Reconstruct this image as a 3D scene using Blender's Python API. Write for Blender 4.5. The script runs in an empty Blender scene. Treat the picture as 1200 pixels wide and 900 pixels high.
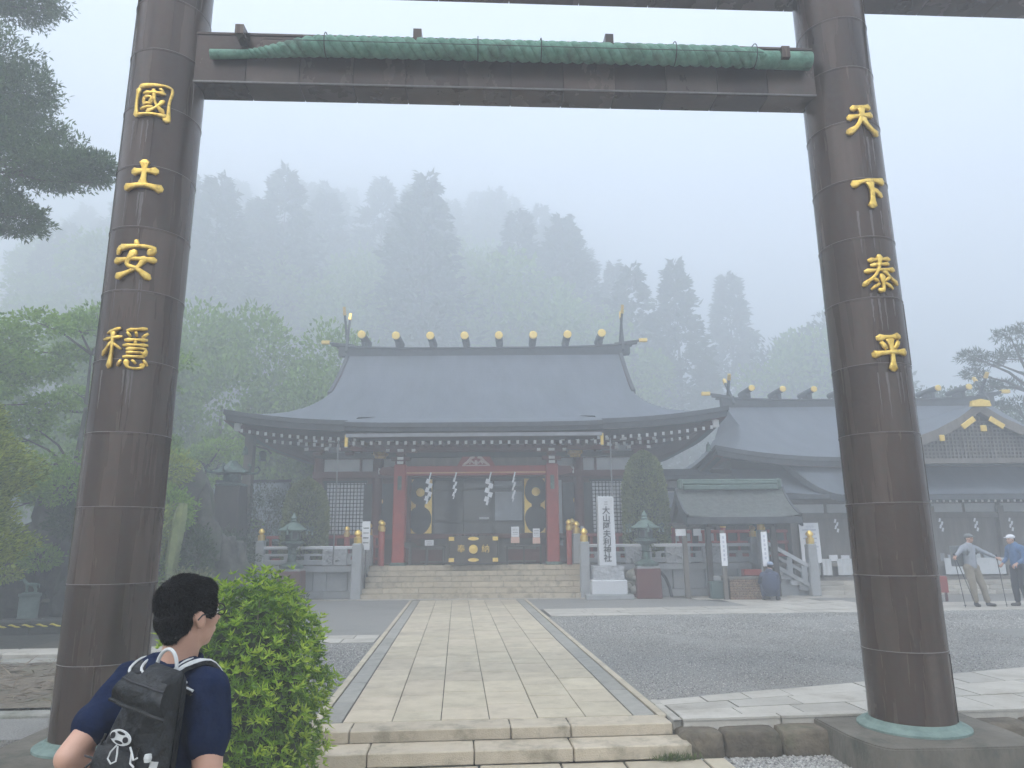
import bpy, bmesh, math, random
import numpy as np
from mathutils import Vector, Matrix, Euler, noise
S = bpy.context.scene
COL = S.collection
rnd = random.Random(7)
PI = math.pi
R = math.radians

# ---------------------------------------------------------------- camera
CAMZ = 1.65
cd = bpy.data.cameras.new('camera'); cam = bpy.data.objects.new('camera', cd); COL.objects.link(cam)
S.camera = cam
cd.sensor_width = 36.0; cd.lens = 832 / 1200 * 36; cd.clip_start = 0.05; cd.clip_end = 3000
P_, R_, Y_ = math.atan(184 / 832), R(.45), R(4.39)
fw = Vector((math.sin(Y_) * math.cos(P_), math.cos(Y_) * math.cos(P_), math.sin(P_)))
rt0 = Vector((math.cos(Y_), -math.sin(Y_), 0)); up0 = rt0.cross(fw)
rt = rt0 * math.cos(R_) - up0 * math.sin(R_); up = rt.cross(fw)
cam.matrix_world = Matrix(((rt.x, up.x, -fw.x, 0), (rt.y, up.y, -fw.y, 0), (rt.z, up.z, -fw.z, CAMZ), (0, 0, 0, 1)))

# ---------------------------------------------------------------- world, sun, exposure
w = bpy.data.worlds.new('World'); S.world = w; w.use_nodes = True
nt = w.node_tree; bg = nt.nodes['Background']
sky = nt.nodes.new('ShaderNodeTexSky'); sky.sky_type = 'NISHITA'; sky.sun_disc = False
SUN_EL, SUN_AZ = R(58), R(215)      # azimuth clockwise from +Y
sky.sun_elevation = SUN_EL; sky.sun_rotation = SUN_AZ
sky.dust_density = 4.0; sky.air_density = 1.0; sky.altitude = 700
hs = nt.nodes.new('ShaderNodeHueSaturation'); hs.inputs['Saturation'].default_value = SKY_SAT = 0.74
nt.links.new(sky.outputs[0], hs.inputs['Color']); nt.links.new(hs.outputs[0], bg.inputs['Color'])
bg.inputs['Strength'].default_value = 0.15
sl = bpy.data.lights.new('sun', 'SUN'); sl.energy = 1.5; sl.angle = R(14); sl.color = (1, .96, .9)
so = bpy.data.objects.new('sun', sl); COL.objects.link(so)
sd = Vector((math.sin(SUN_AZ) * math.cos(SUN_EL), math.cos(SUN_AZ) * math.cos(SUN_EL), math.sin(SUN_EL)))
so.rotation_euler = sd.to_track_quat('Z', 'Y').to_euler(); so.location = sd * 80
S.view_settings.view_transform = 'Standard'; S.view_settings.look = 'None'
S.view_settings.exposure = EXPO = 1.95
S.render.engine = 'CYCLES'
S.cycles.volume_bounces = 3; S.cycles.max_bounces = 8; S.cycles.transparent_max_bounces = 8
S.cycles.diffuse_bounces = 3; S.cycles.glossy_bounces = 3
S.cycles.use_denoising = True
HAZE = 0.0172

# ---------------------------------------------------------------- helpers
def link(o, parent=None):
    COL.objects.link(o)
    if parent is not None: o.parent = parent
    return o
def tag(o, label=None, cat=None, group=None, kind=None):
    if label: o['label'] = label
    if cat: o['category'] = cat
    if group: o['group'] = group
    if kind: o['kind'] = kind
    return o
def thing(name, label, cat, loc=(0, 0, 0), rz=0.0, group=None):
    o = bpy.data.objects.new(name, None); o.empty_display_size = .2
    o.location = loc; o.rotation_euler = (0, 0, rz)
    return tag(link(o), label, cat, group)
def copy_tree(o, parent=None):
    c = o.copy(); COL.objects.link(c); c.parent = parent
    for ch in list(o.children): copy_tree(ch, c)
    return c

class MB:
    """collects verts and faces, builds ONE mesh"""
    def __init__(s, off=(0, 0, 0)):
        s.v = []; s.f = []; s.m = []; s.mi = 0; s.off = Vector(off)
    def add(s, vs, fs, mi=None):
        n = len(s.v); s.v += [tuple(Vector(v) - s.off) for v in vs]
        s.f += [tuple(i + n for i in f) for f in fs]; s.m += [s.mi if mi is None else mi] * len(fs)
        return s
    def box(s, c, d, rz=0, M=None, bev=0, mi=None, top=1.0):
        x, y, z = d[0] / 2, d[1] / 2, d[2] / 2
        R3 = Matrix.Rotation(rz, 3, 'Z') if M is None else M
        c = Vector(c)
        if bev <= 0:
            t = top
            vs = [(-x, -y, -z), (x, -y, -z), (x, y, -z), (-x, y, -z), (-x * t, -y * t, z), (x * t, -y * t, z), (x * t, y * t, z), (-x * t, y * t, z)]
            fs = [(0, 3, 2, 1), (4, 5, 6, 7), (0, 1, 5, 4), (1, 2, 6, 5), (2, 3, 7, 6), (3, 0, 4, 7)]
            return s.add([c + R3 @ Vector(v) for v in vs], fs, mi)
        bm = bmesh.new(); bmesh.ops.create_cube(bm, size=1)
        for v in bm.verts:
            k = top if v.co.z > 0 else 1
            v.co = Vector((v.co.x * d[0] * k, v.co.y * d[1] * k, v.co.z * d[2]))
        bmesh.ops.bevel(bm, geom=bm.edges[:], offset=bev, segments=1, affect='EDGES')
        bm.verts.index_update()
        vs = [c + R3 @ v.co for v in bm.verts]; fs = [tuple(v.index for v in f.verts) for f in bm.faces]
        bm.free(); return s.add(vs, fs, mi)
    def cyl(s, p0, p1, r0, r1=None, n=12, mi=None, caps=True):
        r1 = r0 if r1 is None else r1
        return s.tube([p0, p1], [r0, r1], n, mi, caps)
    def tube(s, pts, rad, n=8, mi=None, caps=True, flat=None):
        pts = [Vector(p) for p in pts]
        if not hasattr(rad, '__len__'): rad = [rad] * len(pts)
        vs = []; prev = None
        for i, p in enumerate(pts):
            a = pts[max(i - 1, 0)]; b = pts[min(i + 1, len(pts) - 1)]
            t = (b - a).normalized() if (b - a).length > 1e-9 else Vector((0, 0, 1))
            if prev is None:
                u = t.orthogonal().normalized()
                if flat is not None: u = (Vector(flat) - t * Vector(flat).dot(t)).normalized()
            else:
                u = (prev - t * prev.dot(t)); u = u.normalized() if u.length > 1e-6 else t.orthogonal().normalized()
            prev = u; w_ = t.cross(u)
            for k in range(n):
                an = 2 * PI * k / n
                vs.append(p + (u * math.cos(an) + w_ * math.sin(an)) * rad[i])
        fs = []
        for i in range(len(pts) - 1):
            for k in range(n):
                a, b = i * n + k, i * n + (k + 1) % n
                fs.append((a, b, b + n, a + n))
        if caps:
            fs.append(tuple(range(n - 1, -1, -1))); m = (len(pts) - 1) * n; fs.append(tuple(m + k for k in range(n)))
        return s.add(vs, fs, mi)
    def lathe(s, prof, c=(0, 0, 0), n=16, mi=None, sq=False, rot=0):
        vs = []; c = Vector(c)
        for r, z in prof:
            for k in range(n):
                a = 2 * PI * (k + .5) / n + rot
                rr = r / math.cos(PI / n) if sq else r
                vs.append(c + Vector((rr * math.cos(a), rr * math.sin(a), z)))
        fs = []
        for i in range(len(prof) - 1):
            for k in range(n):
                a, b = i * n + k, i * n + (k + 1) % n
                fs.append((a, b, b + n, a + n))
        fs.append(tuple(range(n - 1, -1, -1))); m = (len(prof) - 1) * n; fs.append(tuple(m + k for k in range(n)))
        return s.add(vs, fs, mi)
    def prism(s, poly, z0, z1, axes='xy', mi=None, M=None):
        n = len(poly); vs = []
        for z in (z0, z1):
            for a, b in poly:
                v = {'xy': (a, b, z), 'xz': (a, z, b), 'yz': (z, a, b)}[axes]
                vs.append(v if M is None else M @ Vector(v))
        fs = [tuple(range(n - 1, -1, -1)), tuple(range(n, 2 * n))] + [(i, (i + 1) % n, (i + 1) % n + n, i + n) for i in range(n)]
        if axes == 'xz': fs = [f[::-1] for f in fs]
        return s.add(vs, fs, mi)
    def grid(s, fn, nu, nv, mi=None):
        vs = [fn(i / nu, j / nv) for j in range(nv + 1) for i in range(nu + 1)]
        fs = [(j * (nu + 1) + i, j * (nu + 1) + i + 1, (j + 1) * (nu + 1) + i + 1, (j + 1) * (nu + 1) + i) for j in range(nv) for i in range(nu)]
        return s.add(vs, fs, mi)
    def mesh(s, name, mats, smooth=False, ang=40):
        me = bpy.data.meshes.new(name); me.from_pydata([tuple(v) for v in s.v], [], s.f)
        for m in (mats if isinstance(mats, (list, tuple)) else [mats]): me.materials.append(m)
        if any(s.m): me.polygons.foreach_set('material_index', s.m)
        me.validate()
        if smooth:
            me.polygons.foreach_set('use_smooth', [True] * len(me.polygons))
            if ang < 180: me.set_sharp_from_angle(angle=R(ang))
        me.update(); return me
    def build(s, name, mats, parent=None, smooth=False, loc=None, rz=0, ang=40):
        o = bpy.data.objects.new(name, s.mesh(name, mats, smooth, ang))
        if loc is not None: o.location = loc
        o.rotation_euler = (0, 0, rz)
        return link(o, parent)

def np_obj(name, verts, faces, mats, parent=None, mi=None, smooth=False):
    verts = np.asarray(verts, dtype=np.float32); faces = np.asarray(faces, dtype=np.int32)
    me = bpy.data.meshes.new(name); k = faces.shape[1]
    me.vertices.add(len(verts)); me.vertices.foreach_set('co', verts.ravel())
    me.loops.add(faces.size); me.loops.foreach_set('vertex_index', faces.ravel())
    me.polygons.add(len(faces)); me.polygons.foreach_set('loop_start', np.arange(0, faces.size, k, dtype=np.int32))
    try: me.polygons.foreach_set('loop_total', np.full(len(faces), k, dtype=np.int32))
    except Exception: pass
    for m in (mats if isinstance(mats, (list, tuple)) else [mats]): me.materials.append(m)
    if mi is not None: me.polygons.foreach_set('material_index', np.asarray(mi, dtype=np.int32))
    if smooth: me.polygons.foreach_set('use_smooth', np.ones(len(faces), dtype=bool))
    me.update(calc_edges=True)
    return link(bpy.data.objects.new(name, me), parent)

# frame of the shrine buildings: origin at the foot of the stairs, turned 4.3 degrees
HA = R(4.3); HO = Vector((.47, 21.6, 0)); HU = Vector((math.cos(HA), -math.sin(HA), 0)); HV = Vector((math.sin(HA), math.cos(HA), 0))
def H(u, v, z=0): return HO + HU * u + HV * v + Vector((0, 0, z))
def hthing(name, label, cat, u, v, z=0, rz=0, group=None): return thing(name, label, cat, H(u, v, z), -HA + rz, group)

# ---------------------------------------------------------------- materials
def nodes(name):
    m = bpy.data.materials.new(name); m.use_nodes = True; nt = m.node_tree
    return m, nt, nt.nodes['Principled BSDF']
def mat(name, c1, c2=None, scale=4, rough=.8, metal=0, bump=0, bscale=30, rand=0, wear=None, wscale=1.5, wamt=.5, detail=6, stretch=None, island=0, spec=.5, hue=0):
    m, nt, b = nodes(name); N = nt.nodes.new; Lk = nt.links.new
    geo = N('ShaderNodeNewGeometry'); pos = geo.outputs['Position']
    if stretch:
        vm = N('ShaderNodeVectorMath'); vm.operation = 'MULTIPLY'; vm.inputs[1].default_value = stretch
        Lk(pos, vm.inputs[0]); pos = vm.outputs[0]
    no = N('ShaderNodeTexNoise'); no.inputs['Scale'].default_value = scale; no.inputs['Detail'].default_value = detail; no.inputs['Roughness'].default_value = .65
    Lk(pos, no.inputs['Vector'])
    cr = N('ShaderNodeValToRGB'); cr.color_ramp.elements[0].position = .3; cr.color_ramp.elements[1].position = .7
    cr.color_ramp.elements[0].color = (*c1, 1); cr.color_ramp.elements[1].color = (*(c2 or c1), 1)
    Lk(no.outputs['Fac'], cr.inputs['Fac']); out = cr.outputs[0]
    if wear:
        n2 = N('ShaderNodeTexNoise'); n2.inputs['Scale'].default_value = wscale; n2.inputs['Detail'].default_value = 8; n2.inputs['Roughness'].default_value = .7
        Lk(pos, n2.inputs['Vector'])
        r2 = N('ShaderNodeValToRGB'); r2.color_ramp.elements[0].position = .5; r2.color_ramp.elements[1].position = .68
        r2.color_ramp.elements[0].color = (0, 0, 0, 1); r2.color_ramp.elements[1].color = (wamt, wamt, wamt, 1)
        Lk(n2.outputs['Fac'], r2.inputs['Fac'])
        mx = N('ShaderNodeMix'); mx.data_type = 'RGBA'; Lk(r2.outputs[0], mx.inputs[0]); Lk(out, mx.inputs[6]); mx.inputs[7].default_value = (*wear, 1)
        out = mx.outputs[2]
    if rand or island:
        hsv = N('ShaderNodeHueSaturation'); Lk(out, hsv.inputs['Color'])
        src = N('ShaderNodeObjectInfo').outputs['Random'] if rand else geo.outputs['Random Per Island']
        mr = N('ShaderNodeMapRange'); a = rand or island; mr.inputs[3].default_value = 1 - a; mr.inputs[4].default_value = 1 + a
        Lk(src, mr.inputs[0]); Lk(mr.outputs[0], hsv.inputs['Value'])
        if hue:
            m3 = N('ShaderNodeMath'); m3.operation = 'MULTIPLY'; m3.inputs[1].default_value = 7.31; Lk(src, m3.inputs[0])
            m4 = N('ShaderNodeMath'); m4.operation = 'FRACT'; Lk(m3.outputs[0], m4.inputs[0])
            mh = N('ShaderNodeMapRange'); mh.inputs[3].default_value = .5 - hue; mh.inputs[4].default_value = .5 + hue
            Lk(m4.outputs[0], mh.inputs[0]); Lk(mh.outputs[0], hsv.inputs['Hue'])
        out = hsv.outputs[0]
    Lk(out, b.inputs['Base Color'])
    b.inputs['Roughness'].default_value = rough; b.inputs['Metallic'].default_value = metal
    b.inputs['Specular IOR Level'].default_value = spec
    if bump:
        nb = N('ShaderNodeTexNoise'); nb.inputs['Scale'].default_value = bscale; nb.inputs['Detail'].default_value = 5
        Lk(pos, nb.inputs['Vector']); bu = N('ShaderNodeBump'); bu.inputs['Strength'].default_value = bump; bu.inputs['Distance'].default_value = .02
        Lk(nb.outputs['Fac'], bu.inputs['Height']); Lk(bu.outputs[0], b.inputs['Normal'])
    return m
def leafmat(name, dark, light, trans=.25, rough=.5, tint=None, spec=.3):
    """leaf colour differs from leaf to leaf (random per island) and in soft patches of foliage"""
    m, nt, b = nodes(name); N = nt.nodes.new; Lk = nt.links.new
    geo = N('ShaderNodeNewGeometry'); no = N('ShaderNodeTexNoise'); no.inputs['Scale'].default_value = 1.3; no.inputs['Detail'].default_value = 3
    Lk(geo.outputs['Position'], no.inputs['Vector'])
    ad = N('ShaderNodeMath'); ad.operation = 'MULTIPLY_ADD'; ad.inputs[1].default_value = .55; Lk(geo.outputs['Random Per Island'], ad.inputs[0])
    su = N('ShaderNodeMath'); su.operation = 'MULTIPLY'; su.inputs[1].default_value = .55; Lk(no.outputs['Fac'], su.inputs[0]); Lk(su.outputs[0], ad.inputs[2])
    cr = N('ShaderNodeValToRGB'); cr.color_ramp.elements[0].position = .15; cr.color_ramp.elements[1].position = .8
    cr.color_ramp.elements[0].color = (*dark, 1); cr.color_ramp.elements[1].color = (*light, 1)
    Lk(ad.outputs[0], cr.inputs['Fac']); Lk(cr.outputs[0], b.inputs['Base Color'])
    b.inputs['Roughness'].default_value = rough; b.inputs['Specular IOR Level'].default_value = spec
    if trans:
        tr = N('ShaderNodeBsdfTranslucent'); mx = N('ShaderNodeMixShader'); mx.inputs[0].default_value = trans
        Lk(cr.outputs[0], tr.inputs['Color']); Lk(b.outputs[0], mx.inputs[1]); Lk(tr.outputs[0], mx.inputs[2])
        Lk(mx.outputs[0], nt.nodes['Material Output'].inputs['Surface'])
    return m

M_gravel = mat('gravel', (.15, .145, .132), (.38, .37, .342), scale=70, rough=.95, bump=1.0, bscale=55, detail=8, wear=(.15, .15, .135), wscale=.35, wamt=.45)
M_pebble = mat('pebble', (.21, .203, .185), (.51, .50, .465), scale=30, rough=.85, island=.45)
M_soil = mat('soil', (.10, .082, .06), (.24, .2, .15), scale=9, rough=.95, bump=.8, bscale=40, wear=(.08, .1, .05), wscale=1.2, wamt=.5)
M_darksoil = mat('dark_soil', (.03, .032, .024), (.075, .07, .05), scale=6, rough=.95, bump=.8, bscale=25)
M_hill = mat('hill_ground', (.03, .045, .02), (.06, .08, .035), scale=1, rough=1)
M_cream = mat('cream_stone', (.45, .388, .28), (.58, .508, .38), scale=3, rough=.72, bump=.25, bscale=120, rand=.09, wear=(.27, .225, .16), wscale=2.2, wamt=.5, hue=.004)
M_creamstep = mat('cream_step', (.44, .375, .275), (.55, .475, .36), scale=6, rough=.75, bump=.4, bscale=90, rand=.08, wear=(.19, .165, .11), wscale=3.5, wamt=.75)
M_greyband = mat('grey_band_stone', (.28, .268, .232), (.37, .355, .31), scale=8, rough=.75, bump=.3, bscale=120, rand=.1, wear=(.17, .17, .15), wscale=3, wamt=.5)
M_pale = mat('pale_paving', (.40, .375, .32), (.52, .49, .43), scale=5, rough=.75, bump=.35, bscale=80, rand=.12, wear=(.24, .21, .16), wscale=2.5, wamt=.7)
M_joint = mat('joint_mortar', (.05, .045, .035), (.09, .08, .06), scale=20, rough=.95)
M_boulder = mat('wall_boulder', (.075, .06, .042), (.20, .165, .115), scale=5, rough=.9, bump=.9, bscale=22, rand=.2, wear=(.07, .08, .04), wscale=3, wamt=.6)
M_plinth = mat('plinth_stone', (.10, .088, .066), (.19, .17, .135), scale=3, rough=.85, bump=.6, bscale=35, wear=(.04, .05, .038), wscale=2.2, wamt=.9, stretch=(1, 1, .45))
M_concrete = mat('old_concrete', (.22, .215, .185), (.36, .35, .31), scale=5, rough=.9, bump=.5, bscale=40, wear=(.10, .12, .07), wscale=2, wamt=.7)
M_granite = mat('granite', (.30, .31, .315), (.42, .43, .43), scale=60, rough=.7, bump=.3, bscale=80, rand=.06, wear=(.2, .21, .2), wscale=1.5, wamt=.5)
M_whitegranite = mat('pale_granite', (.52, .53, .54), (.66, .67, .68), scale=50, rough=.65, bump=.2, bscale=80, rand=.04)
M_roughgranite = mat('rough_granite', (.30, .31, .32), (.5, .51, .52), scale=14, rough=.9, bump=1.0, bscale=14)
M_gold = mat('gold_leaf', (.72, .46, .08), (.92, .66, .18), scale=12, rough=.36, metal=.85, bump=.35, bscale=40, wear=(.30, .17, .04), wscale=14, wamt=.85)
M_goldfit = mat('gilt_fitting', (.75, .50, .10), (.92, .68, .2), scale=12, rough=.35, metal=.6)
M_verd = mat('green_copper', (.075, .19, .13), (.19, .36, .27), scale=10, rough=.75, bump=.4, bscale=40, wear=(.06, .085, .06), wscale=4, wamt=.7)
M_ink = mat('ink', (.02, .02, .022), (.04, .04, .045), rough=.7)
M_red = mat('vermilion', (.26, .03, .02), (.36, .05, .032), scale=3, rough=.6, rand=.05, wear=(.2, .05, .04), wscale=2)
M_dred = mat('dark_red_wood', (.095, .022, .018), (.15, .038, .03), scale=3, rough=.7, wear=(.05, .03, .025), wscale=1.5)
M_darkwood = mat('dark_wood', (.03, .024, .02), (.065, .052, .042), scale=5, rough=.7, stretch=(1, 1, .3))
M_greywood = mat('weathered_wood', (.12, .105, .09), (.2, .18, .155), scale=6, rough=.85, stretch=(1, 1, .2), bump=.3)
M_black = mat('black_lacquer', (.012, .012, .014), (.02, .02, .022), rough=.35)
M_white = mat('white_plaster', (.55, .57, .58), (.66, .68, .68), scale=2, rough=.9)
M_paper = mat('white_paper', (.75, .76, .78), (.84, .85, .86), rough=.8)
M_wpaint = mat('white_paint', (.7, .7, .68), (.8, .8, .78), rough=.6)
M_roofslate = mat('copper_roof', (.075, .09, .11), (.125, .145, .17), scale=2, rough=.6, bump=.35, bscale=14, wear=(.09, .115, .12), wscale=.7, wamt=.6, stretch=(1, .25, .25))
M_roofedge = mat('roof_edge', (.035, .04, .045), (.075, .082, .09), scale=5, rough=.7)
M_thatch = mat('bark_roof', (.06, .066, .062), (.14, .15, .14), scale=7, rough=.9, bump=.8, bscale=20, wear=(.09, .13, .105), wscale=2, wamt=.5)
M_bronze = mat('old_bronze', (.035, .055, .05), (.10, .15, .13), scale=9, rough=.6, metal=.25, bump=.4, wear=(.22, .36, .3), wscale=4, wamt=.7)
M_paleverd = mat('pale_verdigris', (.12, .185, .16), (.22, .30, .265), scale=8, rough=.8, bump=.3)
M_rock = mat('rock', (.02, .021, .017), (.13, .125, .105), scale=2.5, rough=.95, bump=1.0, bscale=8, wear=(.045, .07, .025), wscale=1.8, wamt=.9)
M_moss = mat('mossy_green', (.14, .18, .06), (.28, .32, .13), scale=6, rough=.95, bump=.5)
M_bark = mat('bark', (.045, .036, .028), (.10, .085, .065), scale=8, rough=.95, bump=.8, stretch=(1, 1, .25))
M_yellow = mat('rope_yellow', (.55, .45, .06), (.65, .55, .1), rough=.7)
M_brick = mat('mottled_rubble', (.13, .055, .035), (.36, .28, .19), scale=26, rough=.9, bump=.8, bscale=25, rand=.2)
M_green_bin = mat('bin_green', (.07, .12, .11), (.11, .16, .15), rough=.5)
M_steel = mat('grey_steel', (.2, .2, .21), (.3, .3, .31), rough=.4, metal=.7)
M_pink = mat('pink_print', (.7, .38, .3), (.82, .62, .5), scale=40, rough=.6)

def add_courses(m, freq, axis=2, dist=.02):
    nt = m.node_tree; N = nt.nodes.new; Lk = nt.links.new; b = nt.nodes['Principled BSDF']
    tc = N('ShaderNodeTexCoord'); sp = N('ShaderNodeSeparateXYZ'); Lk(tc.outputs['Object'], sp.inputs[0])
    mu = N('ShaderNodeMath'); mu.operation = 'MULTIPLY'; mu.inputs[1].default_value = freq; Lk(sp.outputs[axis], mu.inputs[0])
    fr = N('ShaderNodeMath'); fr.operation = 'FRACT'; Lk(mu.outputs[0], fr.inputs[0])
    bu = N('ShaderNodeBump'); bu.inputs['Strength'].default_value = .6; bu.inputs['Distance'].default_value = dist
    Lk(fr.outputs[0], bu.inputs['Height'])
    old = b.inputs['Normal'].links
    if old: Lk(old[0].from_socket, bu.inputs['Normal'])
    Lk(bu.outputs[0], b.inputs['Normal'])
add_courses(M_roofslate, 5.5, 1, .03)
def bronze_pillar(nm='brown_copper_sheet', sc=(3.6, 3.6, .26)):
    m, nt, b = nodes(nm); N = nt.nodes.new; Lk = nt.links.new
    tc = N('ShaderNodeTexCoord'); mp = N('ShaderNodeMapping'); mp.inputs['Scale'].default_value = sc
    Lk(tc.outputs['Object'], mp.inputs[0])
    oi = N('ShaderNodeObjectInfo')
    n1 = N('ShaderNodeTexNoise'); n1.noise_dimensions = '4D'; n1.inputs['Scale'].default_value = 1.0; n1.inputs['Detail'].default_value = 6; n1.inputs['Roughness'].default_value = .6
    mw = N('ShaderNodeMath'); mw.operation = 'MULTIPLY'; mw.inputs[1].default_value = 4; Lk(oi.outputs['Random'], mw.inputs[0])
    Lk(mp.outputs[0], n1.inputs['Vector']); Lk(mw.outputs[0], n1.inputs['W'])
    cr = N('ShaderNodeValToRGB'); E = cr.color_ramp.elements
    E[0].position = .32; E[0].color = (.032, .018, .012, 1); E[1].position = .70; E[1].color = (.115, .085, .068, 1)
    e = E.new(.5); e.color = (.070, .043, .030, 1)
    Lk(n1.outputs['Fac'], cr.inputs[0])
    n2 = N('ShaderNodeTexNoise'); n2.inputs['Scale'].default_value = 16; n2.inputs['Detail'].default_value = 8; Lk(tc.outputs['Object'], n2.inputs['Vector'])
    r2 = N('ShaderNodeValToRGB'); r2.color_ramp.elements[0].position = .45; r2.color_ramp.elements[1].position = .75
    r2.color_ramp.elements[0].color = (0, 0, 0, 1); r2.color_ramp.elements[1].color = (.5, .5, .5, 1); Lk(n2.outputs['Fac'], r2.inputs[0])
    mx = N('ShaderNodeMix'); mx.data_type = 'RGBA'; Lk(r2.outputs[0], mx.inputs[0]); Lk(cr.outputs[0], mx.inputs[6]); mx.inputs[7].default_value = (.06, .056, .042, 1)
    hs_ = N('ShaderNodeHueSaturation'); mr = N('ShaderNodeMapRange'); mr.inputs[3].default_value = .8; mr.inputs[4].default_value = 1.2
    Lk(oi.outputs['Random'], mr.inputs[0]); Lk(mr.outputs[0], hs_.inputs['Value']); Lk(mx.outputs[2], hs_.inputs['Color'])
    Lk(hs_.outputs[0], b.inputs['Base Color'])
    b.inputs['Metallic'].default_value = .35
    rr = N('ShaderNodeMapRange'); rr.inputs[3].default_value = .16; rr.inputs[4].default_value = .38; Lk(n1.outputs['Fac'], rr.inputs[0]); Lk(rr.outputs[0], b.inputs['Roughness'])
    bu = N('ShaderNodeBump'); bu.inputs['Strength'].default_value = .12; bu.inputs['Distance'].default_value = .02
    Lk(n2.outputs['Fac'], bu.inputs['Height']); Lk(bu.outputs[0], b.inputs['Normal'])
    return m
M_pillar = bronze_pillar(); M_beam = bronze_pillar('brown_copper_beam', (1.2, 1.2, .6))
M_paleseam = mat('pale_seam', (.16, .15, .145), (.24, .225, .215), scale=5, rough=.55, stretch=(4, 4, .5))
M_glass, _, _b = nodes('dark_glass'); _b.inputs['Base Color'].default_value = (.02, .024, .028, 1); _b.inputs['Roughness'].default_value = .06; _b.inputs['Specular IOR Level'].default_value = .8

def text_mesh(body, size, depth, off=0.0):
    c = bpy.data.curves.new('lettering', 'FONT'); c.body = body; c.size = size; c.extrude = depth; c.offset = off
    c.align_x = 'CENTER'; c.align_y = 'CENTER'; c.resolution_u = 3
    o = bpy.data.objects.new('lettering', c); COL.objects.link(o); bpy.context.view_layer.update()
    dg = bpy.context.evaluated_depsgraph_get()
    me = bpy.data.meshes.new_from_object(o.evaluated_get(dg)); bpy.data.objects.remove(o); bpy.data.curves.remove(c)
    return me
def text_obj(name, body, size, depth, material, parent, loc, rot=(PI / 2, 0, 0), off=0.0):
    me = text_mesh(body, size, depth, off); me.materials.clear(); me.materials.append(material)
    o = bpy.data.objects.new(name, me); o.location = loc; o.rotation_euler = rot
    return link(o, parent)

def blob(name, prims, material, parent=None, voxel=.01, smooth=2, fac=.5):
    """one continuous surface from overlapping tapered limbs and ellipsoids"""
    bm = bmesh.new()
    for p in prims:
        if p[0] == 'e':            # ('e', centre, radii, rotation)
            g = bmesh.ops.create_icosphere(bm, subdivisions=3, radius=1)
            M = Matrix.Translation(Vector(p[1])) @ (Euler(p[3]).to_matrix().to_4x4() if len(p) > 3 else Matrix()) @ Matrix.Diagonal((*p[2], 1))
            bmesh.ops.transform(bm, matrix=M, verts=g['verts'])
        elif p[0] == 'b':          # ('b', centre, dims, rotation)
            g = bmesh.ops.create_cube(bm, size=1)
            M = Matrix.Translation(Vector(p[1])) @ (Euler(p[3]).to_matrix().to_4x4() if len(p) > 3 else Matrix()) @ Matrix.Diagonal((*p[2], 1))
            bmesh.ops.transform(bm, matrix=M, verts=g['verts'])
        else:                      # ('c', points, radii)
            pts = [Vector(q) for q in p[1]]; rad = p[2]
            for i, q in enumerate(pts):
                g = bmesh.ops.create_icosphere(bm, subdivisions=2, radius=rad[i])
                bmesh.ops.translate(bm, vec=q, verts=g['verts'])
            for i in range(len(pts) - 1):
                d = pts[i + 1] - pts[i]
                if d.length < 1e-5: continue
                g = bmesh.ops.create_cone(bm, cap_ends=True, segments=14, radius1=rad[i], radius2=rad[i + 1], depth=d.length)
                bmesh.ops.transform(bm, matrix=Matrix.Translation((pts[i] + pts[i + 1]) / 2) @ d.to_track_quat('Z', 'Y').to_matrix().to_4x4(), verts=g['verts'])
    me = bpy.data.meshes.new(name); bm.to_mesh(me); bm.free()
    o = bpy.data.objects.new(name, me); COL.objects.link(o)
    r = o.modifiers.new('r', 'REMESH'); r.mode = 'VOXEL'; r.voxel_size = voxel
    s_ = o.modifiers.new('s', 'SMOOTH'); s_.iterations = smooth; s_.factor = fac
    bpy.context.view_layer.update()
    me2 = bpy.data.meshes.new_from_object(o.evaluated_get(bpy.context.evaluated_depsgraph_get()))
    bpy.data.objects.remove(o); me2.name = name
    me2.materials.clear(); me2.materials.append(material)
    me2.polygons.foreach_set('use_smooth', [True] * len(me2.polygons))
    o = bpy.data.objects.new(name, me2); return link(o, parent)

# leaf clouds ---------------------------------------------------------------
RG = np.random.default_rng(11)
def leaves(centres, dirs, length, width, rng=RG, fold=.25, jit=.35):
    """folded leaf (two quads) at each centre pointing along dirs; returns verts, faces"""
    c = np.asarray(centres, float); d = np.asarray(dirs, float); n = len(c)
    d = d / (np.linalg.norm(d, axis=1, keepdims=True) + 1e-9)
    q = rng.normal(size=(n, 3)); s = np.cross(d, q); s /= (np.linalg.norm(s, axis=1, keepdims=True) + 1e-9); u = np.cross(s, d)
    L_ = (length * (1 + rng.uniform(-jit, jit, n)))[:, None]; W = (width * (1 + rng.uniform(-jit, jit, n)))[:, None]
    v = np.stack([c, c + d * L_ * .45 + s * W * .5 + u * W * fold, c + d * L_, c + d * L_ * .45 - s * W * .5 + u * W * fold, c + d * L_ * .45], 1)
    f = np.arange(n)[:, None] * 5
    faces = np.concatenate([f + np.array([[0, 1, 2, 4]]), f + np.array([[0, 4, 2, 3]])])
    return v.reshape(-1, 3), faces
def rand_dirs(n, rng=RG, up=0.0):
    d = rng.normal(size=(n, 3)); d[:, 2] += up; return d / np.linalg.norm(d, axis=1, keepdims=True)
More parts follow.
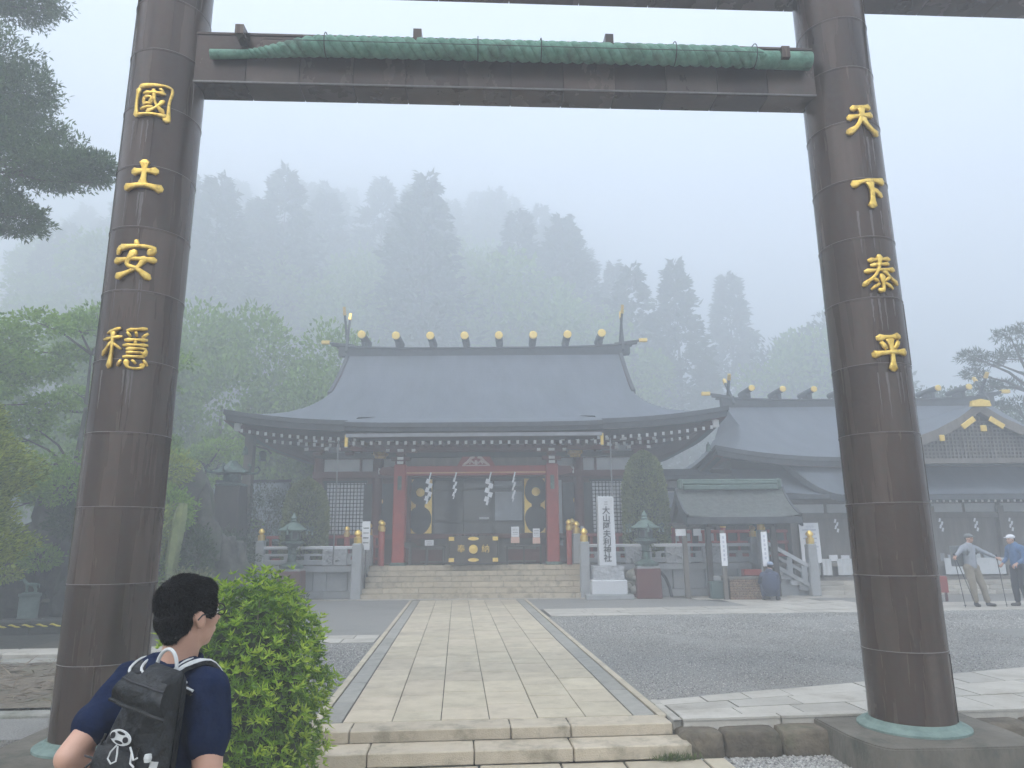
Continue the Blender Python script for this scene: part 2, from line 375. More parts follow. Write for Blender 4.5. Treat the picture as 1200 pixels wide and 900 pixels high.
# ================================================================ GROUND
# the ground: one sheet to the horizon with the steps in level built into it
def ground_sheet():
    mb = MB()
    B = 900
    # lower ground in front of the torii
    mb.add([(-B, -B, -.3), (B, -B, -.3), (B, 7.05, -.3), (-B, 7.05, -.3)], [(0, 1, 2, 3)])
    return mb.build('lower_ground', M_soil)
tag(ground_sheet(), kind='structure')
mb = MB(); mb.add([(-900, 7.04, -.012), (900, 7.04, -.012), (900, 900, -.012), (-900, 900, -.012), (-900, 7.04, -.32), (900, 7.04, -.32)], [(0, 1, 2, 3), (4, 5, 1, 0)])
tag(mb.build('ground', M_gravel), kind='structure')

def undulate(name, x0, x1, y0, y1, z, material, step, amp, sc):
    nx, ny = int((x1 - x0) / step), int((y1 - y0) / step)
    mb = MB()
    def fn(a, b):
        x, y = x0 + a * (x1 - x0), y0 + b * (y1 - y0)
        e = min(a, 1 - a, b, 1 - b) * 12
        return (x, y, z + amp * min(1, e) * noise.noise(Vector((x * sc, y * sc, z))))
    mb.grid(fn, nx, ny)
    return mb.build(name, material, None, smooth=True, ang=180)
tag(undulate('gravel_plaza', 2.0, 40, 7.2, 21.3, 0.0, M_gravel, .35, .012, .9), kind='structure')
tag(undulate('gravel_yard', -4.6, -1.36, 8.0, 21.8, 0.0, M_gravel, .3, .012, .9), kind='structure')
tag(undulate('garden_soil', -14, -3.95, 8.06, 11.1, 0.04, M_soil, .12, .06, 1.4), kind='structure')
tag(undulate('garden_floor', -30, -4.6, 12.2, 30, -.004, M_darksoil, .4, .02, .8), kind='structure')
tag(undulate('gravel_bed', 2.09, 9, 4.2, 7.03, -.27, M_gravel, .1, .02, 2.0), kind='structure')

def pebbles(name, x0, x1, y0, y1, z, n, r0, r1, keep=None):
    c = np.stack([RG.uniform(x0, x1, n), RG.uniform(y0, y1, n), np.full(n, z)], 1)
    if keep is not None: c = c[keep(c)]
    n = len(c); r = RG.uniform(r0, r1, (n, 1))
    base = np.array([(1, 0, 0), (0, 1, 0), (-1, 0, 0), (0, -1, 0), (0, 0, .7), (0, 0, -.7)], float)
    a = RG.uniform(0, 6.28, n); ca, sa = np.cos(a), np.sin(a)
    sc = RG.uniform(.6, 1.2, (n, 1, 3)) * r[:, None, :]
    v = base[None] * sc
    v = np.stack([v[..., 0] * ca[:, None] - v[..., 1] * sa[:, None], v[..., 0] * sa[:, None] + v[..., 1] * ca[:, None], v[..., 2] + RG.normal(0, .2, (n, 6)) * r], -1) + c[:, None, :]
    f = np.array([(0, 1, 4), (1, 2, 4), (2, 3, 4), (3, 0, 4), (1, 0, 5), (2, 1, 5), (3, 2, 5), (0, 3, 5)])[None] + (np.arange(n) * 6)[:, None, None]
    o = np_obj(name, v.reshape(-1, 3), f.reshape(-1, 3), M_pebble); return tag(o, kind='stuff')
tag(pebbles('loose_gravel', 2.0, 3.6, 4.9, 6.9, -.262, 15000, .009, .022), 'pale loose pebbles below the boulder wall beside the stone steps')
def keepA(c): return c[:, 1] > 7.92 + (c[:, 0] - 2.05) * .26
tag(pebbles('plaza_gravel', 2.05, 9.5, 7.9, 13.0, .003, 42000, .006, .013, keepA), 'grey crushed gravel covering the plaza right of the walkway')
tag(pebbles('plaza_gravel', 2.05, 17, 13.0, 16.35, .003, 42000, .010, .018), 'grey crushed gravel between the plaza and the cross path')
tag(pebbles('yard_gravel', -4.5, -1.37, 8.1, 12.6, .004, 14000, .009, .016), 'grey crushed gravel left of the walkway')
# dry twigs and litter on the garden soil
n = 1500; c = np.stack([RG.uniform(-9, -4.05, n), RG.uniform(8.3, 11.0, n), RG.uniform(.03, .08, n)], 1); d = rand_dirs(n); d[:, 2] *= .15
v, f = leaves(c, d, .22, .014)
tag(np_obj('twig_litter', v, f, mat('dry_twig', (.12, .09, .06), (.3, .25, .18), island=.4)), 'dry twigs and leaf litter strewn over the brown garden soil', kind='stuff')

# ---- paving pieces
def slab_mesh(name, dims, bev, material):
    mb = MB(); mb.box((0, 0, 0), dims, bev=bev); return mb.mesh(name, material)
def piece(name, me, parent, loc, scale=(1, 1, 1), rz=0, tilt=0):
    o = bpy.data.objects.new(name, me); o.location = loc; o.scale = scale
    o.rotation_euler = (rnd.uniform(-tilt, tilt), rnd.uniform(-tilt, tilt), rz); return link(o, parent)
walk = MB().add([(-1.36, 7.1, -.008), (2.01, 7.1, -.008), (2.01, 21.6, -.008), (-1.36, 21.6, -.008)], [(0, 1, 2, 3)]).build('walkway', M_joint)
tag(walk, kind='structure')
sm = slab_mesh('paving_slab', (1, 1, .1), .006, M_cream)
gm = slab_mesh('border_slab', (1, 1, .1), .006, M_greyband)
cw = 2.76 / 6
for i in range(6):
    y = 7.27; x = -1.06 + cw * (i + .5)
    y2 = y + rnd.choice([.2, .35, .5, .62])
    while y < 21.3:
        y2 = min(y2, 21.38)
        if 21.38 - y2 < .25: y2 = 21.38
        L_ = y2 - y
        piece('paving_slab', sm, walk, (x + rnd.uniform(-.001, .001), y + L_ / 2, -.046 + rnd.uniform(-.003, .002)), (cw - .008, L_ - .008, 1), tilt=.0015)
        y = y2; y2 = y + rnd.choice([.62, .62, .7, .78, .9])
for sx, x0, wd in ((-1, -1.06, .20), (1, 1.70, .22)):
    y = 7.27
    while y < 21.3:
        L_ = min(rnd.choice([.9, 1.05, 1.2]), 21.38 - y)
        piece('border_slab', gm, walk, (x0 + sx * (wd / 2 + .006), y + L_ / 2, -.048), (wd - .012, L_ - .012, 1)); y += L_
    y = 7.2
    while y < 21.3:
        L_ = min(rnd.choice([1.5, 1.8]), 21.38 - y)
        piece('kerb_strip', sm, walk, (x0 + sx * (wd + .055), y + L_ / 2, -.04), (.075, L_ - .01, 1)); y += L_

# ---- the two near steps
steps = thing('stone_steps', 'two cream stone steps leading up from the torii to the long paved walkway', 'steps', (.32, 6.8, -.3))
def stepblk(x0, x1, y0, y1, z0, z1):
    mb = MB(); mb.box((0, 0, 0), (x1 - x0 - .01, y1 - y0, z1 - z0), bev=.009)
    # slight unevenness of hand-cut stone
    vs = []
    for v in mb.v: vs.append((v[0], v[1], v[2] + (.004 * noise.noise(Vector((v[0] * 2 + x0, v[1] * 3, v[2]))))))
    mb.v = vs
    mb.build('step_block', M_creamstep, steps, loc=((x0 + x1) / 2 - .32, (y0 + y1) / 2 - 6.8, (z0 + z1) / 2 + .3))
for a, b in ((-1.6, -.95), (-.95, .50), (.50, 1.05), (1.05, 2.0)): stepblk(a, b, 6.95, 7.265, -.105, 0.0)
for a, b in ((-1.7, -.75), (-.75, .16), (.16, 1.02), (1.02, 2.07)): stepblk(a, b, 6.62, 6.945, -.215, -.10)
path = MB().add([(-2.3, 1.0, -.232), (2.35, 1.0, -.232), (2.35, 6.62, -.232), (-2.3, 6.62, -.232)], [(0, 1, 2, 3)]).build('entrance_path', M_joint)
tag(path, kind='structure')
y = 6.62
row = 0
while y > 1.2:
    x = -2.3 + (row % 2) * .3
    while x < 2.3:
        wd = min(rnd.choice([.55, .62, .7]), 2.35 - x)
        if wd > .15: piece('paving_slab', sm, path, (x + wd / 2, y - .22, -.27 + rnd.uniform(-.004, .004)), (wd - .02, .42, 1), tilt=.004)
        x += wd
    y -= .44; row += 1
# weeds in the joint at the end of the steps
n = 260; c = np.stack([RG.normal(1.9, .1, n), RG.normal(6.60, .02, n), np.full(n, -.22)], 1); d = rand_dirs(n, up=1.4)
v, f = leaves(c, d, .07, .008)
tag(np_obj('weeds', v, f, leafmat('weed', (.05, .08, .02), (.14, .2, .05))), 'small grass weeds growing at the foot of the lower step', kind='stuff')

# ---- side paths
def quad_slabs(name, rows, xs_fn, material, parent, z=.012, th=.08):
    """rows: list of (near line, far line) functions of x"""
    for (fa, fb) in rows:
        xs = xs_fn()
        for x0, x1 in zip(xs[:-1], xs[1:]):
            g_ = .008; dz = rnd.uniform(-.003, .003)
            P = [(x0 + g_, fa(x0) + g_), (x1 - g_, fa(x1) + g_), (x1 - g_, fb(x1) - g_), (x0 + g_, fb(x0) - g_)]
            cx = sum(p[0] for p in P) / 4; cy = sum(p[1] for p in P) / 4
            m_ = MB(); m_.prism([(p[0] - cx, p[1] - cy) for p in P], -th, 0)
            m_.build(name, material, parent, loc=(cx, cy, z + dz))
def xs_rand(x0, x1, ch):
    def f_():
        xs = [x0]
        while xs[-1] < x1: xs.append(min(x1, xs[-1] + rnd.choice(ch)))
        if xs[-1] - xs[-2] < .2: xs.pop(-2)
        return xs
    return f_
def bedding(name, pts):
    o = MB().add([(x, y, .004) for x, y in pts], [tuple(range(len(pts)))]).build(name, M_joint); return tag(o, kind='structure')
f0 = lambda x: 6.97 + (x - 2.1) * .012
fB = lambda x: 7.84 + (x - 2.05) * .26
sp = bedding('side_path', [(2.02, f0(2.02)), (16, f0(16)), (16, fB(16)), (2.02, fB(2.02))])
quad_slabs('kerb_stone', [(f0, lambda x: f0(x) + .14)], xs_rand(2.1, 15, [.85, .95, 1.05]), M_pale, sp, z=.022, th=.13)
q = lambda t: (lambda x: f0(x) + .14 + (fB(x) - f0(x) - .14) * t)
quad_slabs('paving_slab', [(q(0), q(.34))], xs_rand(2.12, 15, [.45, .62, .9, 1.2]), M_pale, sp)
quad_slabs('paving_slab', [(q(.34), q(.68))], xs_rand(2.12, 15, [.55, .7, .95]), M_pale, sp)
quad_slabs('paving_slab', [(q(.68), q(1))], xs_rand(2.1, 15, [.5, .8, 1.0]), M_pale, sp)
for k_ in range(4): MB().box((0, 0, 0), (.085, .2, .1), bev=.008).build('kerb_stone', M_pale, sp, loc=(2.06, 7.12 + .21 * k_, -.032))
cp = bedding('cross_path', [(2.02, 16.4), (20, 16.2), (20, 18.6), (2.02, 18.1)])
r = [(lambda x: 16.4 - .012 * (x - 2), lambda x: 16.95), (lambda x: 16.95, lambda x: 17.5), (lambda x: 17.5, lambda x: 18.1 + .028 * (x - 2))]
quad_slabs('paving_slab', r, xs_rand(2.1, 19, [.7, .85, 1.0]), M_pale, cp)
cl = bedding('cross_path', [(-7, 12.7), (-1.37, 12.7), (-1.37, 13.7), (-7, 13.7)])
quad_slabs('paving_slab', [(lambda x: 12.7, lambda x: 13.2), (lambda x: 13.2, lambda x: 13.7)], xs_rand(-4.6, -1.38, [.5, .65]), M_pale, cl)
# edging stone along the foot of the shrine platform and apron round the purification pavilion
ed = bedding('platform_edging', [tuple(H(-7, -.22)[:2]), tuple(H(5.2, -.22)[:2]), tuple(H(5.2, .0)[:2]), tuple(H(-7, .0)[:2])])
u = -6.9
while u < 5.1:
    m_ = MB(); m_.box((0, 0, 0), (.86, .2, .1), bev=.006); p = H(u + .44, -.11); m_.build('kerb_stone', M_pale, ed, loc=(p.x, p.y, -.028), rz=-HA); u += .88
ap = bedding('pavilion_apron', [(6.2, 21.35), (6.9, 20.0), (7.6, 18.15), (11.2, 18.3), (9.6, 20.2), (13, 20.7), (13, 21.4)])
for i in range(14):
    for j in range(8):
        x = 6.4 + i * .62; y_ = 18.25 + j * .42
        lo = 7.0 + max(0, (20.0 - y_)) * .35; hi = 13 if y_ > 20.1 else 11.1 - (y_ - 18.2) * .8
        if j == 0: lo = 7.6
        if x < lo or x > hi: continue
        if y_ < 20 and x > 8.6 + (y_ - 18.2) * .2 + 2.2: continue
        piece('paving_slab', slab2 if 'slab2' in globals() else globals().setdefault('slab2', slab_mesh('pale_slab', (1, 1, .08), .006, M_pale)), ap, (x, y_ + .1, -.03), (.605, .405, 1), tilt=.001)

# ---- boulder retaining wall right of the steps
rw = thing('retaining_wall', 'low wall of brown boulders between the stone steps and the right torii pillar', 'wall', (2.02, 6.95, -.3))
x = 2.03
while x < 11:
    wd = rnd.choice([.38, .45, .52, .6]); me_h = .24
    bm = bmesh.new(); bmesh.ops.create_cube(bm, size=1); bmesh.ops.subdivide_edges(bm, edges=bm.edges[:], cuts=3, use_grid_fill=True)
    for v_ in bm.verts:
        p = v_.co * 2
        q_ = Vector((math.copysign(abs(p.x) ** .55, p.x), math.copysign(abs(p.y) ** .55, p.y), math.copysign(abs(p.z) ** .55, p.z)))
        l = q_.length; s4 = (q_.x ** 8 + q_.y ** 8 + q_.z ** 8) ** .125
        q_ = q_ / s4 * max(abs(q_.x), abs(q_.y), abs(q_.z))
        nn = noise.noise(Vector((p.x + x * 3, p.y * 1.3, p.z))) * .09
        v_.co = Vector((q_.x * wd * .5, q_.y * .17, q_.z * .5 * me_h)) * (1 + nn)
    me = bpy.data.meshes.new('boulder'); bm.to_mesh(me); bm.free(); me.materials.append(M_boulder)
    me.polygons.foreach_set('use_smooth', [True] * len(me.polygons))
    o = bpy.data.objects.new('boulder', me); o.location = (x + wd / 2 - 2.02, -.06 + rnd.uniform(-.02, .02), .135); o.rotation_euler = (0, 0, rnd.uniform(-.06, .06)); link(o, rw)
    x += wd + .01
lw = thing('garden_wall', 'low mossy concrete garden wall left of the left torii pillar', 'wall', (-5, 7.95, -.3))
x = -14
while x < -3.6:
    m_ = MB(); m_.box((0, 0, 0), (1.49, .22, .34), bev=.012); m_.build('wall_block', M_concrete, lw, loc=(x + .75 + 5, 0, .15)); x += 1.5
    m_ = MB(); m_.box((0, 0, 0), (1.49, .1, .05), bev=.01)
for i in range(9):
    g_ = MB(); bm = bmesh.new(); bmesh.ops.create_icosphere(bm, subdivisions=2, radius=1)
    rr = rnd.uniform(.06, .13)
    vs = [v_.co * rr * (1 + .25 * noise.noise(v_.co * 1.5 + Vector((i, 0, 0)))) for v_ in bm.verts]; fs = [tuple(k.index for k in f_.verts) for f_ in bm.faces]; bm.free()
    g_.add(vs, fs); o = g_.build('stone', M_rock, None, smooth=True, loc=(-3.6 - i * .27, 7.55 + rnd.uniform(-.15, .1), -.27), ang=180)
    o['kind'] = 'thing'
    tag(o, '%s grey stone from the left torii plinth, at the foot of the low garden wall' % ('nearest', 'second', 'third', 'fourth', 'fifth', 'sixth', 'seventh', 'eighth', 'farthest')[i], 'stone', 'stones at the foot of the garden wall')

# ================================================================ TORII
TA = R(1.5); TO = Vector((.525, 6.7, 0))
torii = thing('torii_gate', 'huge brown copper-clad torii gate with gold characters and a green twisted rope', 'torii', TO, -TA)
RP = .357; SP = 3.576
seams = [0.0, .67, 1.32, 1.97, 2.62, 3.28, 3.94, 4.57, 5.2, 5.85, 6.48, 7.08, 7.7]
def drum_mesh(h):
    mb = MB(); n = 56
    mb.lathe([(RP - .02, 0), (RP, .001), (RP, h - .022), (RP + .0035, h - .02), (RP + .0035, h - .003), (RP - .004, h - .001)], n=n)
    # the vertical lap of the sheet
    for a in (-1.15,):
        c_, s_ = math.cos(a), math.sin(a)
        mb.tube([(c_ * (RP), s_ * (RP), .01), (c_ * (RP), s_ * (RP), h - .03)], .006, 6)
    mb.lathe([(RP + .003, h - .004), (RP + .0055, h - .002), (RP + .003, h + .001)], n=n, mi=1)  # pale ring: the highlight along the seam is put into its colour
    return mb.mesh('drum', [M_pillar, M_paleseam], smooth=True, ang=30)
for sx in (-1, 1):
    pil = MB().lathe([(RP - .03, 0), (RP - .03, 7.7)], n=24).build('pillar', M_pillar, torii, loc=(sx * SP, 0, 0))
    for i in range(12):
        h = seams[i + 1] - seams[i]
        o = bpy.data.objects.new('drum', drum_mesh(h)); o.location = (0, 0, seams[i]); o.rotation_euler = (0, 0, rnd.uniform(-.5, .5) + (i % 2) * .9); link(o, pil)
    MB().lathe([(RP - .02, 0), (RP + .105, 0), (RP + .105, .018), (RP + .08, .034), (RP + .03, .045), (RP + .012, .075), (RP - .01, .075)], n=64).build('base_ring', M_paleverd, pil, smooth=True)
    # plinth
    poly = []
    q = [(-.74, .74), (-.74, -.22)] + [(-.74 + .17 * (1 - math.cos(t)), -.22 - .47 * math.sin(t) ** 1.3) for t in (.3, .6, .9, 1.2, PI / 2)] + [(-.2, -.70), (.2, -.70)]
    q2 = [(-a, b) for a, b in q[::-1]]
    poly = q[:-1] + q2[1:]
    mp = MB(); mp.prism([(a, b) for a, b in poly], -.34, -.012)
    mp.prism([(a * .985, b * .985) for a, b in poly], -.012, 0)
    mp.build('plinth', M_plinth, torii, loc=(sx * SP, 0, 0))
# beams
bm_ = MB().box((0, 0, 6.535), (6.6, .28, .55)).build('tie_beam', M_beam, torii)
for k in range(12):
    wd = 6.56 / 12
    m_ = MB(); m_.box((-3.28 + wd * (k + .5), -.148, 6.53), (wd - .006, .012, .545), bev=.003); m_.box((-3.28 + wd * (k + .5), 0, 6.252), (wd - .006, .29, .012), bev=.003)
    m_.build('beam_sheet', M_beam, bm_)
MB().box((0, 0, 6.82), (6.6, .33, .03), bev=.004).build('cap_strip', M_beam, bm_)
MB().box((0, -.152, 6.262), (6.56, .014, .018), bev=.002).build('lower_seam', M_paleseam, bm_)
kb = MB().box((0, 0, 7.88), (14.4, .44, .52), bev=.02).build('lintel', M_beam, torii)
for k in range(18):
    wd = 14.3 / 18
    m_ = MB(); m_.box((-7.15 + wd * (k + .5), 0, 7.617), (wd - .006, .445, .012), bev=.003); m_.box((-7.15 + wd * (k + .5), -.222, 7.88), (wd - .006, .012, .5), bev=.003)
    m_.build('lintel_sheet', M_beam, kb)
# rope
rope = MB().cyl((-2.2, -.27, 6.6), (2.7, -.27, 6.6), .05, .05, 10).build('bronze_rope', M_verd, torii, smooth=True)
def rr_(u):
    a = max(0, min(1, (u + 2.85) / .95)); a = a * a * (3 - 2 * a); b = max(0, min(1, (2.85 - u) / .5))
    return .042 + .068 * a * (.8 + .2 * min(1, b))
for s_ in range(3):
    pts = []; rd = []; N_ = 520; ph = s_ * 2 * PI / 3
    for i in range(N_ + 1):
        u = -2.72 + 5.36 * i / N_; r_ = rr_(u); ph += (2 * PI / (r_ * 3.1)) * 5.36 / N_
        bulge = 1 + (.12 * math.sin(i * .9) if u > 2.25 else 0)
        pts.append((u, -.17 - r_ * 1.0 + math.cos(ph) * r_ * .50, 6.50 + r_ + math.sin(ph) * r_ * .50)); rd.append(r_ * .50 * bulge)
    MB().tube(pts, rd, 10).build('rope_strand', M_verd, rope, smooth=True, ang=180)
MB().cyl((-3.08, -.21, 6.535), (-2.7, -.21, 6.545), .05, .045, 16).build('rope_end', M_verd, rope, smooth=True, ang=50)
MB().cyl((2.6, -.255, 6.6), (3.17, -.255, 6.6), .09, .094, 18).build('rope_end', M_verd, rope, smooth=True, ang=50)
for u, h, z in ((-2.76, .22, 6.73), (-.97, .33, 6.71), (1.01, .33, 6.71), (2.86, .15, 6.62)):
    m_ = MB(); q = [(-.36, z + h * .22), (-.36, z - h * .25), (-.16, z - h * .25), (-.16, 6.838), (.15, 6.838), (.15, 6.856), (-.2, z + h * .25)] if u < 2.5 else [(-.38, 6.68), (-.38, 6.55), (-.16, 6.55), (-.16, 6.68)]
    m_.prism(q, u - .042, u + .042, axes='yz')
    m_.build('rope_strap', M_pillar, rope)
for u in (-1.9, -.35, 0.3, 1.7, 2.55):
    MB().tube([(u, -.27 + .127 * math.cos(t), 6.62 + .127 * math.sin(t)) for t in np.linspace(0, 6.28, 20)], .005, 5).build('wire_band', M_ink, rope)
MB().cyl((-2.5, -.42, 6.565), (2.6, -.42, 6.565), .004, .004, 5).build('wire', M_ink, rope)

M_stain = mat('mineral_stain', (.10, .085, .075), (.17, .15, .14), scale=30, rough=.5, stretch=(3, 3, .4))
GL = {
 'ten': [[(.25, .86), (.55, .91), (.8, .92)], [(.13, .56), (.5, .62), (.85, .66)], [(.52, .9), (.5, .58), (.34, .25), (.08, .07)], [(.52, .55), (.68, .28), (.97, .03)]],
 'shita': [[(.03, .80), (.45, .9), (.97, .9)], [(.5, .88), (.54, .5), (.5, .03)], [(.6, .62), (.82, .40)]],
 'tai': [[(.22, .86), (.8, .9)], [(.27, .72), (.75, .76)], [(.1, .56), (.92, .61)], [(.5, 1.0), (.47, .7), (.33, .42), (.03, .18)], [(.56, .6), (.75, .38), (.98, .22)], [(.51, .46), (.52, .2), (.5, .0), (.4, .05)], [(.28, .36), (.4, .27)], [(.74, .4), (.6, .29)], [(.42, .2), (.22, .06)], [(.6, .22), (.78, .08)]],
 'hei': [[(.18, .86), (.82, .91)], [(.28, .74), (.38, .58)], [(.75, .77), (.62, .58)], [(.03, .43), (.5, .48), (.97, .5)], [(.5, .86), (.53, .4), (.5, .0)]],
 'do': [[(.2, .60), (.5, .64), (.82, .68)], [(.48, .98), (.5, .6), (.48, .14)], [(.03, .08), (.5, .17), (.97, .1)]],
 'an': [[(.5, 1.0), (.53, .84)], [(.12, .84), (.08, .64)], [(.12, .8), (.5, .85), (.9, .84), (.8, .66)], [(.5, .72), (.34, .36), (.6, .22), (.88, .0)], [(.74, .56), (.56, .25), (.1, .0)], [(.02, .44), (.5, .5), (.98, .52)]],
 'koku': [[(.1, .9), (.07, .5), (.1, .04)], [(.1, .93), (.5, .98), (.95, .95), (.92, .5), (.93, .0), (.82, .06)], [(.1, .08), (.5, .11), (.9, .1)], [(.25, .74), (.8, .77)], [(.27, .6), (.28, .4)], [(.27, .6), (.46, .62), (.45, .43)], [(.27, .41), (.46, .43)], [(.22, .26), (.5, .34)], [(.5, .86), (.58, .45), (.8, .2)], [(.78, .56), (.62, .33), (.38, .17)], [(.66, .9), (.75, .83)]],
 'on': [[(.36, .97), (.08, .86)], [(.0, .70), (.42, .76)], [(.22, .9), (.23, .4), (.2, .0)], [(.22, .66), (.0, .32)], [(.24, .6), (.42, .46)], [(.92, 1.0), (.52, .92)], [(.53, .87), (.6, .78)], [(.7, .9), (.73, .80)], [(.95, .88), (.85, .78)], [(.5, .68), (.95, .72)], [(.72, .7), (.71, .57)], [(.48, .55), (.97, .59)], [(.55, .46), (.93, .49), (.9, .30)], [(.56, .38), (.88, .4)], [(.5, .27), (.92, .3)], [(.45, .18), (.40, .05)], [(.57, .2), (.6, .04), (.75, .0), (.9, .04), (.88, .13)], [(.69, .2), (.76, .13)], [(.92, .22), (1.0, .1)]],
}
def glyph(strokes, W, Hh, bw):
    mb = MB()
    for si, st in enumerate(strokes):
        P = [Vector((a, b)) for a, b in st]; Q = []
        for i in range(len(P) - 1):
            p0 = P[max(i - 1, 0)]; p1 = P[i]; p2 = P[i + 1]; p3 = P[min(i + 2, len(P) - 1)]
            k = max(3, int((p2 - p1).length * 14))
            for j in range(k):
                t = j / k
                Q.append(.5 * ((2 * p1) + (p2 - p0) * t + (2 * p0 - 5 * p1 + 4 * p2 - p3) * t * t + (3 * p1 - p0 - 3 * p2 + p3) * t ** 3) if len(P) > 2 else p1.lerp(p2, t))
        Q.append(P[-1]); N_ = len(Q); n = 12; vs = []; bw_ = bw * 1.62
        th = .018 + .0012 * (si % 4)
        for i, q_ in enumerate(Q):
            t = (Q[min(i + 1, N_ - 1)] - Q[max(i - 1, 0)]).normalized(); s = i / (N_ - 1)
            wv = bw_ * (.58 + .62 * math.exp(-((s - .03) / .17) ** 2) + .55 * math.exp(-((s - .92) / .15) ** 2) + .10 * noise.noise(Vector((i * .35, si * 3.1, 0))))
            if i in (0, N_ - 1): wv *= .45; e = -1 if i == 0 else 1
            else: e = 0
            q3 = Vector(((q_.x - .5) * W, (q_.y - .5) * Hh)) + t * e * bw * .45
            for k in range(n):
                a = 2 * PI * k / n; ox = -t.y * math.cos(a) * wv; oy = t.x * math.cos(a) * wv; dpt = math.sin(a)
                dpt = math.copysign(abs(dpt) ** .35, dpt) * th * (.4 if e else 1)
                x_, z_ = q3.x + ox, q3.y + oy; rr = RP + .022 + dpt
                vs.append((rr * math.sin(x_ / RP), -rr * math.cos(x_ / RP), z_))
        fs = [(i * n + k, i * n + (k + 1) % n, (i + 1) * n + (k + 1) % n, (i + 1) * n + k) for i in range(N_ - 1) for k in range(n)]
        fs += [tuple(range(n - 1, -1, -1)), tuple((N_ - 1) * n + k for k in range(n))]
        mb.add(vs, fs)
    return mb
pillars = [c for c in torii.children if c.name.startswith('pillar')]
for pil, rows in ((pillars[0], (('koku', 5.87, .33, .36, .0145), ('do', 5.08, .33, .31, .026), ('an', 4.23, .35, .36, .021), ('on', 3.38, .37, .38, .0135))), (pillars[1], (('ten', 5.84, .34, .34, .023), ('shita', 5.02, .33, .33, .025), ('tai', 4.17, .35, .37, .0165), ('hei', 3.38, .33, .37, .023)))):
    for nm, z, W, Hh, bw in rows:
        g_ = glyph(GL[nm], W, Hh, bw); side = .05 if pil is pillars[0] else .0
        for sk in range(4):
            x0 = (rnd.uniform(-.42, .42)) * W; wd = rnd.uniform(.004, .013); L_ = rnd.uniform(.22, .46); zt = z - Hh * .5 - .01; vs_s = []; n_s = 14
            for q in range(n_s + 1):
                t = q / n_s; ww = wd * (1 - t) ** .6 * (1 + .5 * noise.noise(Vector((q * .8, sk, z * 9)))) + .0008; xc = x0 + .006 * noise.noise(Vector((q * .5, z, sk)))
                for e in (-1, 1): a_ = (xc + e * ww) / RP; vs_s.append(((RP + .0015) * math.sin(a_), -(RP + .0015) * math.cos(a_), zt - L_ * t))
            st_ = MB(); st_.add(vs_s, [(2 * q, 2 * q + 2, 2 * q + 3, 2 * q + 1) for q in range(n_s)]); st_.build('water_stain', M_stain, pil)
        o = g_.build('gold_character', M_gold, pil, smooth=True, ang=60); o.location = (0, 0, z); o.rotation_euler = (0, 0, side / RP)
# ================================================================ SHRINE HALL (local frame: u right, v back, z up)
hall = hthing('shrine_hall', 'large red shrine hall with a sweeping grey roof at the top of the stone stairs', 'shrine', 0, 0)
def prof(d, z0, a, b): return z0 + a * d + b * d * d
def irimoya(parent, uc, hw, ve, vr, z0, zr, hg, lift, up_a=.34, thick=.34, name='roof', drop_hip=1.12, nseg=60, front_only=False, flare=1.0):
    """hip-and-gable roof with concave slopes and corners that sweep up"""
    D = vr - ve; a = (zr - z0) / D * up_a; b = (zr - z0 - a * D) / D / D
    def lf(u, v):
        s = (abs(u) / hw) ; t = (abs(v - vr) / D)
        return lift * (max(0, s - .35) / .65) ** 2.4 * max(0, (t - .3) / .7) ** 2.0
    def Z(u, v):
        d = D - abs(v - vr); z = prof(d, z0, a, b)
        if abs(u) > hg: z = min(z, prof(max(0, (hw - abs(u))) * drop_hip, z0, a, b) + flare * math.exp(-(abs(u) - hg) / .45))
        return z + lf(u, v)
    us = list(np.linspace(-hw, -hg - .001, 28)) + list(np.linspace(-hg, hg, nseg)) + list(np.linspace(hg + .001, hw, 28))
    vs_ = list(np.linspace(ve, vr, 30)) + list(np.linspace(vr, 2 * vr - ve, 14)[1:])
    nu, nv = len(us), len(vs_)
    mb = MB()
    top = [(uc + u, v, Z(u, v)) for v in vs_ for u in us]
    F = [(j * nu + i, j * nu + i + 1, (j + 1) * nu + i + 1, (j + 1) * nu + i) for j in range(nv - 1) for i in range(nu - 1)]
    mb.add(top, F)
    o = mb.build(name, M_roofslate, parent, smooth=True, ang=50)
    # eave board round the edge and soffit
    eb = MB(); ring = [(u, ve) for u in us] + [(hw, v) for v in vs_[1:]] + [(u, vs_[-1]) for u in us[::-1][1:]] + [(-hw, v) for v in vs_[::-1][1:-1]]
    n = len(ring); V = []
    for k, (dz, sc) in enumerate(((0.0, 0), (-thick * .45, .0), (-thick * .47, .05), (-thick, .07), (-thick * 1.02, .3))):
        for (u, v) in ring:
            uu = u - math.copysign(sc, u) * (1 if abs(abs(u) - hw) < .01 else sc * 0); vv = v + (sc if v == ve else (-sc if v == vs_[-1] else 0))
            V.append((uc + uu, vv, Z(u, v) + dz - .001))
    FF = [(k * n + (i + 1) % n, k * n + i, (k + 1) * n + i, (k + 1) * n + (i + 1) % n) for k in range(4) for i in range(n)]
    eb.add(V, FF); eb.build('eave_board', M_roofedge, o)
    sf = MB(); sf.add([(uc + u, v, Z(u, v) - thick * .95 - .03 - (0.0 if abs(u) < hw - .3 else 0)) for v in vs_[::3] for u in us[::3]],
                      [(j * len(us[::3]) + i, (j + 1) * len(us[::3]) + i, (j + 1) * len(us[::3]) + i + 1, j * len(us[::3]) + i + 1) for j in range(len(vs_[::3]) - 1) for i in range(len(us[::3]) - 1)])
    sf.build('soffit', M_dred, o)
    return o, Z
roof, RZ = irimoya(hall, 0, 8.35, 1.5, 8.5, 5.56, 9.72, 5.86, .42)
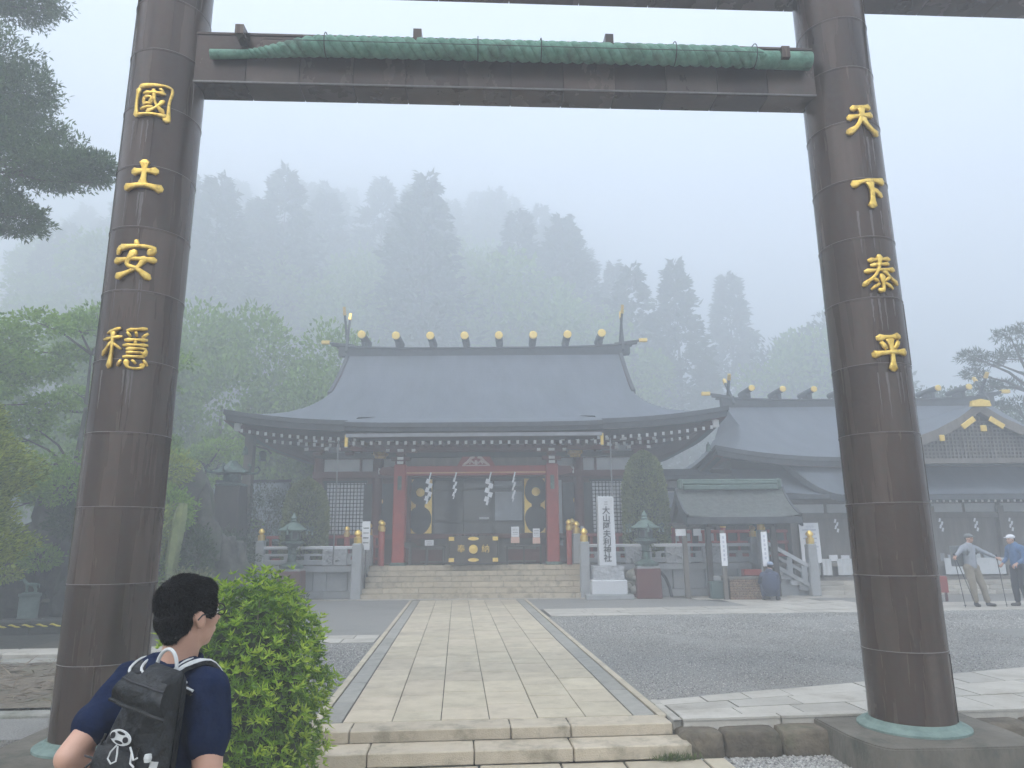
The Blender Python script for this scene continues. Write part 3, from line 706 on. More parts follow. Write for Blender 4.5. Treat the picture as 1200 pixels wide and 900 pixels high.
# barge boards on the gables and hip ridges
for s in (-1, 1):
    pts = [(s * 5.95, v, RZ(5.80, v) + .02) for v in np.linspace(5.6, 8.5, 14)] + [(s * 5.95, v, RZ(5.80, v) + .02) for v in np.linspace(8.5, 11.4, 10)[1:]]
    m_ = MB()
    m_.add([(p[0] - .07, p[1], p[2] + .05) for p in pts] + [(p[0] + .07, p[1], p[2] + .05) for p in pts] + [(p[0] + .07, p[1], p[2] - .42) for p in pts] + [(p[0] - .07, p[1], p[2] - .42) for p in pts],
           [(k * len(pts) + i, k * len(pts) + i + 1, ((k + 1) % 4) * len(pts) + i + 1, ((k + 1) % 4) * len(pts) + i) for k in range(4) for i in range(len(pts) - 1)])
    m_.build('barge_board', M_roofedge, roof)
    MB().add([(s * 5.87, 4.3, 6.3), (s * 5.87, 12.7, 6.3), (s * 5.87, 8.5, 9.6)], [(0, 1, 2), (2, 1, 0)]).build('gable_panel', M_dred, roof)
# porch roof: the front part of the slope runs on down to v = 0 between u = -3.95 and 3.95
def pz(u, v):
    t = (1.9 - v) / 1.9
    return RZ(u, 1.9) - t * .50 + t * t * .03 + .035 * (abs(u) / 3.95) ** 4 + .02 * math.sin(PI * min(1, t)) 
mb = MB(); mb.grid(lambda a, b: (-3.98 + 7.96 * a, 0.0 + 2.6 * b, max(pz(-3.98 + 7.96 * a, 2.6 * b), 0) + (.05 * (1 - b))), 40, 10)
porch = mb.build('porch_roof', M_roofslate, hall, smooth=True, ang=50)
m_ = MB(); N_ = 40
V = []
for dz, dv in ((.049, 0), (-.09, 0), (-.095, .06), (-.21, .08), (-.21, .4)):
    for i in range(N_ + 1):
        u = -3.98 + 7.96 * i / N_; V.append((u, dv, pz(u, 0) + dz))
m_.add(V, [(k * (N_ + 1) + i, k * (N_ + 1) + i + 1, (k + 1) * (N_ + 1) + i + 1, (k + 1) * (N_ + 1) + i) for k in range(4) for i in range(N_)])
for s in (-1, 1):
    m_.add([(s * 3.98, v, pz(3.98, v) + .05 * (1 - v / 2.6)) for v in (0, .6, 1.2, 1.9)] + [(s * 3.98, v, pz(3.98, v) - .3) for v in (0, .6, 1.2, 1.9)], [(i, i + 1, i + 5, i + 4) for i in range(3)] + [(i + 4, i + 5, i + 1, i) for i in range(3)])
m_.build('eave_board', M_roofedge, porch)
MB().add([(-3.9, .3, 4.86), (3.9, .3, 4.86), (3.9, 2.9, 5.05), (-3.9, 2.9, 5.05)], [(0, 3, 2, 1)]).build('soffit', M_dred, porch)
MB().box((0, .12, 4.86), (7.9, .05, .11), bev=.004).build('rain_gutter', M_steel, porch)
# folds beside the porch
for s in (-1, 1):
    MB().add([(s * 3.98, 1.5, RZ(3.9, 1.5) + .02), (s * 3.6, 2.6, RZ(3.6, 2.6) + .03), (s * 3.52, 2.6, RZ(3.6, 2.6) + .02), (s * 3.9, 1.5, RZ(3.9, 1.5) + .1)], [(0, 1, 2, 3), (3, 2, 1, 0)]).build('valley_strip', M_roofedge, porch)

# ridge with its logs and crossed finials
def ridge(parent, uc, hw, v, z, nlog, logs, logr=.16, fin_u=None, fin_h=1.55, zt=.22, tips=1):
    mb = MB(); N_ = 24
    def zc(u): return .16 * (abs(u) / hw) ** 4
    def sect(w_, z0_, z1_, ext=0):
        V = []
        for i in range(N_ + 1):
            u = -(hw + ext) + 2 * (hw + ext) * i / N_; zz = zc(u)
            V += [(uc + u, v - w_, z + z0_ + zz), (uc + u, v + w_, z + z0_ + zz), (uc + u, v + w_, z + z1_ + zz), (uc + u, v - w_, z + z1_ + zz)]
        F = [(i * 4 + k, i * 4 + (k + 1) % 4, (i + 1) * 4 + (k + 1) % 4, (i + 1) * 4 + k) for i in range(N_) for k in range(4)] + [(3, 2, 1, 0), (N_ * 4, N_ * 4 + 1, N_ * 4 + 2, N_ * 4 + 3)]
        mb.add(V, F)
    sect(.18, -.35, zt * .25); sect(.30, zt * .28, zt * .42, .15); sect(.12, zt * .45, zt * .75, .35)
    o = mb.build('ridge', M_roofedge, parent)
    lg = MB(); lg.cyl((0, -.75, 0), (0, .75, 0), logr, logr, 20); lg.box((0, 0, -logr - .05), (.2, .5, .12)); lm = lg.mesh('ridge_log', M_roofedge, smooth=True)
    cp_ = MB(); cp_.lathe([(logr * 1.05, -.03), (logr * 1.05, .02), (logr * .86, .03)], n=22); cm = cp_.mesh('gold_disc', M_goldfit)
    em = MB(); em.lathe([(logr * .5, 0), (logr * .4, .012)], n=10); emm = em.mesh('crest', M_bronze)
    for u in logs:
        l_ = bpy.data.objects.new('ridge_log', lm); l_.location = (uc + u, v, z + zt + .12 + logr + zc(u)); link(l_, o)
        d_ = bpy.data.objects.new('gold_disc', cm); d_.location = (0, -.75, 0); d_.rotation_euler = (PI / 2, 0, 0); link(d_, l_)
        d_ = bpy.data.objects.new('stand', MB().box((0, 0, 0), (.13, .7, .24)).mesh('stand', M_roofedge)); d_.location = (0, 0, -logr - .12); link(d_, l_)
    for s in (-1, 1):
        if tips:
            m_ = MB(); m_.box((0, 0, 0), (.36, .16, .15), bev=.01); t_ = m_.build('gold_tip', M_goldfit, o, loc=(uc + s * (hw + .62), v, z + zt + .03 + .2))
            MB().cyl((uc + s * hw * .9, v, z + zt + .08), (uc + s * (hw + .5), v, z + zt + .22), .05, .05, 8).build('end_pole', M_roofedge, o)
        fu = uc + s * (fin_u or hw * .94)
        for q_ in (-1, 1):
            m_ = MB(); a = (fu + q_ * .03, v - q_ * .4, z - .1); b = (fu + q_ * .03 + s * .08, v + q_ * .5, z + fin_h)
            m_.tube([a, b], [.075, .055], 4); m_.build('crossed_finial', M_roofedge, o)
            m_ = MB(); b2 = Vector(b); a2 = Vector(a); m_.tube([a2.lerp(b2, .84), a2.lerp(b2, 1.01)], [.085, .075], 4); m_.build('gold_cap', M_goldfit, o)
    return o
ridge(hall, 0, 6.35, 8.5, 9.78, 8, [-5.25 + 1.475 * k for k in range(8)], fin_u=6.0, fin_h=1.9, logr=.165)

# rafters with white-painted ends
raf = MB(); raf.box((0, 1.3, 0), (.09, 2.6, .12), mi=0); raf.box((0, -.008, 0), (.085, .016, .115), mi=1)
rafm = raf.mesh('rafter', [M_dred, M_wpaint])
def rafter(parent, u, v, z, s=1.0, tilt=.1, name='rafter'):
    o = bpy.data.objects.new(name, rafm); o.location = (u, v, z); o.scale = (1, s, 1); o.rotation_euler = (tilt, 0, 0); return link(o, parent)
for k in range(29): rafter(porch, -3.78 + .27 * k, .55, 4.68, .9, .05)
for s in (-1, 1):
    for k in range(15):
        u = 4.05 + .27 * k
        rafter(roof, s * u, 1.85, RZ(u, 1.5) - .58, .55, .12)
        if k < 12: rafter(roof, s * (u + .12), 2.35, RZ(u, 1.5) - .74, .5, .12)
    # corner beam with its white end and wind bell
    m_ = MB(); m_.tube([(s * 7.95, 1.95, RZ(7.9, 1.9) - .52), (s * 5.6, 4.3, 4.9)], [.13, .13], 4); m_.build('corner_beam', M_dred, roof)
    m_ = MB(); m_.box((s * 7.98, 1.9, RZ(7.9, 1.9) - .5), (.2, .2, .26), bev=.01); m_.build('beam_end', M_wpaint, roof)
    m_ = MB(); m_.lathe([(.01, .3), (.03, .24), (.07, .2), (.09, .0), (.1, -.02)], n=12); m_.build('wind_bell', M_bronze, roof, loc=(s * 7.75, 2.1, 4.55), smooth=True)
    m_ = MB(); m_.box((s * 3.96, .3, 4.72), (.09, .1, .36)); m_.build('gold_fitting', M_goldfit, porch)
    MB().cyl((s * 4.22, .35, 4.75), (s * 4.22, .35, 1.0), .022, .022, 8).build('rain_chain', M_steel, porch)

# body: floor, walls, posts, beams, panels
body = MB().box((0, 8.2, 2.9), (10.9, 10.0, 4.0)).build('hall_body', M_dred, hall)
MB().box((0, 5.0, .86), (12.6, 6.2, .12), bev=.01).build('veranda_floor', M_greywood, hall)
MB().box((0, 5.4, .42), (11.8, 6.0, .8)).build('undercroft', M_darkwood, hall)
colm = MB().lathe([(.17, .92), (.17, 4.9)], n=20).mesh('column', M_dred, smooth=True)
for u in (-5.5, -3.45, -2.45, 2.45, 3.45, 5.5):
    o = bpy.data.objects.new('column', colm); o.location = (u, 2.95, 0); link(o, hall)
for z, h, m_, w_ in ((3.9, .22, M_dred, 11.3), (4.56, .18, M_darkwood, 11.2), (5.02, .14, M_dred, 11.2), (1.82, .16, M_dred, 11.2)):
    MB().box((0, 2.86, z), (w_, .16, h), bev=.008).build('cross_beam', m_, hall)
for s in (-1, 1):
    for (u0, u1) in ((2.62, 3.28), (3.62, 4.02), (4.08, 5.33)):
        for z0, z1 in ((4.02, 4.46), (4.66, 4.94)):
            MB().box((s * (u0 + u1) / 2, 3.07, (z0 + z1) / 2), (u1 - u0, .05, z1 - z0)).build('wall_panel', M_white, hall)
    MB().box((s * 4.05, 3.0, 4.3), (.07, .1, .9)).build('stud', M_dred, hall)
    # black door leaf with round gold boss, then the papered lattice
    d = MB().box((s * 3.4, 2.99, 2.75), (1.0, .06, 1.7), bev=.01).build('door', M_black, hall)
    bs = MB(); bs.lathe([(.11, 0), (.09, .03), (.03, .05)], n=16); b_ = bs.build('door_boss', M_goldfit, d, smooth=True); b_.location = (s * 3.35, 2.95, 3.0); b_.rotation_euler = (PI / 2, 0, 0)
    MB().box((s * 4.55, 3.0, 2.75), (1.38, .04, 1.78)).build('paper_screen', M_paper, hall)
    lt = MB()
    for k in range(12): lt.box((s * (3.9 + .118 * k), 2.965, 2.75), (.024, .03, 1.76))
    for k in range(14): lt.box((s * 4.55, 2.962 + .0005, 1.92 + .128 * k), (1.34, .031, .022))
    o = lt.build('lattice', M_black, hall); tag(o, kind='stuff')
    MB().box((s * 4.55, 2.95, 3.67), (1.5, .08, .08)).build('lattice_frame', M_black, hall)
    MB().box((s * 5.22, 2.95, 2.75), (.09, .08, 1.84)).build('lattice_frame', M_black, hall)
# centre bay: glass doors, gilt panels
gl = MB().box((0, 3.2, 2.7), (3.1, .04, 2.1)).build('glass_door', M_glass, hall)
for u in (-1.56, -.52, .52, 1.56): MB().box((u, 3.16, 2.75), (.05, .07, 2.05)).build('door_frame', M_black, hall)
for z in (1.86, 2.3, 3.42, 3.78): MB().box((0, 3.155, z), (3.1, .06, .06 if z != 3.42 else .1)).build('door_rail', M_black, hall)
M_refl = mat('pale_glass_reflection', (.32, .36, .4), (.38, .42, .46), rough=.25)
MB().box((.95, 3.17, 3.6), (1.1, .02, .16)).build('transom_light', M_refl, hall)
MB().box((1.04, 3.17, 2.83), (.94, .02, .98)).build('glass_reflection', M_refl, hall)  # pale grey sheet painting the reflection into the right-hand glass
MB().box((.2, 3.165, 2.42), (.34, .02, .07)).build('small_sign', M_paper, hall)
MB().box((0, 3.1, 1.4), (3.9, .1, .9), bev=.01).build('low_wall', M_greywood, hall)
for s in (-1, 1):
    pn = MB().box((s * 1.98, 3.05, 2.83), (.8, .05, 1.92), bev=.005).build('gilt_panel', M_goldfit, hall)
    m_ = MB()
    for cz, rz_ in ((3.36, .5), (2.36, .47)):
        m_.prism([(s * 1.98 + .385 * math.cos(t) * (1 - .12 * math.sin(t) * (1 if cz > 3 else -1)), cz + rz_ * math.sin(t)) for t in np.linspace(0, 2 * PI, 28, endpoint=False)], 3.0, 3.02 - .001, axes='xz')
    m_.box((s * 1.98, 3.012, 2.86), (.3, .02, .3))
    o = m_.build('black_shape', M_black, pn)
    m_ = MB(); m_.lathe([(.15, 0), (.14, .02), (.02, .03)], n=24); m_.build('crest', M_goldfit, pn, loc=(s * 1.98, 2.99, 3.3)).rotation_euler = (PI / 2, 0, 0)
    for z in (1.9, 3.77): MB().box((s * 1.98, 3.02, z), (.84, .07, .04)).build('frame', M_black, pn)
    MB().box((s * 2.72, 3.07, 2.6), (.3, .05, 2.2)).build('wall_panel', M_white, hall)
# porch columns, beams and brackets
pc = MB().box((0, 0, 2.5), (.4, .4, 3.2), bev=.03)
pcm = pc.mesh('porch_column', M_red)
for s in (-1, 1):
    o = bpy.data.objects.new('porch_column', pcm); o.location = (s * 2.46, 1.65, 0); link(o, hall)
    MB().box((0, 0, .96), (.5, .5, .1), bev=.02).build('column_shoe', M_bronze, o)
    MB().box((0, -.205, 3.5), (.13, .02, .45), bev=.005).build('column_plaque', M_bronze, o)
    br = MB()
    for z, wx, wy in ((4.16, .34, .34), (4.3, .62, .3), (4.44, .3, .3), (4.56, 1.0, .3)): br.box((0, 0, z), (wx, wy, .11), bev=.012)
    o2 = br.build('bracket_set', M_dred, o)
    for (x_, z) in ((0, 4.56), (-.42, 4.56), (.42, 4.56), (-.0, 4.3), (0, 4.16)):
        MB().box((x_, -.17, z), (.12 if x_ else .2, .03, .09)).build('white_end', M_wpaint, o2)
    # nosing carved in red with a pale edge
    m_ = MB(); m_.prism([(s * .2, 3.72), (s * .62, 3.78), (s * .7, 3.9), (s * .6, 4.02), (s * .2, 4.04)] if s > 0 else [(s * .2, 4.04), (s * .6, 4.02), (s * .7, 3.9), (s * .62, 3.78), (s * .2, 3.72)], -.12, .12, axes='xz'); m_.build('nosing', M_dred, o)
    MB().box((s * .7, -.0, 3.9), (.03, .2, .2)).build('white_end', M_wpaint, o)
    # link beam back to the hall with gilt carving
    MB().box((s * 2.46, 2.3, 4.25), (.16, 1.1, .3), bev=.03).build('link_beam', M_dred, hall)
    m_ = MB(); m_.box((s * 3.32, 2.7, 4.62), (.5, .3, .24), bev=.06); m_.box((s * 3.32, 2.62, 4.48), (.38, .2, .1), bev=.03); m_.build('gilt_carving', M_gold, hall)
MB().box((0, 1.65, 3.9), (4.55, .26, .3), bev=.02).build('porch_beam', M_red, hall)
MB().box((0, 1.53, 3.83), (4.5, .03, .04)).build('beam_line', mat('faded_line', (.5, .3, .16), (.6, .38, .2)), hall)
MB().box((0, 1.65, 4.64), (8.2, .24, .16), bev=.01).build('purlin', M_dred, hall)
MB().box((0, 1.75, 4.2), (4.6, .05, .26)).build('panel_strip', M_greywood, hall)
fr = MB()
for s in (-1, 1):
    fr.tube([(s * .05, 1.5, 4.32), (s * .16, 1.49, 4.3), (s * .26, 1.5, 4.18), (s * .42, 1.5, 4.07)], [.03, .05, .05, .03], 8)
    fr.tube([(s * .06, 1.49, 4.12), (s * .15, 1.485, 4.2), (s * .22, 1.49, 4.1)], [.03, .04, .02], 8)
fr.tube([(0, 1.49, 4.08), (0, 1.48, 4.22)], [.05, .04], 8); fr.box((0, 1.5, 4.055), (.9, .05, .03))
fr.build('frog_leg_carving', mat('faded_carving', (.5, .36, .33), (.68, .55, .5), scale=30), hall, smooth=True)
MB().prism([(-.62, 4.05), (-.45, 4.35), (.45, 4.35), (.62, 4.05)], 1.56, 1.6, axes='xz').build('carving_board', M_red, hall)
# bracket complexes under the wing eaves with white painted tips
bk = MB()
for z, wx, wy, dy in ((4.62, .3, .3, 0), (4.76, .8, .24, -.1), (4.9, .3, .3, -.25), (5.02, 1.1, .26, -.3)): bk.box((0, dy, z), (wx, wy, .1), bev=.01)
bkm = bk.mesh('bracket_set', M_dred); we = MB().box((0, 0, 0), (.13, .03, .1)).mesh('white_end', M_wpaint)
for u in (-5.5, -4.4, -3.4, 3.4, 4.4, 5.5):
    o = bpy.data.objects.new('bracket_set', bkm); o.location = (u, 2.8, 0); link(o, hall)
    for x_, y_, z in ((0, -.44, 5.02), (-.5, -.44, 5.02), (.5, -.44, 5.02), (-.34, -.24, 4.76), (.34, -.24, 4.76)):
        w2 = bpy.data.objects.new('white_end', we); w2.location = (x_, y_, z); link(w2, o)
for s in (-1, 1):    # dark sloping under-eave at the corners
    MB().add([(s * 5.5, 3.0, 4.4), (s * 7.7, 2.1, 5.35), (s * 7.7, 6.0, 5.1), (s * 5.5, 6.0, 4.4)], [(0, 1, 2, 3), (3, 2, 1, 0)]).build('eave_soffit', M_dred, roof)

# veranda balustrade with gold-capped posts
def redpost(parent, u, v, h=1.0, z=.92):
    p = MB().lathe([(.085, 0), (.085, h), (.07, h + .02)], n=14).build('balustrade_post', M_red, parent, loc=(u, v, z), smooth=True)
    MB().lathe([(.095, h), (.1, h + .03), (.1, h + .14), (.06, h + .17), (.1, h + .22), (.09, h + .28), (.02, h + .34)], n=14).build('gold_finial', M_goldfit, p, smooth=True)
    return p
bal = {}
for s in (-1, 1):
    rail = MB()
    for z in (1.12, 1.5, 1.82): rail.box((s * 4.95, 1.95, z), (3.7, .1, .09), bev=.01)
    for k in range(9): rail.box((s * (3.3 + .42 * k), 1.95, 1.4), (.07, .07, .8))
    rail.build('balustrade', M_red, hall)
    for u in (3.1, 4.2, 6.25): redpost(hall, s * u, 1.95, .9 if u > 3.2 else 1.1)
    side = MB()
    for z in (1.12, 1.5, 1.82): side.box((s * 6.3, 4.4, z), (.1, 4.9, .09))
    side.build('balustrade', M_red, hall)
# stair balusters inside the stone posts
for s in (-1, 1): redpost(hall, s * 2.95, 1.35, 1.05, .92)
# the offertory box
ob = hthing('offertory_box', 'dark wooden offertory box with gold fittings and a gold crest between the red columns', 'offering box', -.05, 1.3, .93)
MB(off=(0, 0, 0)).box((0, 0, .46), (1.5, .6, .86), bev=.015).build('chest', M_darkwood, ob)
g_ = MB()
for k in range(11): g_.box((-.62 + .124 * k, 0, .9), (.05, .56, .04))
g_.build('grille', M_darkwood, ob)
for z in (.16, .8):
    for x_ in (-.68, .68): MB().box((x_, -.31, z), (.17, .02, .12), bev=.006).build('corner_fitting', M_goldfit, ob)
    m_ = MB(); m_.prism([(.17 * math.cos(t), z + .055 * math.sin(t)) for t in np.linspace(0, 2 * PI, 16, endpoint=False)], -.325, -.30, axes='xz'); m_.build('oval_fitting', M_goldfit, ob)
m_ = MB(); m_.lathe([(.14, 0), (.13, .02), (.03, .03)], n=22); m_.build('crest', M_goldfit, ob, loc=(0, -.3, .48)).rotation_euler = (PI / 2, 0, 0)
for b_, x_ in (('奉', -.38), ('納', .38)):
    text_obj('character', b_, .26, .008, M_gold, ob, (x_, -.309, .48))
# low tables and barriers in front of the hall
for x0, x1, lb in ((-2.15, -1.0, 'low brown wooden barrier table left of the offertory box'), (.95, 2.1, 'low brown wooden barrier table right of the offertory box')):
    t = hthing('barrier_table', lb, 'table', (x0 + x1) / 2, 1.75, .92, group='low tables beside the offertory box'); w_ = x1 - x0
    MB().box((0, 0, .58), (w_, .4, .05), bev=.006).build('tabletop', M_darkwood, t)
    for a in (-1, 0, 1):
        for b_ in (-1, 1): MB().box((a * (w_ / 2 - .04), b_ * .16, .28), (.05, .05, .56)).build('leg', M_darkwood, t)
    MB().box((0, .16, .3), (w_, .02, .35)).build('back_board', M_dred, t)
def notice(label, u, v, z, w_, h, lower=None, pole=0, tilt=0):
    t = hthing('notice_board', label, 'sign', u, v, z)
    MB().box((0, 0, h / 2), (w_, .02, h), bev=.002).build('sheet', M_paper, t).rotation_euler = (tilt, 0, 0)
    for k in range(4):
        MB().box((0, -.0125, h * (.25 + .17 * k)), (w_ * .7, .003, h * .035)).build('print_line', M_ink if k % 2 else M_steel, t)
    if lower: MB().box((0, -.005, -.1), (w_ * 1.1, .03, .19), bev=.002).build('lower_sheet', lower, t)
    if pole: MB().box((0, .03, -pole / 2), (.04, .03, pole)).build('stand', M_darkwood, t)
    return t
notice('white notice with pink print standing just right of the offertory box', 1.25, 1.7, 1.78, .25, .32, M_pink, .3)
notice('smaller white notice with pink print nearest the right porch column', 1.93, 1.7, 1.76, .22, .28, M_pink, .3)
notice('small white square notice on the low table left of the offertory box', -1.5, 1.7, 1.5, .28, .2)
wp = hthing('wooden_plaque', 'small dark brown plaque beside the left porch column', 'sign', -2.1, 1.5, 1.47)
MB().prism([(-.2, 0), (-.22, .08), (-.12, .17), (.12, .17), (.22, .08), (.2, 0)], -.02, .02, axes='xz').build('plaque', M_darkwood, wp)
MB().box((0, 0, -.26), (.05, .04, .55)).build('stand', M_darkwood, wp)
# zigzag paper streamers hanging from the porch beam
for i, (u, L_, wd) in enumerate(((-1.52, 1.0, 1.0), (-.68, .85, .6), (.42, 1.05, 1.2), (1.22, .95, .5))):
    t = hthing('paper_streamer', ['leftmost white zigzag paper streamer under the porch beam, in front of the gold door panel', 'thin white paper streamer second from the left under the porch beam', 'widest white zigzag paper streamer right of the porch centre', 'thin white paper streamer rightmost under the porch beam, by the right gold panel'][i], 'streamer', u, 1.5, 3.83, group='paper streamers under the porch beam')
    V = []; F = []; z = 0; x_ = 0; m_ = MB(); m_.box((0.03 * wd, 0, -.12 * L_), (.045, .006, .26 * L_), M=Matrix.Rotation(.25, 3, 'Y'))
    for k in range(5):
        a = .055 * wd if k % 2 else -.035 * wd
        m_.box((a - .02 * k * .4 * wd, -.01 - .004 * k, -(.28 + .135 * k) * L_), (.115 * wd, .006, .155 * L_), M=Matrix.Rotation(.3, 3, 'Y'))
    m_.box((-.05 * wd, -.03, -.93 * L_), (.055 * wd, .006, .14 * L_), M=Matrix.Rotation(.3, 3, 'Y'))
    m_.build('folded_paper', M_paper, t)

# ================================================================ STONE PLATFORM, STAIRS, STONE RAILINGS
plat = hthing('stone_platform', 'grey stone platform with cream stairs carrying the shrine hall', 'platform', 0, 0)
MB().box((0.9, 5.5, .42), (14.8, 7.2, .8)).build('core', M_granite, plat)
for a_, b_ in ((-6.55, -3.45), (3.45, 8.35)): MB().box(((a_ + b_) / 2, 1.4, .45), (b_ - a_, .98, .88)).build('terrace_core', M_granite, plat)
st_m = slab_mesh('stair_stone', (1, 1, 1), .012, M_creamstep)
nst = 6; rise = .92 / 6; dep = .265
for k in range(nst):
    z1 = rise * (k + 1); v0 = dep * k; u = -3.35 + (k % 2) * -.0
    u = -3.32; first = True
    while u < 3.3:
        w_ = rnd.choice([.95, 1.05, 1.15]) * (.55 if first and k % 2 else 1); first = False
        w_ = min(w_, 3.32 - u)
        if 3.32 - (u + w_) < .25: w_ = 3.32 - u
        o = bpy.data.objects.new('stair_stone', st_m); o.location = (u + w_ / 2, v0 + .2, z1 - rise / 2 + rnd.uniform(-.0015, .0015)); o.scale = (w_ - .012, .4, rise - .010); link(o, plat); u += w_
MB().box((0, 1.7, .4), (6.6, .9, .7)).build('stair_core', M_joint, plat)
for k in range(6): MB().box((-2.76 + 1.104 * k, 1.7, .845), (1.096, .55, .15), bev=.01).build('landing_stone', M_creamstep, plat)
# retaining panels either side
pan = slab_mesh('wall_panel', (1, 1, 1), .012, M_granite)
def wallrun(u0, u1, v):
    n = max(1, round((u1 - u0) / .95)); w_ = (u1 - u0) / n
    for i in range(n):
        uc = u0 + w_ * (i + .5)
        for (x_, z, sx, sy, sz, dv) in ((uc, .1, w_ - .006, .34, .2, -.06), (uc - w_ * .2, .49, w_ * .6 - .008, .2, .56, 0), (uc + w_ * .31, .49, w_ * .38 - .008, .24, .56, -.02), (uc, .86, w_ - .006, .36, .17, -.08)):
            o = bpy.data.objects.new('wall_panel', pan); o.location = (x_, v + dv + .1, z); o.scale = (sx, sy, sz); link(o, plat)
wallrun(-6.6, -3.45, .8); wallrun(3.45, 8.4, .8)
for s, u0, u1 in ((-1, -6.6, 0), (1, 8.4, 0)):
    for i in range(5):
        o = bpy.data.objects.new('wall_panel', pan); o.location = (u0, 1.4 + i * .95, .48); o.scale = (.24, .93, .93); link(o, plat)
def stone_rail(label, u0, u1, v, posts, carved):
    t = hthing('stone_railing', label, 'railing', (u0 + u1) / 2, v, .94); c = (u0 + u1) / 2
    L_ = u1 - u0
    MB().box((0, 0, .55), (L_, .16, .1), bev=.02).build('top_rail', M_whitegranite, t)
    MB().box((0, 0, .12), (L_, .2, .14), bev=.01).build('bottom_rail', M_granite, t)
    MB().box((0, 0, .34), (L_, .1, .07), bev=.01).build('middle_rail', M_granite, t)
    k = 0; u = u0 + .25
    while u < u1 - .1:
        MB().box((u - c, 0, .26), (.17, .12, .2), bev=.01).build('baluster', M_granite, t); u += .62
    for (a, w_) in carved:
        bm = MB(); bm.box((0, 0, 0), (w_, .2, .5), bev=.015); o = bm.build('carved_panel', M_roughgranite, t, loc=(a - c, -.03, .27))
        r_ = MB()
        for j in range(7):
            p0 = Vector((rnd.uniform(-.35, .35) * w_, -.1, rnd.uniform(-.18, .18))); p1 = p0 + Vector((rnd.uniform(-.2, .2), -.0, rnd.uniform(-.1, .1)))
            r_.tube([p0, (p0 + p1) / 2 + Vector((0, -.03, .03)), p1], [.02, .04, .02], 6)
        r_.build('relief', M_roughgranite, o, smooth=True)
    for pu in posts:
        p = MB().box((pu - c, 0, .38), (.26, .26, .8), bev=.02, top=.94).build('rail_post', M_granite, t)
        f_ = MB(); f_.lathe([(.10, .78), (.105, .80), (.105, .94), (.06, .96), (.06, .98), (.10, 1.02), (.09, 1.08), (.03, 1.14)], n=16); f_.build('gold_finial', M_goldfit, p, loc=(pu - c, 0, 0), smooth=True)
    return t
stone_rail('grey stone railing left of the stairs with one carved panel and a gold-capped end post', -6.6, -3.5, .75, [-6.55], [(-4.25, .75)])
stone_rail('grey stone railing right of the stairs behind the white stone monument', 3.5, 8.6, .75, [8.55], [(5.0, .8), (7.35, .8), (6.2, .75)])
def newel(label, u, v, z0, h, group='gold-capped stone posts at the stairs'):
    t = hthing('newel_post', label, 'post', u, v, z0, group=group)
    MB().box((0, 0, h / 2), (.3, .3, h), bev=.03, top=.9).build('shaft', M_granite, t)
    MB().lathe([(.11, h - .02), (.12, h + .02), (.12, h + .17), (.07, h + .19), (.07, h + .21), (.115, h + .26), (.10, h + .33), (.03, h + .39)], n=18).build('gold_finial', M_goldfit, t, smooth=True)
    return t
newel('tall grey stone post with gold finial at the front left of the stairs', -3.45, .12, 0.0, 1.62)
newel('tall grey stone post with gold finial at the front right of the stairs', 3.3, .12, 0.0, 1.62)
newel('stone post with gold finial at the top left of the stairs', -3.42, 1.55, .92, .95)
newel('stone post with gold finial at the top right of the stairs', 3.2, 1.55, .92, .95)
for s in (-1, 1):
    t = hthing('stair_rail', 'sloping stone rail along the %s side of the stairs' % ('left' if s < 0 else 'right'), 'railing', s * 3.38, .8, 0)
    for z, r_ in ((1.5, .07), (1.0, .06), (.55, .08)):
        MB().tube([(0, -.6, z - .12), (0, .7, z + .55)], [r_, r_], 4).build('rail', M_granite, t)
    for k in range(3): MB().box((0, -.4 + .4 * k, .75 + .2 * k), (.12, .1, .9)).build('baluster', M_granite, t)
nb = notice('tall white vertical sign board at the left foot of the stairs', -3.28, .45, 1.42, .24, .85, None, 1.4)
# ================================================================ OFFICE HALL ON THE RIGHT
off = hthing('office_hall', 'long low shrine office with grey roofs and a front gable, right of the main hall', 'building', 0, 0)
oroof, OZ = irimoya(off, 15.8, 7.85, 2.0, 8.0, 4.28, 7.2, 5.6, .45, up_a=.5, thick=.32, name='main_roof')
MB().box((15.8, 8.5, 3.2), (13.6, 9.5, 3.0)).build('upper_wall', M_darkwood, off)
# front roof: concave sheet from the main wall down to the low eave
def fz(u, v): 
    t = (2.6 - v) / 2.1
    return 4.32 - 1.36 * (1 - (1 - t) ** 1.7) if t < 1 else 2.96
L0 = lambda v: 10.35 + max(0, (2.6 - v)) * .55
mb = MB(); mb.grid(lambda a, b: ((lambda v: (L0(v) + (24 - L0(v)) * a, v, fz(0, v)))(.5 + 2.1 * b)), 30, 12)
fro = mb.build('front_roof', M_roofslate, off, smooth=True, ang=180)
MB().box((17.8, .62, 2.87), (12.6, .2, .16), bev=.01).build('eave_board', M_roofedge, fro)
m_ = MB(); m_.tube([(L0(v), v, fz(0, v) - .1) for v in np.linspace(.5, 2.6, 9)], .13, 4); m_.build('verge_board', M_roofedge, fro)
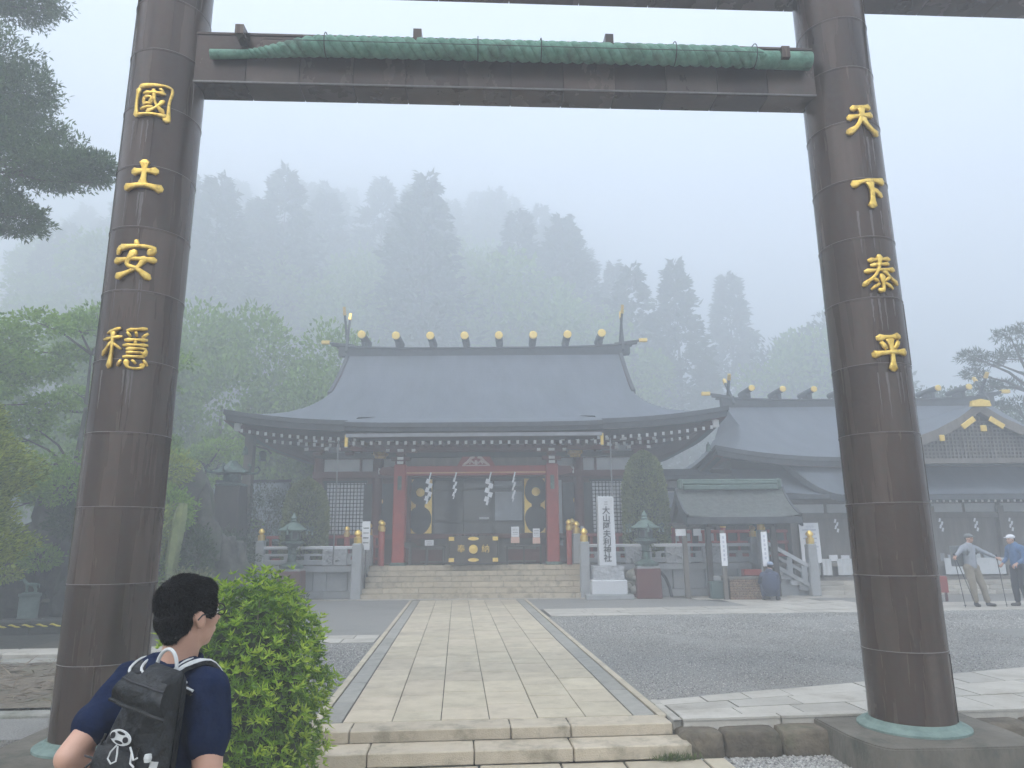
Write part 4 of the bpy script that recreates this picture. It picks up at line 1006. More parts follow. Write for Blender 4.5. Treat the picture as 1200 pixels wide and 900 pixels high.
# lower side roof over the left bay
mb = MB(); mb.grid(lambda a, b: (8.6 + 2.4 * a + .2 * b, 1.0 + 2.4 * b, 3.0 + .95 * b ** 1.4 + .12 * (1 - a)), 8, 8); sroof = mb.build('side_roof', M_roofslate, off, smooth=True, ang=180)
MB().box((9.9, 1.05, 2.94), (2.6, .16, .14)).build('eave_board', M_roofedge, sroof)
MB().box((10.9, 4, 2.0), (5.2, .3, 4.2)).build('side_wall', M_darkwood, off)
orf = MB(); orf.box((0, .7, 0), (.07, 1.4, .09), mi=0); orf.box((0, -.006, 0), (.062, .014, .08), mi=1); orm = orf.mesh('rafter', [M_darkwood, M_wpaint])
for k in range(56):
    o = bpy.data.objects.new('rafter', orm); o.location = (11.75 + .2 * k, .72, 2.76); o.rotation_euler = (.1, 0, 0); link(o, fro)
ridge(off, 15.8, 5.75, 8.0, 7.27, 8, [-4.65 + 1.29 * k for k in range(8)], logr=.12, fin_u=5.35, fin_h=1.15, zt=.2)
# front gable
gb = MB()
gpts = [(0, 5.72), (.7, 5.25), (1.5, 4.86), (2.4, 4.56), (3.3, 4.36), (3.9, 4.28)]
V = []
for v in (.75, 4.4):
    for s in (-1, 1):
        for (a, z) in gpts: V.append((16.1 + s * a, v if v < 1 else 4.6, z + .12))
n6 = len(gpts)
gb.add(V, [(i, i + 1, 2 * n6 + i + 1, 2 * n6 + i) for i in range(n6 - 1)] + [(n6 + i + 1, n6 + i, 3 * n6 + i, 3 * n6 + i + 1) for i in range(n6 - 1)])
gable = gb.build('gable_roof', M_roofslate, off, smooth=True, ang=180)
for s in (-1, 1):
    m_ = MB(); V = [(16.1 + s * a, .72, z + .13) for a, z in gpts] + [(16.1 + s * a, .72, z - .16 - a * .02) for a, z in gpts] + [(16.1 + s * a, .86, z + .13) for a, z in gpts] + [(16.1 + s * a, .86, z - .16 - a * .02) for a, z in gpts]
    m_.add(V, [(i, i + 1, n6 + i + 1, n6 + i) for i in range(n6 - 1)] + [(n6 + i, n6 + i + 1, 3 * n6 + i + 1, 3 * n6 + i) for i in range(n6 - 1)])
    m_.build('barge_board', M_greywood, gable)
    m_ = MB(); m_.box((16.1 + s * .45, .68, 5.2), (.5, .05, .17), M=Matrix.Rotation(s * .6, 3, 'Y'), bev=.01); m_.build('gold_fitting', M_goldfit, gable)
    for a, z in ((1.35, 4.72), (2.6, 4.3)): MB().box((16.1 + s * a, .68, z), (.17, .05, .2), bev=.02).build('gold_fitting', M_goldfit, gable)
m_ = MB(); m_.prism([(15.78, 5.72), (15.82, 5.9), (16.1, 5.96), (16.38, 5.9), (16.42, 5.72)], .6, .72, axes='xz'); m_.build('gold_crown', M_goldfit, gable)
MB().box((16.1, .67, 5.02), (.2, .05, .2), bev=.02).build('gold_fitting', M_goldfit, gable)
MB().add([(16.1 - 3.3, 1.05, 4.0), (16.1 + 3.3, 1.05, 4.0), (16.1, 1.05, 5.55)], [(0, 1, 2)]).build('gable_panel', M_darkwood, gable)
lt = MB()
for k in range(-24, 25):
    x_ = k * .12; top = 5.5 - abs(x_) * .46 - (.15 if abs(x_) > .2 else 0)
    if top > 4.05: lt.box((16.1 + x_, 1.0, (4.0 + top) / 2), (.05, .03, top - 4.0))
z = 4.08
while z < 5.3:
    w_ = (5.45 - z) / .47; lt.box((16.1, .985, z), (2 * min(3.2, w_), .03, .045)); z += .12
tag(lt.build('gable_lattice', M_greywood, gable), kind='stuff')
MB().box((16.1, .95, 4.02), (6.6, .2, .16)).build('gable_beam', M_greywood, gable)
# facade
MB().box((17.2, 3.2, 1.6), (14.0, 2.6, 2.3)).build('shop_recess', M_greywood, off)
for u in (10.2, 12.45, 14.7, 16.95, 19.2, 21.45): MB().box((u, 1.8, 1.5), (.2, .2, 2.3), bev=.01).build('post', M_greywood, off)
MB().box((16.2, 1.82, 2.36), (12.2, .16, .16)).build('head_beam', M_greywood, off)
MB().box((16.2, 1.82, 2.82), (12.2, .16, .12)).build('head_beam', M_greywood, off)
for k in range(5):
    for j in range(2): MB().box((10.2 + 2.25 * k + .6 + 1.08 * j, 1.86, 2.6), (.98, .04, .28)).build('wall_panel', M_white, off)
MB().box((16.2, 1.9, .85), (12.0, .5, .12), bev=.01).build('counter', M_greywood, off)
for i, (u, w_) in enumerate(((10.95, .62), (11.85, .8), (13.6, 1.9), (15.8, 1.9), (18.1, 1.9), (20.3, 1.9))):
    mb = MB(); mb.grid(lambda a, b: (u - w_ / 2 + w_ * a, 1.6 + .02 * math.sin(a * 22 + i), .52 + .5 * b), 20, 2); mb.grid(lambda a, b: (u - w_ / 2 + w_ * (1 - a), 1.62 + .02 * math.sin(a * 22), .52 + .5 * b), 20, 2)
    mb.build('white_curtain', M_white, off, smooth=True, ang=180)
MB().box((16.2, 2.2, .42), (12.6, 1.3, .1)).build('floor_edge', M_greywood, off)
for z, v0, L_ in ((.36, 1.1, 12.8), (.24, .75, 13.2), (.12, .4, 13.6)):
    n = 12
    for k in range(n):
        w_ = L_ / n; MB().box((9.9 + w_ * (k + .5) + (13.6 - L_) / 2, v0 + .3, z - .06), (w_ - .01, .6, .118), bev=.01).build('step_stone', M_pale, off)
# goods on show behind the counter
for k in range(26):
    u = 11.4 + .38 * k; c_ = rnd.choice([M_white, M_paper, M_pink, M_granite, M_greywood, M_refl])
    if k % 3 == 2: continue
    MB().box((u, 1.75, .91 + .13), (.26, .05, rnd.uniform(.14, .26)), bev=.003).build('goods_tray', c_, off)
for k in range(9):
    u = 11.55 + 1.12 * k; m_ = MB()
    for j in range(4): m_.box((u + (.03 if j % 2 else -.03), 1.62, 2.2 - .1 * j), (.06, .006, .12), M=Matrix.Rotation(.3, 3, 'Y'))
    m_.build('paper_streamer', M_paper, off)
for k in range(12):
    u = 11.6 + .78 * k
    MB().tube([(u, 1.95, 2.25), (u + .03, 1.95, 1.9), (u - .04, 1.95, 1.35)], .018, 5).build('hanging_cord', M_greywood, off)
board = hthing('information_board', 'tall white information board leaning on the front of the office hall', 'sign', 10.62, 1.5, .42)
MB().box((0, 0, 1.1), (.62, .03, 1.25), bev=.004).build('sheet', M_paper, board).rotation_euler = (-.03, 0, 0)
M_faint = mat('faint_print', (.42, .44, .5), (.62, .64, .7), scale=60, rough=.8)
for k in range(7): MB().box((rnd.uniform(-.03, .03), -.045, 1.5 - .13 * k), (rnd.uniform(.3, .46), .004, .045)).build('print_line', M_faint, board)
m_ = MB()
for k in range(5): m_.tube([(-.12 + .05 * k, -.045, 1.58), (-.1 + .05 * k, -.045, 1.64), (-.08 + .05 * k, -.045, 1.58)], .006, 4)
m_.build('printed_crest', M_faint, board)
for s in (-1, 1): MB().box((s * .28, .02, .24), (.05, .05, .5)).build('leg', M_darkwood, board)

# covered passage between the halls
pas = hthing('covered_passage', 'low covered passage with white panels linking the main hall and the office hall', 'passage', 8.0, 4.0)
MB().box((0, .3, 2.2), (4.6, .4, 3.0)).build('wall', M_darkwood, pas)
for k in range(5):
    MB().box((-1.9 + .93 * k, .06, 3.58), (.82, .05, .26)).build('wall_panel', M_white, pas)
    w_ = MB().box((-1.9 + .93 * k, .06, 2.92), (.8, .05, .86), bev=.01).build('window', M_white, pas)
    for s in (-1, 1): MB().box((-1.9 + .93 * k + s * .19, .02, 2.95), (.33, .03, .7)).build('pane', M_refl, w_)
    MB().box((-1.44 + .93 * k, .03, 2.7), (.1, .12, 2.2)).build('post', M_darkwood, pas)
    MB().box((-1.9 + .93 * k, .06, 1.75), (.8, .05, .5)).build('wall_panel', M_white, pas)
for z in (3.42, 3.76, 2.44, 2.1): MB().box((0, .02, z), (4.6, .1, .09)).build('rail', M_darkwood, pas)
mb = MB(); mb.grid(lambda a, b: (-2.4 + 4.8 * a, -.7 + 1.6 * b, 3.82 + .4 * b), 4, 4); mb.build('roof', M_roofslate, pas)
MB().box((0, -.68, 3.78), (4.8, .1, .14)).build('eave_board', M_roofedge, pas)
for u, v in ((6.35, 1.95), (7.1, 1.95), (8.0, 1.95), (9.0, 2.1)): redpost(pas, u - 8.0, v - 4.0, 1.1, .92)
rail = MB()
for z in (1.15, 1.55, 1.9): rail.box((.3, -2.0, z), (3.6, .1, .1), bev=.01)
for k in range(10): rail.box((-1.4 + .38 * k, -2.0, 1.5), (.07, .07, .75))
rail.build('balustrade', M_red, pas)
MB().box((.2, -1.9, .85), (4.2, 1.6, .1)).build('floor', M_greywood, pas)

# ---- side stairs at the right end of the platform
ss = hthing('side_stairs', 'small grey stone stairs going down to the right beside the pavilion', 'stairs', 8.6, .9)
for k in range(6):
    z = .92 - .153 * (k + 1)
    MB().box((.15 + .27 * k, 0, z + .076 - .0), (.34, 1.4, .15), bev=.012).build('step_stone', M_whitegranite if k % 2 else M_granite, ss)
    if z > .1: MB().box((.1 + .27 * k, .05, z / 2), (.3, 1.2, z)).build('riser_block', M_granite, ss)
sr = hthing('sloping_rail', 'sloping stone rail of the side stairs ending at a gold-capped post', 'railing', 8.7, .15)
for z, r_ in ((.62, .075), (.36, .06), (.06, .08)):
    MB().tube([(0, 0, z + .95), (1.35, 0, z + .18)], r_, 4).build('rail', M_whitegranite if z > .6 else M_granite, sr)
for k in range(3): MB().box((.25 + .42 * k, 0, 1.12 - .25 * k), (.16, .1, .5)).build('baluster', M_granite, sr)
newel('grey stone post with gold finial at the foot of the small side stairs', 10.05, .15, 0, 1.5)
newel('weathered stone post with gold top behind the pavilion posts', 8.62, .15, .3, 1.62)

M_ridgeverd = mat('dull_copper_ridge', (.06, .10, .085), (.13, .19, .16), scale=7, rough=.75, bump=.3)
# ================================================================ PURIFICATION PAVILION
pv_ = hthing('purification_pavilion', 'small open pavilion with a green copper ridge over a mottled stone basin box', 'pavilion', 7.8, .3)
def pzf(d): return 3.12 - .95 * (d / 1.2) ** .72 + .10 * (d / 1.2) ** 3
for s in (-1, 1):
    mb = MB(); mb.grid(lambda a, b: (-1.62 + 3.24 * a + (a - .5) * .06 * b, s * 1.22 * b, pzf(1.22 * b) + .07 * abs(2 * a - 1) ** 3), 24, 12)
    mb.grid(lambda a, b: (-1.62 + 3.24 * a + (a - .5) * .06 * b, s * 1.22 * b, pzf(1.22 * b) - .2 + .07 * abs(2 * a - 1) ** 3), 24, 12)
    r_ = mb.build('roof_slope', M_thatch, pv_, smooth=True, ang=180)
    MB().box((0, s * 1.2, pzf(1.22) - .09), (3.3, .07, .2), bev=.01).build('eave_board', M_roofedge, r_)
    ds = np.linspace(0, 1.24, 10)   # curved gable boards
    for q_ in (-1, 1):
        m_ = MB(); V = [(q_ * 1.66, s * d, pzf(d) + .1) for d in ds] + [(q_ * 1.66, s * d, pzf(d) - .26) for d in ds] + [(q_ * 1.60, s * d, pzf(d) + .1) for d in ds] + [(q_ * 1.60, s * d, pzf(d) - .26) for d in ds]
        m_.add(V, [(i, i + 1, 11 + i, 10 + i) for i in range(9)] + [(20 + i, 30 + i, 31 + i, 21 + i) for i in range(9)] + [(i, 20 + i, 21 + i, i + 1) for i in range(9)] + [(10 + i, 11 + i, 31 + i, 30 + i) for i in range(9)])
        m_.build('gable_board', M_roofedge, r_)
for q_ in (-1, 1): MB().add([(q_ * 1.5, -1.1, 2.1), (q_ * 1.5, 1.1, 2.1), (q_ * 1.5, 0, 3.05)], [(0, 1, 2), (2, 1, 0)]).build('gable_panel', M_darkwood, pv_)
rg = MB(); rg.box((0, 0, 3.2), (2.85, .3, .14), bev=.02); rg.box((0, 0, 3.33), (2.95, .2, .1), bev=.03); rg.build('copper_ridge', M_ridgeverd, pv_)
MB().cyl((-1.55, 0, 3.4), (1.55, 0, 3.4), .055, .055, 10).build('ridge_roll', M_ridgeverd, pv_)
for s in (-1, 1): MB().box((s * 1.5, 0, 3.3), (.12, .34, .32), bev=.04).build('ridge_end', M_ridgeverd, pv_)
for u in (-.95, .95):
    for v in (-.75, .75): MB().box((u, v, 1.2), (.16, .16, 2.3), bev=.012, top=.94).build('post', M_darkwood, pv_)
for v in (-.75, .75): MB().box((0, v, 2.2), (2.6, .13, .18), bev=.01).build('tie_beam', M_darkwood, pv_)
for u in (-.95, .95): MB().box((u, 0, 2.08), (.12, 2.0, .16), bev=.01).build('tie_beam', M_darkwood, pv_)
MB().box((0, 0, 2.22), (2.9, 1.9, .05)).build('ceiling', M_darkwood, pv_)
bx = hthing('basin_box', 'brown mottled rubble-faced water basin box under the pavilion', 'basin', 7.75, -.55)
MB().box((0, 0, .28), (1.04, .8, .56), bev=.01).build('core', M_joint, bx)
for fy in (-.41,):
    for r_ in range(8):
        x_ = -.52
        while x_ < .5:
            w_ = min(rnd.uniform(.06, .14), .52 - x_); m_ = MB(); m_.box((0, 0, 0), (w_ * .92, .05, .062), bev=.012, M=Matrix.Rotation(rnd.uniform(-.2, .2), 3, 'Y')); m_.build('stone', M_brick, bx, loc=(x_ + w_ / 2, fy, .04 + r_ * .068)); x_ += w_
MB().box((0, 0, .59), (1.12, .9, .07), bev=.015).build('rim', M_greywood, bx)
MB().box((0, 0, .63), (.9, .66, .01)).build('water', M_glass, bx)
MB().box((.28, .1, .72), (.5, .3, .16), bev=.01).build('red_box', M_red, bx)
bn = hthing('green_bin', 'square grey-green bin standing at the left of the mottled basin box', 'bin', 7.0, -.5)
MB().box((0, 0, .22), (.42, .42, .44), bev=.02, top=1.06).build('body', M_green_bin, bn); MB().box((0, 0, .46), (.46, .46, .05), bev=.015).build('lid', M_green_bin, bn)
MB().box((.0, 0, .56), (.2, .2, .12), bev=.01).build('handle', M_granite, bn)
def pole_sign(label, u, v, z0, z1, h_, tilt=0):
    t = hthing('pole_sign', label, 'sign', u, v, 0)
    MB().box((0, .03, h_ / 2), (.12, .08, h_), bev=.008).build('pole', M_greywood, t)
    MB().box((0, -.03, (z0 + z1) / 2), (.17, .02, z1 - z0), bev=.002).build('sheet', M_paper, t)
    for k in range(6): MB().box((0, -.043, z1 - .12 - k * .12), (.05, .003, .07)).build('print_mark', M_faint, t)
pole_sign('white vertical sign strip on a grey post left of the mottled basin box', 7.12, -.98, .92, 1.82, 1.9)
pole_sign('white vertical sign strip above the crouching person by the basin box', 8.28, -.98, .9, 1.85, 1.9)
ns = hthing('notice_stand', 'weathered post with a crossbar and small white notices left of the pavilion', 'sign', 6.2, -.3)
MB().box((0, 0, 1.05), (.14, .14, 2.1), bev=.01, top=.9).build('post', M_greywood, ns); MB().box((.15, 0, 2.02), (.95, .1, .07)).build('crossbar', M_greywood, ns)
for x_ in (-.12, .36): MB().box((x_, -.07, 1.86), (.22 if x_ > 0 else .3, .02, .2)).build('sheet', M_paper, ns)
MB().box((.15, 0, 2.1), (1.1, .3, .05)).build('small_roof', M_darkwood, ns)

# ================================================================ STONE MONUMENT
mon = hthing('stone_monument', 'tall white stone pillar carved with black shrine-name characters, right of the stairs', 'monument', 3.93, -.1)
MB().box((0, 0, .065), (1.35, 1.1, .13), bev=.01).build('base_slab', M_granite, mon)
MB().box((0, 0, .33), (1.02, .85, .4), bev=.02).build('lower_base', M_whitegranite, mon)
bm = bmesh.new(); bmesh.ops.create_cube(bm, size=1); bmesh.ops.subdivide_edges(bm, edges=bm.edges[:], cuts=7, use_grid_fill=True)
for v_ in bm.verts:
    n_ = noise.noise(v_.co * 4) * .05; v_.co = Vector((v_.co.x * .88, v_.co.y * .7, v_.co.z * .4)) * (1 + n_)
me = bpy.data.meshes.new('rough_base'); bm.to_mesh(me); bm.free(); me.materials.append(M_roughgranite); o = bpy.data.objects.new('rough_base', me); o.location = (0, 0, .72); link(o, mon)
MB().box((0, 0, 1.92), (.5, .44, 2.0), bev=.012, top=.93).build('shaft', M_whitegranite, mon)
for k, ch in enumerate('大山阿夫利神社'):
    z = 2.5 - .228 * k; text_obj('carved_character', ch, .235, .004, M_ink, mon, (0, -.222 + (1.92 - z) * -.016 * .5, z), off=.004)
for k in range(2): MB().box((0, -.214, 2.76 - .07 * k), (.1, .004, .03)).build('small_mark', M_granite, mon)

# ================================================================ BRONZE LANTERNS
M_capverd = mat('cap_verdigris', (.06, .10, .085), (.17, .25, .21), scale=9, rough=.7, bump=.3)
def lantern(label, u, v):
    t = hthing('bronze_lantern', label, 'lantern', u, v, group='green bronze lanterns on red-brown pedestals')
    MB().box((0, 0, .42), (.74, .66, .84), bev=.02, top=.95).build('pedestal', M_dred, t)
    MB().box((0, 0, .87), (.66, .6, .07), bev=.01).build('pedestal_cap', M_granite, t)
    m_ = MB(); m_.lathe([(.34, .9), (.36, .98), (.24, 1.04), (.13, 1.1), (.11, 1.3), (.14, 1.33), (.11, 1.36), (.12, 1.5), (.22, 1.58), (.34, 1.62), (.34, 1.67), (.26, 1.7)], n=18); m_.build('stem', M_bronze, t, smooth=True)
    m_ = MB(); m_.lathe([(.2, 1.7), (.23, 1.73), (.23, 1.97), (.2, 2.0)], n=6); fb = m_.build('fire_box', M_bronze, t)
    for k in range(6):
        a = PI / 3 * k; MB().box((.205 * math.cos(a), .205 * math.sin(a), 1.85), (.02, .13, .17), rz=a).build('window', M_black, fb)
    m_ = MB(); m_.lathe([(.3, 1.98), (.46, 2.0), (.45, 2.03), (.3, 2.1), (.2, 2.19), (.12, 2.22), (.1, 2.25)], n=6); rf = m_.build('cap_roof', M_capverd, t, smooth=True, ang=30)
    for k in range(6):
        a = PI / 3 * (k + .5); c_, s_ = math.cos(a), math.sin(a)
        MB().tube([(c_ * r_, s_ * r_, z) for r_, z in ((.44, 2.0), (.55, 2.01), (.6, 2.07), (.56, 2.12), (.51, 2.09))], [.022, .022, .02, .018, .012], 6).build('curl', M_bronze, rf, smooth=True)
        MB().lathe([(.012, 0), (.02, -.06), (.035, -.12)], n=8).build('bell', M_paleverd, rf, loc=(c_ * .56, s_ * .56, 2.0))
    MB().lathe([(.05, 2.24), (.1, 2.28), (.06, 2.32), (.09, 2.37), (.05, 2.43), (.01, 2.52)], n=12).build('finial', M_paleverd, t, smooth=True)
    return t
lantern('green bronze lantern on a red-brown pedestal right of the white stone monument', 5.1, -.02)
lantern('green bronze lantern on a red-brown pedestal left of the stairs, behind the azalea bush', -5.35, -.02)
rk = hthing('stone_pile', 'low pile of grey stones between the monument and the right lantern', 'stones', 4.65, .1)
for k in range(14):
    bm = bmesh.new(); bmesh.ops.create_icosphere(bm, subdivisions=2, radius=1); rr = rnd.uniform(.09, .17)
    vs = [v_.co * rr * (1 + .3 * noise.noise(v_.co * 1.3 + Vector((k, 0, 0)))) for v_ in bm.verts]; fs = [tuple(q.index for q in f_.verts) for f_ in bm.faces]; bm.free()
    m_ = MB(); m_.add(vs, fs); m_.build('stone', M_concrete, rk, smooth=True, loc=(rnd.uniform(-.2, .15), rnd.uniform(-.2, .2), .1 + .045 * k), ang=180)
dg = hthing('drain_hose', 'dark curved hose hanging down the right side of the lantern pedestal', 'hose', 5.6, .0)
MB().tube([(-.1, 0, .75), (.05, 0, .55), (.15, 0, .3), (.2, 0, .03)], .045, 8).build('hose', M_ink, dg, smooth=True)

# ================================================================ TALL LANTERN AND ROOF AT THE LEFT
tl = hthing('tall_lantern', 'tall old bronze lantern with curled roof corners on a dark pedestal, left of the hall', 'lantern', -8.0, 1.8)
MB().box((0, 0, 2.5), (1.0, .9, 1.95), top=.78, bev=.02).build('pedestal', M_darkwood, tl)
MB().box((0, -.44, 2.5), (.46, .04, 1.2)).build('pedestal_panel', M_greywood, tl).rotation_euler = (-.05, 0, 0)
MB().box((0, 0, 1.5), (1.3, 1.2, .14), bev=.02).build('footing', M_granite, tl); MB().box((0, 0, .7), (1.5, 1.4, 1.5), bev=.04).build('rock_base', M_rock, tl)
MB().lathe([(.5, 3.46), (.52, 3.52), (.3, 3.58), (.28, 3.62)], n=8).build('platform', M_bronze, tl)
MB().lathe([(.26, 3.62), (.28, 3.66), (.28, 3.84), (.25, 3.88)], n=6).build('fire_box', M_bronze, tl)
rf = MB().lathe([(.4, 3.86), (.62, 3.88), (.58, 3.95), (.3, 4.1), (.16, 4.22), (.12, 4.3)], n=6).build('cap_roof', M_bronze, tl, smooth=True, ang=30)
for k in range(6):
    a = PI / 3 * (k + .5); c_, s_ = math.cos(a), math.sin(a)
    MB().tube([(c_ * r_, s_ * r_, z) for r_, z in ((.6, 3.9), (.78, 3.92), (.86, 4.04), (.78, 4.14), (.7, 4.08))], [.04, .04, .035, .03, .02], 6).build('curl', M_bronze, rf, smooth=True)
pl = hthing('banner_post', 'pale weathered post with a small hanging lamp rising left of the hall eave', 'post', -8.0, 3.2)
MB().box((0, 0, 2.9), (.3, .3, 5.2), bev=.01).build('post', M_greywood, pl); MB().box((0, 0, 5.45), (.5, .5, .12), bev=.02).build('cap', M_greywood, pl)
MB().tube([(.1, 0, 5.0), (.6, 0, 4.85), (.75, 0, 4.7)], .03, 6).build('arm', M_greywood, pl)
MB().lathe([(.04, .34), (.16, .28), (.12, .26), (.12, .04), (.15, .0)], n=6).build('hanging_lamp', M_bronze, pl, loc=(.45, 0, 4.45))
ob_ = hthing('outbuilding', 'low outbuilding with a pale blue-grey metal roof behind the tall lantern', 'building', -9.2, 5.2)
M_paleroof = mat('pale_metal_roof', (.16, .2, .23), (.22, .26, .29), scale=2, rough=.5)
m_ = MB(); m_.add([(-2.2, -1.3, 1.7), (2.6, -1.3, 1.7), (1.6, 1.3, 4.0), (-1.2, 1.3, 4.0), (-2.2, 3.9, 1.7), (2.6, 3.9, 1.7)], [(0, 1, 2, 3), (3, 2, 5, 4), (0, 3, 4), (1, 5, 2)]); m_.build('roof', M_paleroof, ob_)
MB().box((.2, 1.3, 4.02), (2.9, .2, .1)).build('ridge_cap', M_roofedge, ob_)
MB().box((.2, 1.3, .85), (4.2, 4.4, 1.7)).build('wall', M_darkwood, ob_)
# ================================================================ VEGETATION
def sup(t, c, r, p=2.0): pass
L_azalea = leafmat('azalea_leaf', (.03, .085, .01), (.20, .36, .03), trans=.3, rough=.4)
L_azalea_tip = leafmat('azalea_new_leaf', (.18, .36, .025), (.44, .56, .06), trans=.35, rough=.4)
L_topiary = leafmat('topiary_leaf', (.05, .075, .022), (.26, .30, .10), trans=.15)
L_gold = leafmat('golden_cypress_leaf', (.04, .09, .01), (.44, .52, .085), trans=.25)
L_maple = leafmat('maple_leaf', (.085, .19, .02), (.32, .50, .07), trans=.4)
L_cedar = leafmat('cedar_needle', (.012, .032, .012), (.045, .085, .03), trans=.15)
L_cedarL = leafmat('near_cedar_needle', (.025, .07, .022), (.12, .20, .07), trans=.25)
L_dark = leafmat('dark_shrub_leaf', (.012, .03, .01), (.06, .10, .03), trans=.15)
L_forest = leafmat('forest_leaf', (.02, .05, .018), (.075, .13, .045), trans=.15)
L_light = leafmat('light_forest_leaf', (.08, .17, .025), (.26, .42, .06), trans=.3)

def shell_points(n, c, r, lump=.12, ls=3.0, p=2.4, zmin=-1.0, rng=RG, inner=0.25):
    """points on a bumpy superellipsoid, some a little inside it"""
    d = rng.normal(size=(int(n * 2.2), 3)); d /= np.linalg.norm(d, axis=1, keepdims=True); d = d[d[:, 2] > zmin][:n]
    s = (np.abs(d) ** p).sum(1) ** (1 / p); d2 = d / s[:, None]
    k = np.array([1 + lump * noise.noise(Vector(q * ls) + Vector(c)) + lump * .5 * noise.noise(Vector(q * ls * 2.7)) for q in d])
    k *= 1 - np.abs(rng.normal(0, inner * .25, len(d)))
    return np.array(c) + d2 * k[:, None] * np.array(r), d
# ---- azalea bush beside the person
az = thing('azalea_bush', 'big bright green azalea bush beside the person with the black backpack', 'bush', (-1.50, 5.45, -.25))
def whorls(P, D, L_, W, k=7, spread=.9, rng=RG):
    
    cs, ds = [], []
    for j in range(k):
        q = rng.normal(size=P.shape); q -= D * (q * D).sum(1, keepdims=True); q /= np.linalg.norm(q, axis=1, keepdims=True)
        cs.append(P - D * .01); ds.append(D * .55 + q * spread)
    return leaves(np.concatenate(cs), np.concatenate(ds), L_, W, fold=.2, jit=.5)
P1, D1 = shell_points(5600, (0, 0, .74), (.56, .57, .90), p=2.12, lump=.22, ls=3.4, zmin=-.85, inner=.7)
D1 = D1 * .7 + np.array([0, 0, .55]) + RG.normal(0, .25, D1.shape); D1 /= np.linalg.norm(D1, axis=1, keepdims=True)
v, f = whorls(P1, D1, .045, .0125); np_obj('foliage', v, f, L_azalea, az)
P2, D2 = shell_points(1300, (0, 0, .75), (.59, .60, .93), p=2.12, lump=.22, ls=3.4, zmin=-.45, inner=.12)
D2 = D2 * .7 + np.array([0, 0, .75]) + RG.normal(0, .2, D2.shape); D2 /= np.linalg.norm(D2, axis=1, keepdims=True)
v, f = whorls(P2, D2, .046, .0125, k=8, spread=.8); np_obj('new_shoots', v, f, L_azalea_tip, az)
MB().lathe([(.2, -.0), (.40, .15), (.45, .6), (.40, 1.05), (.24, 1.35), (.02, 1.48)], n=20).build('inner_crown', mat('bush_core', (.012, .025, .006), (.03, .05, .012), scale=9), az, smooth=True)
tw = MB()
for k in range(70):
    a = rnd.uniform(0, 2 * PI); e = rnd.uniform(.2, 1.2)
    tip = Vector((.50 * math.cos(a) * math.cos(e), .50 * math.sin(a) * math.cos(e), .82 + .86 * math.sin(e) * rnd.uniform(.4, 1))); b = Vector((rnd.uniform(-.12, .12), rnd.uniform(-.12, .12), 0))
    m_ = (b + tip) / 2 + Vector((rnd.uniform(-.08, .08), rnd.uniform(-.08, .08), -.08)); tw.tube([b, m_, tip], [.014, .009, .003], 5)
o = tw.build('twigs', mat('grey_twig', (.12, .10, .075), (.24, .2, .16), scale=20), az, smooth=True); o['kind'] = 'stuff'
# ---- clipped topiaries
def topiary(label, u, v, z, r, h, n):
    t = hthing('topiary', label, 'bush', u, v, z, group='clipped cone shrubs beside the hall')
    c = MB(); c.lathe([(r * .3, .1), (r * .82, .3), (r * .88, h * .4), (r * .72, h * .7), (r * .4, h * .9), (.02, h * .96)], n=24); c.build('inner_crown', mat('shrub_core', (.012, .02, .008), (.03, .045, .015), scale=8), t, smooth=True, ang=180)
    zz = RG.uniform(.02, 1, n) ** .85; a = RG.uniform(0, 2 * PI, n)
    pr = np.interp(zz, [0, .12, .4, .68, .85, .94, 1], [.85, .98, 1.0, .93, .74, .5, .06]) * r * (1 + .05 * np.sin(a * 7 + zz * 9) + RG.normal(0, .035, n))
    P = np.stack([pr * np.cos(a), pr * np.sin(a), zz * h + .05], 1); D = np.stack([np.cos(a), np.sin(a), np.full(n, .7)], 1) + RG.normal(0, .35, (n, 3))
    v, f = leaves(P, D, .10, .045, fold=.2); np_obj('foliage', v, f, L_topiary, t)
    MB().cyl((0, 0, -.1), (0, 0, .5), .09, .07, 8).build('trunk', M_bark, t)
topiary('tall clipped dark green cone shrub behind the right bronze lantern', 5.4, 1.35, .92, .66, 3.45, 15000)
topiary('shorter clipped olive cone shrub behind the left bronze lantern', -5.4, 1.35, .92, .66, 2.62, 12000)
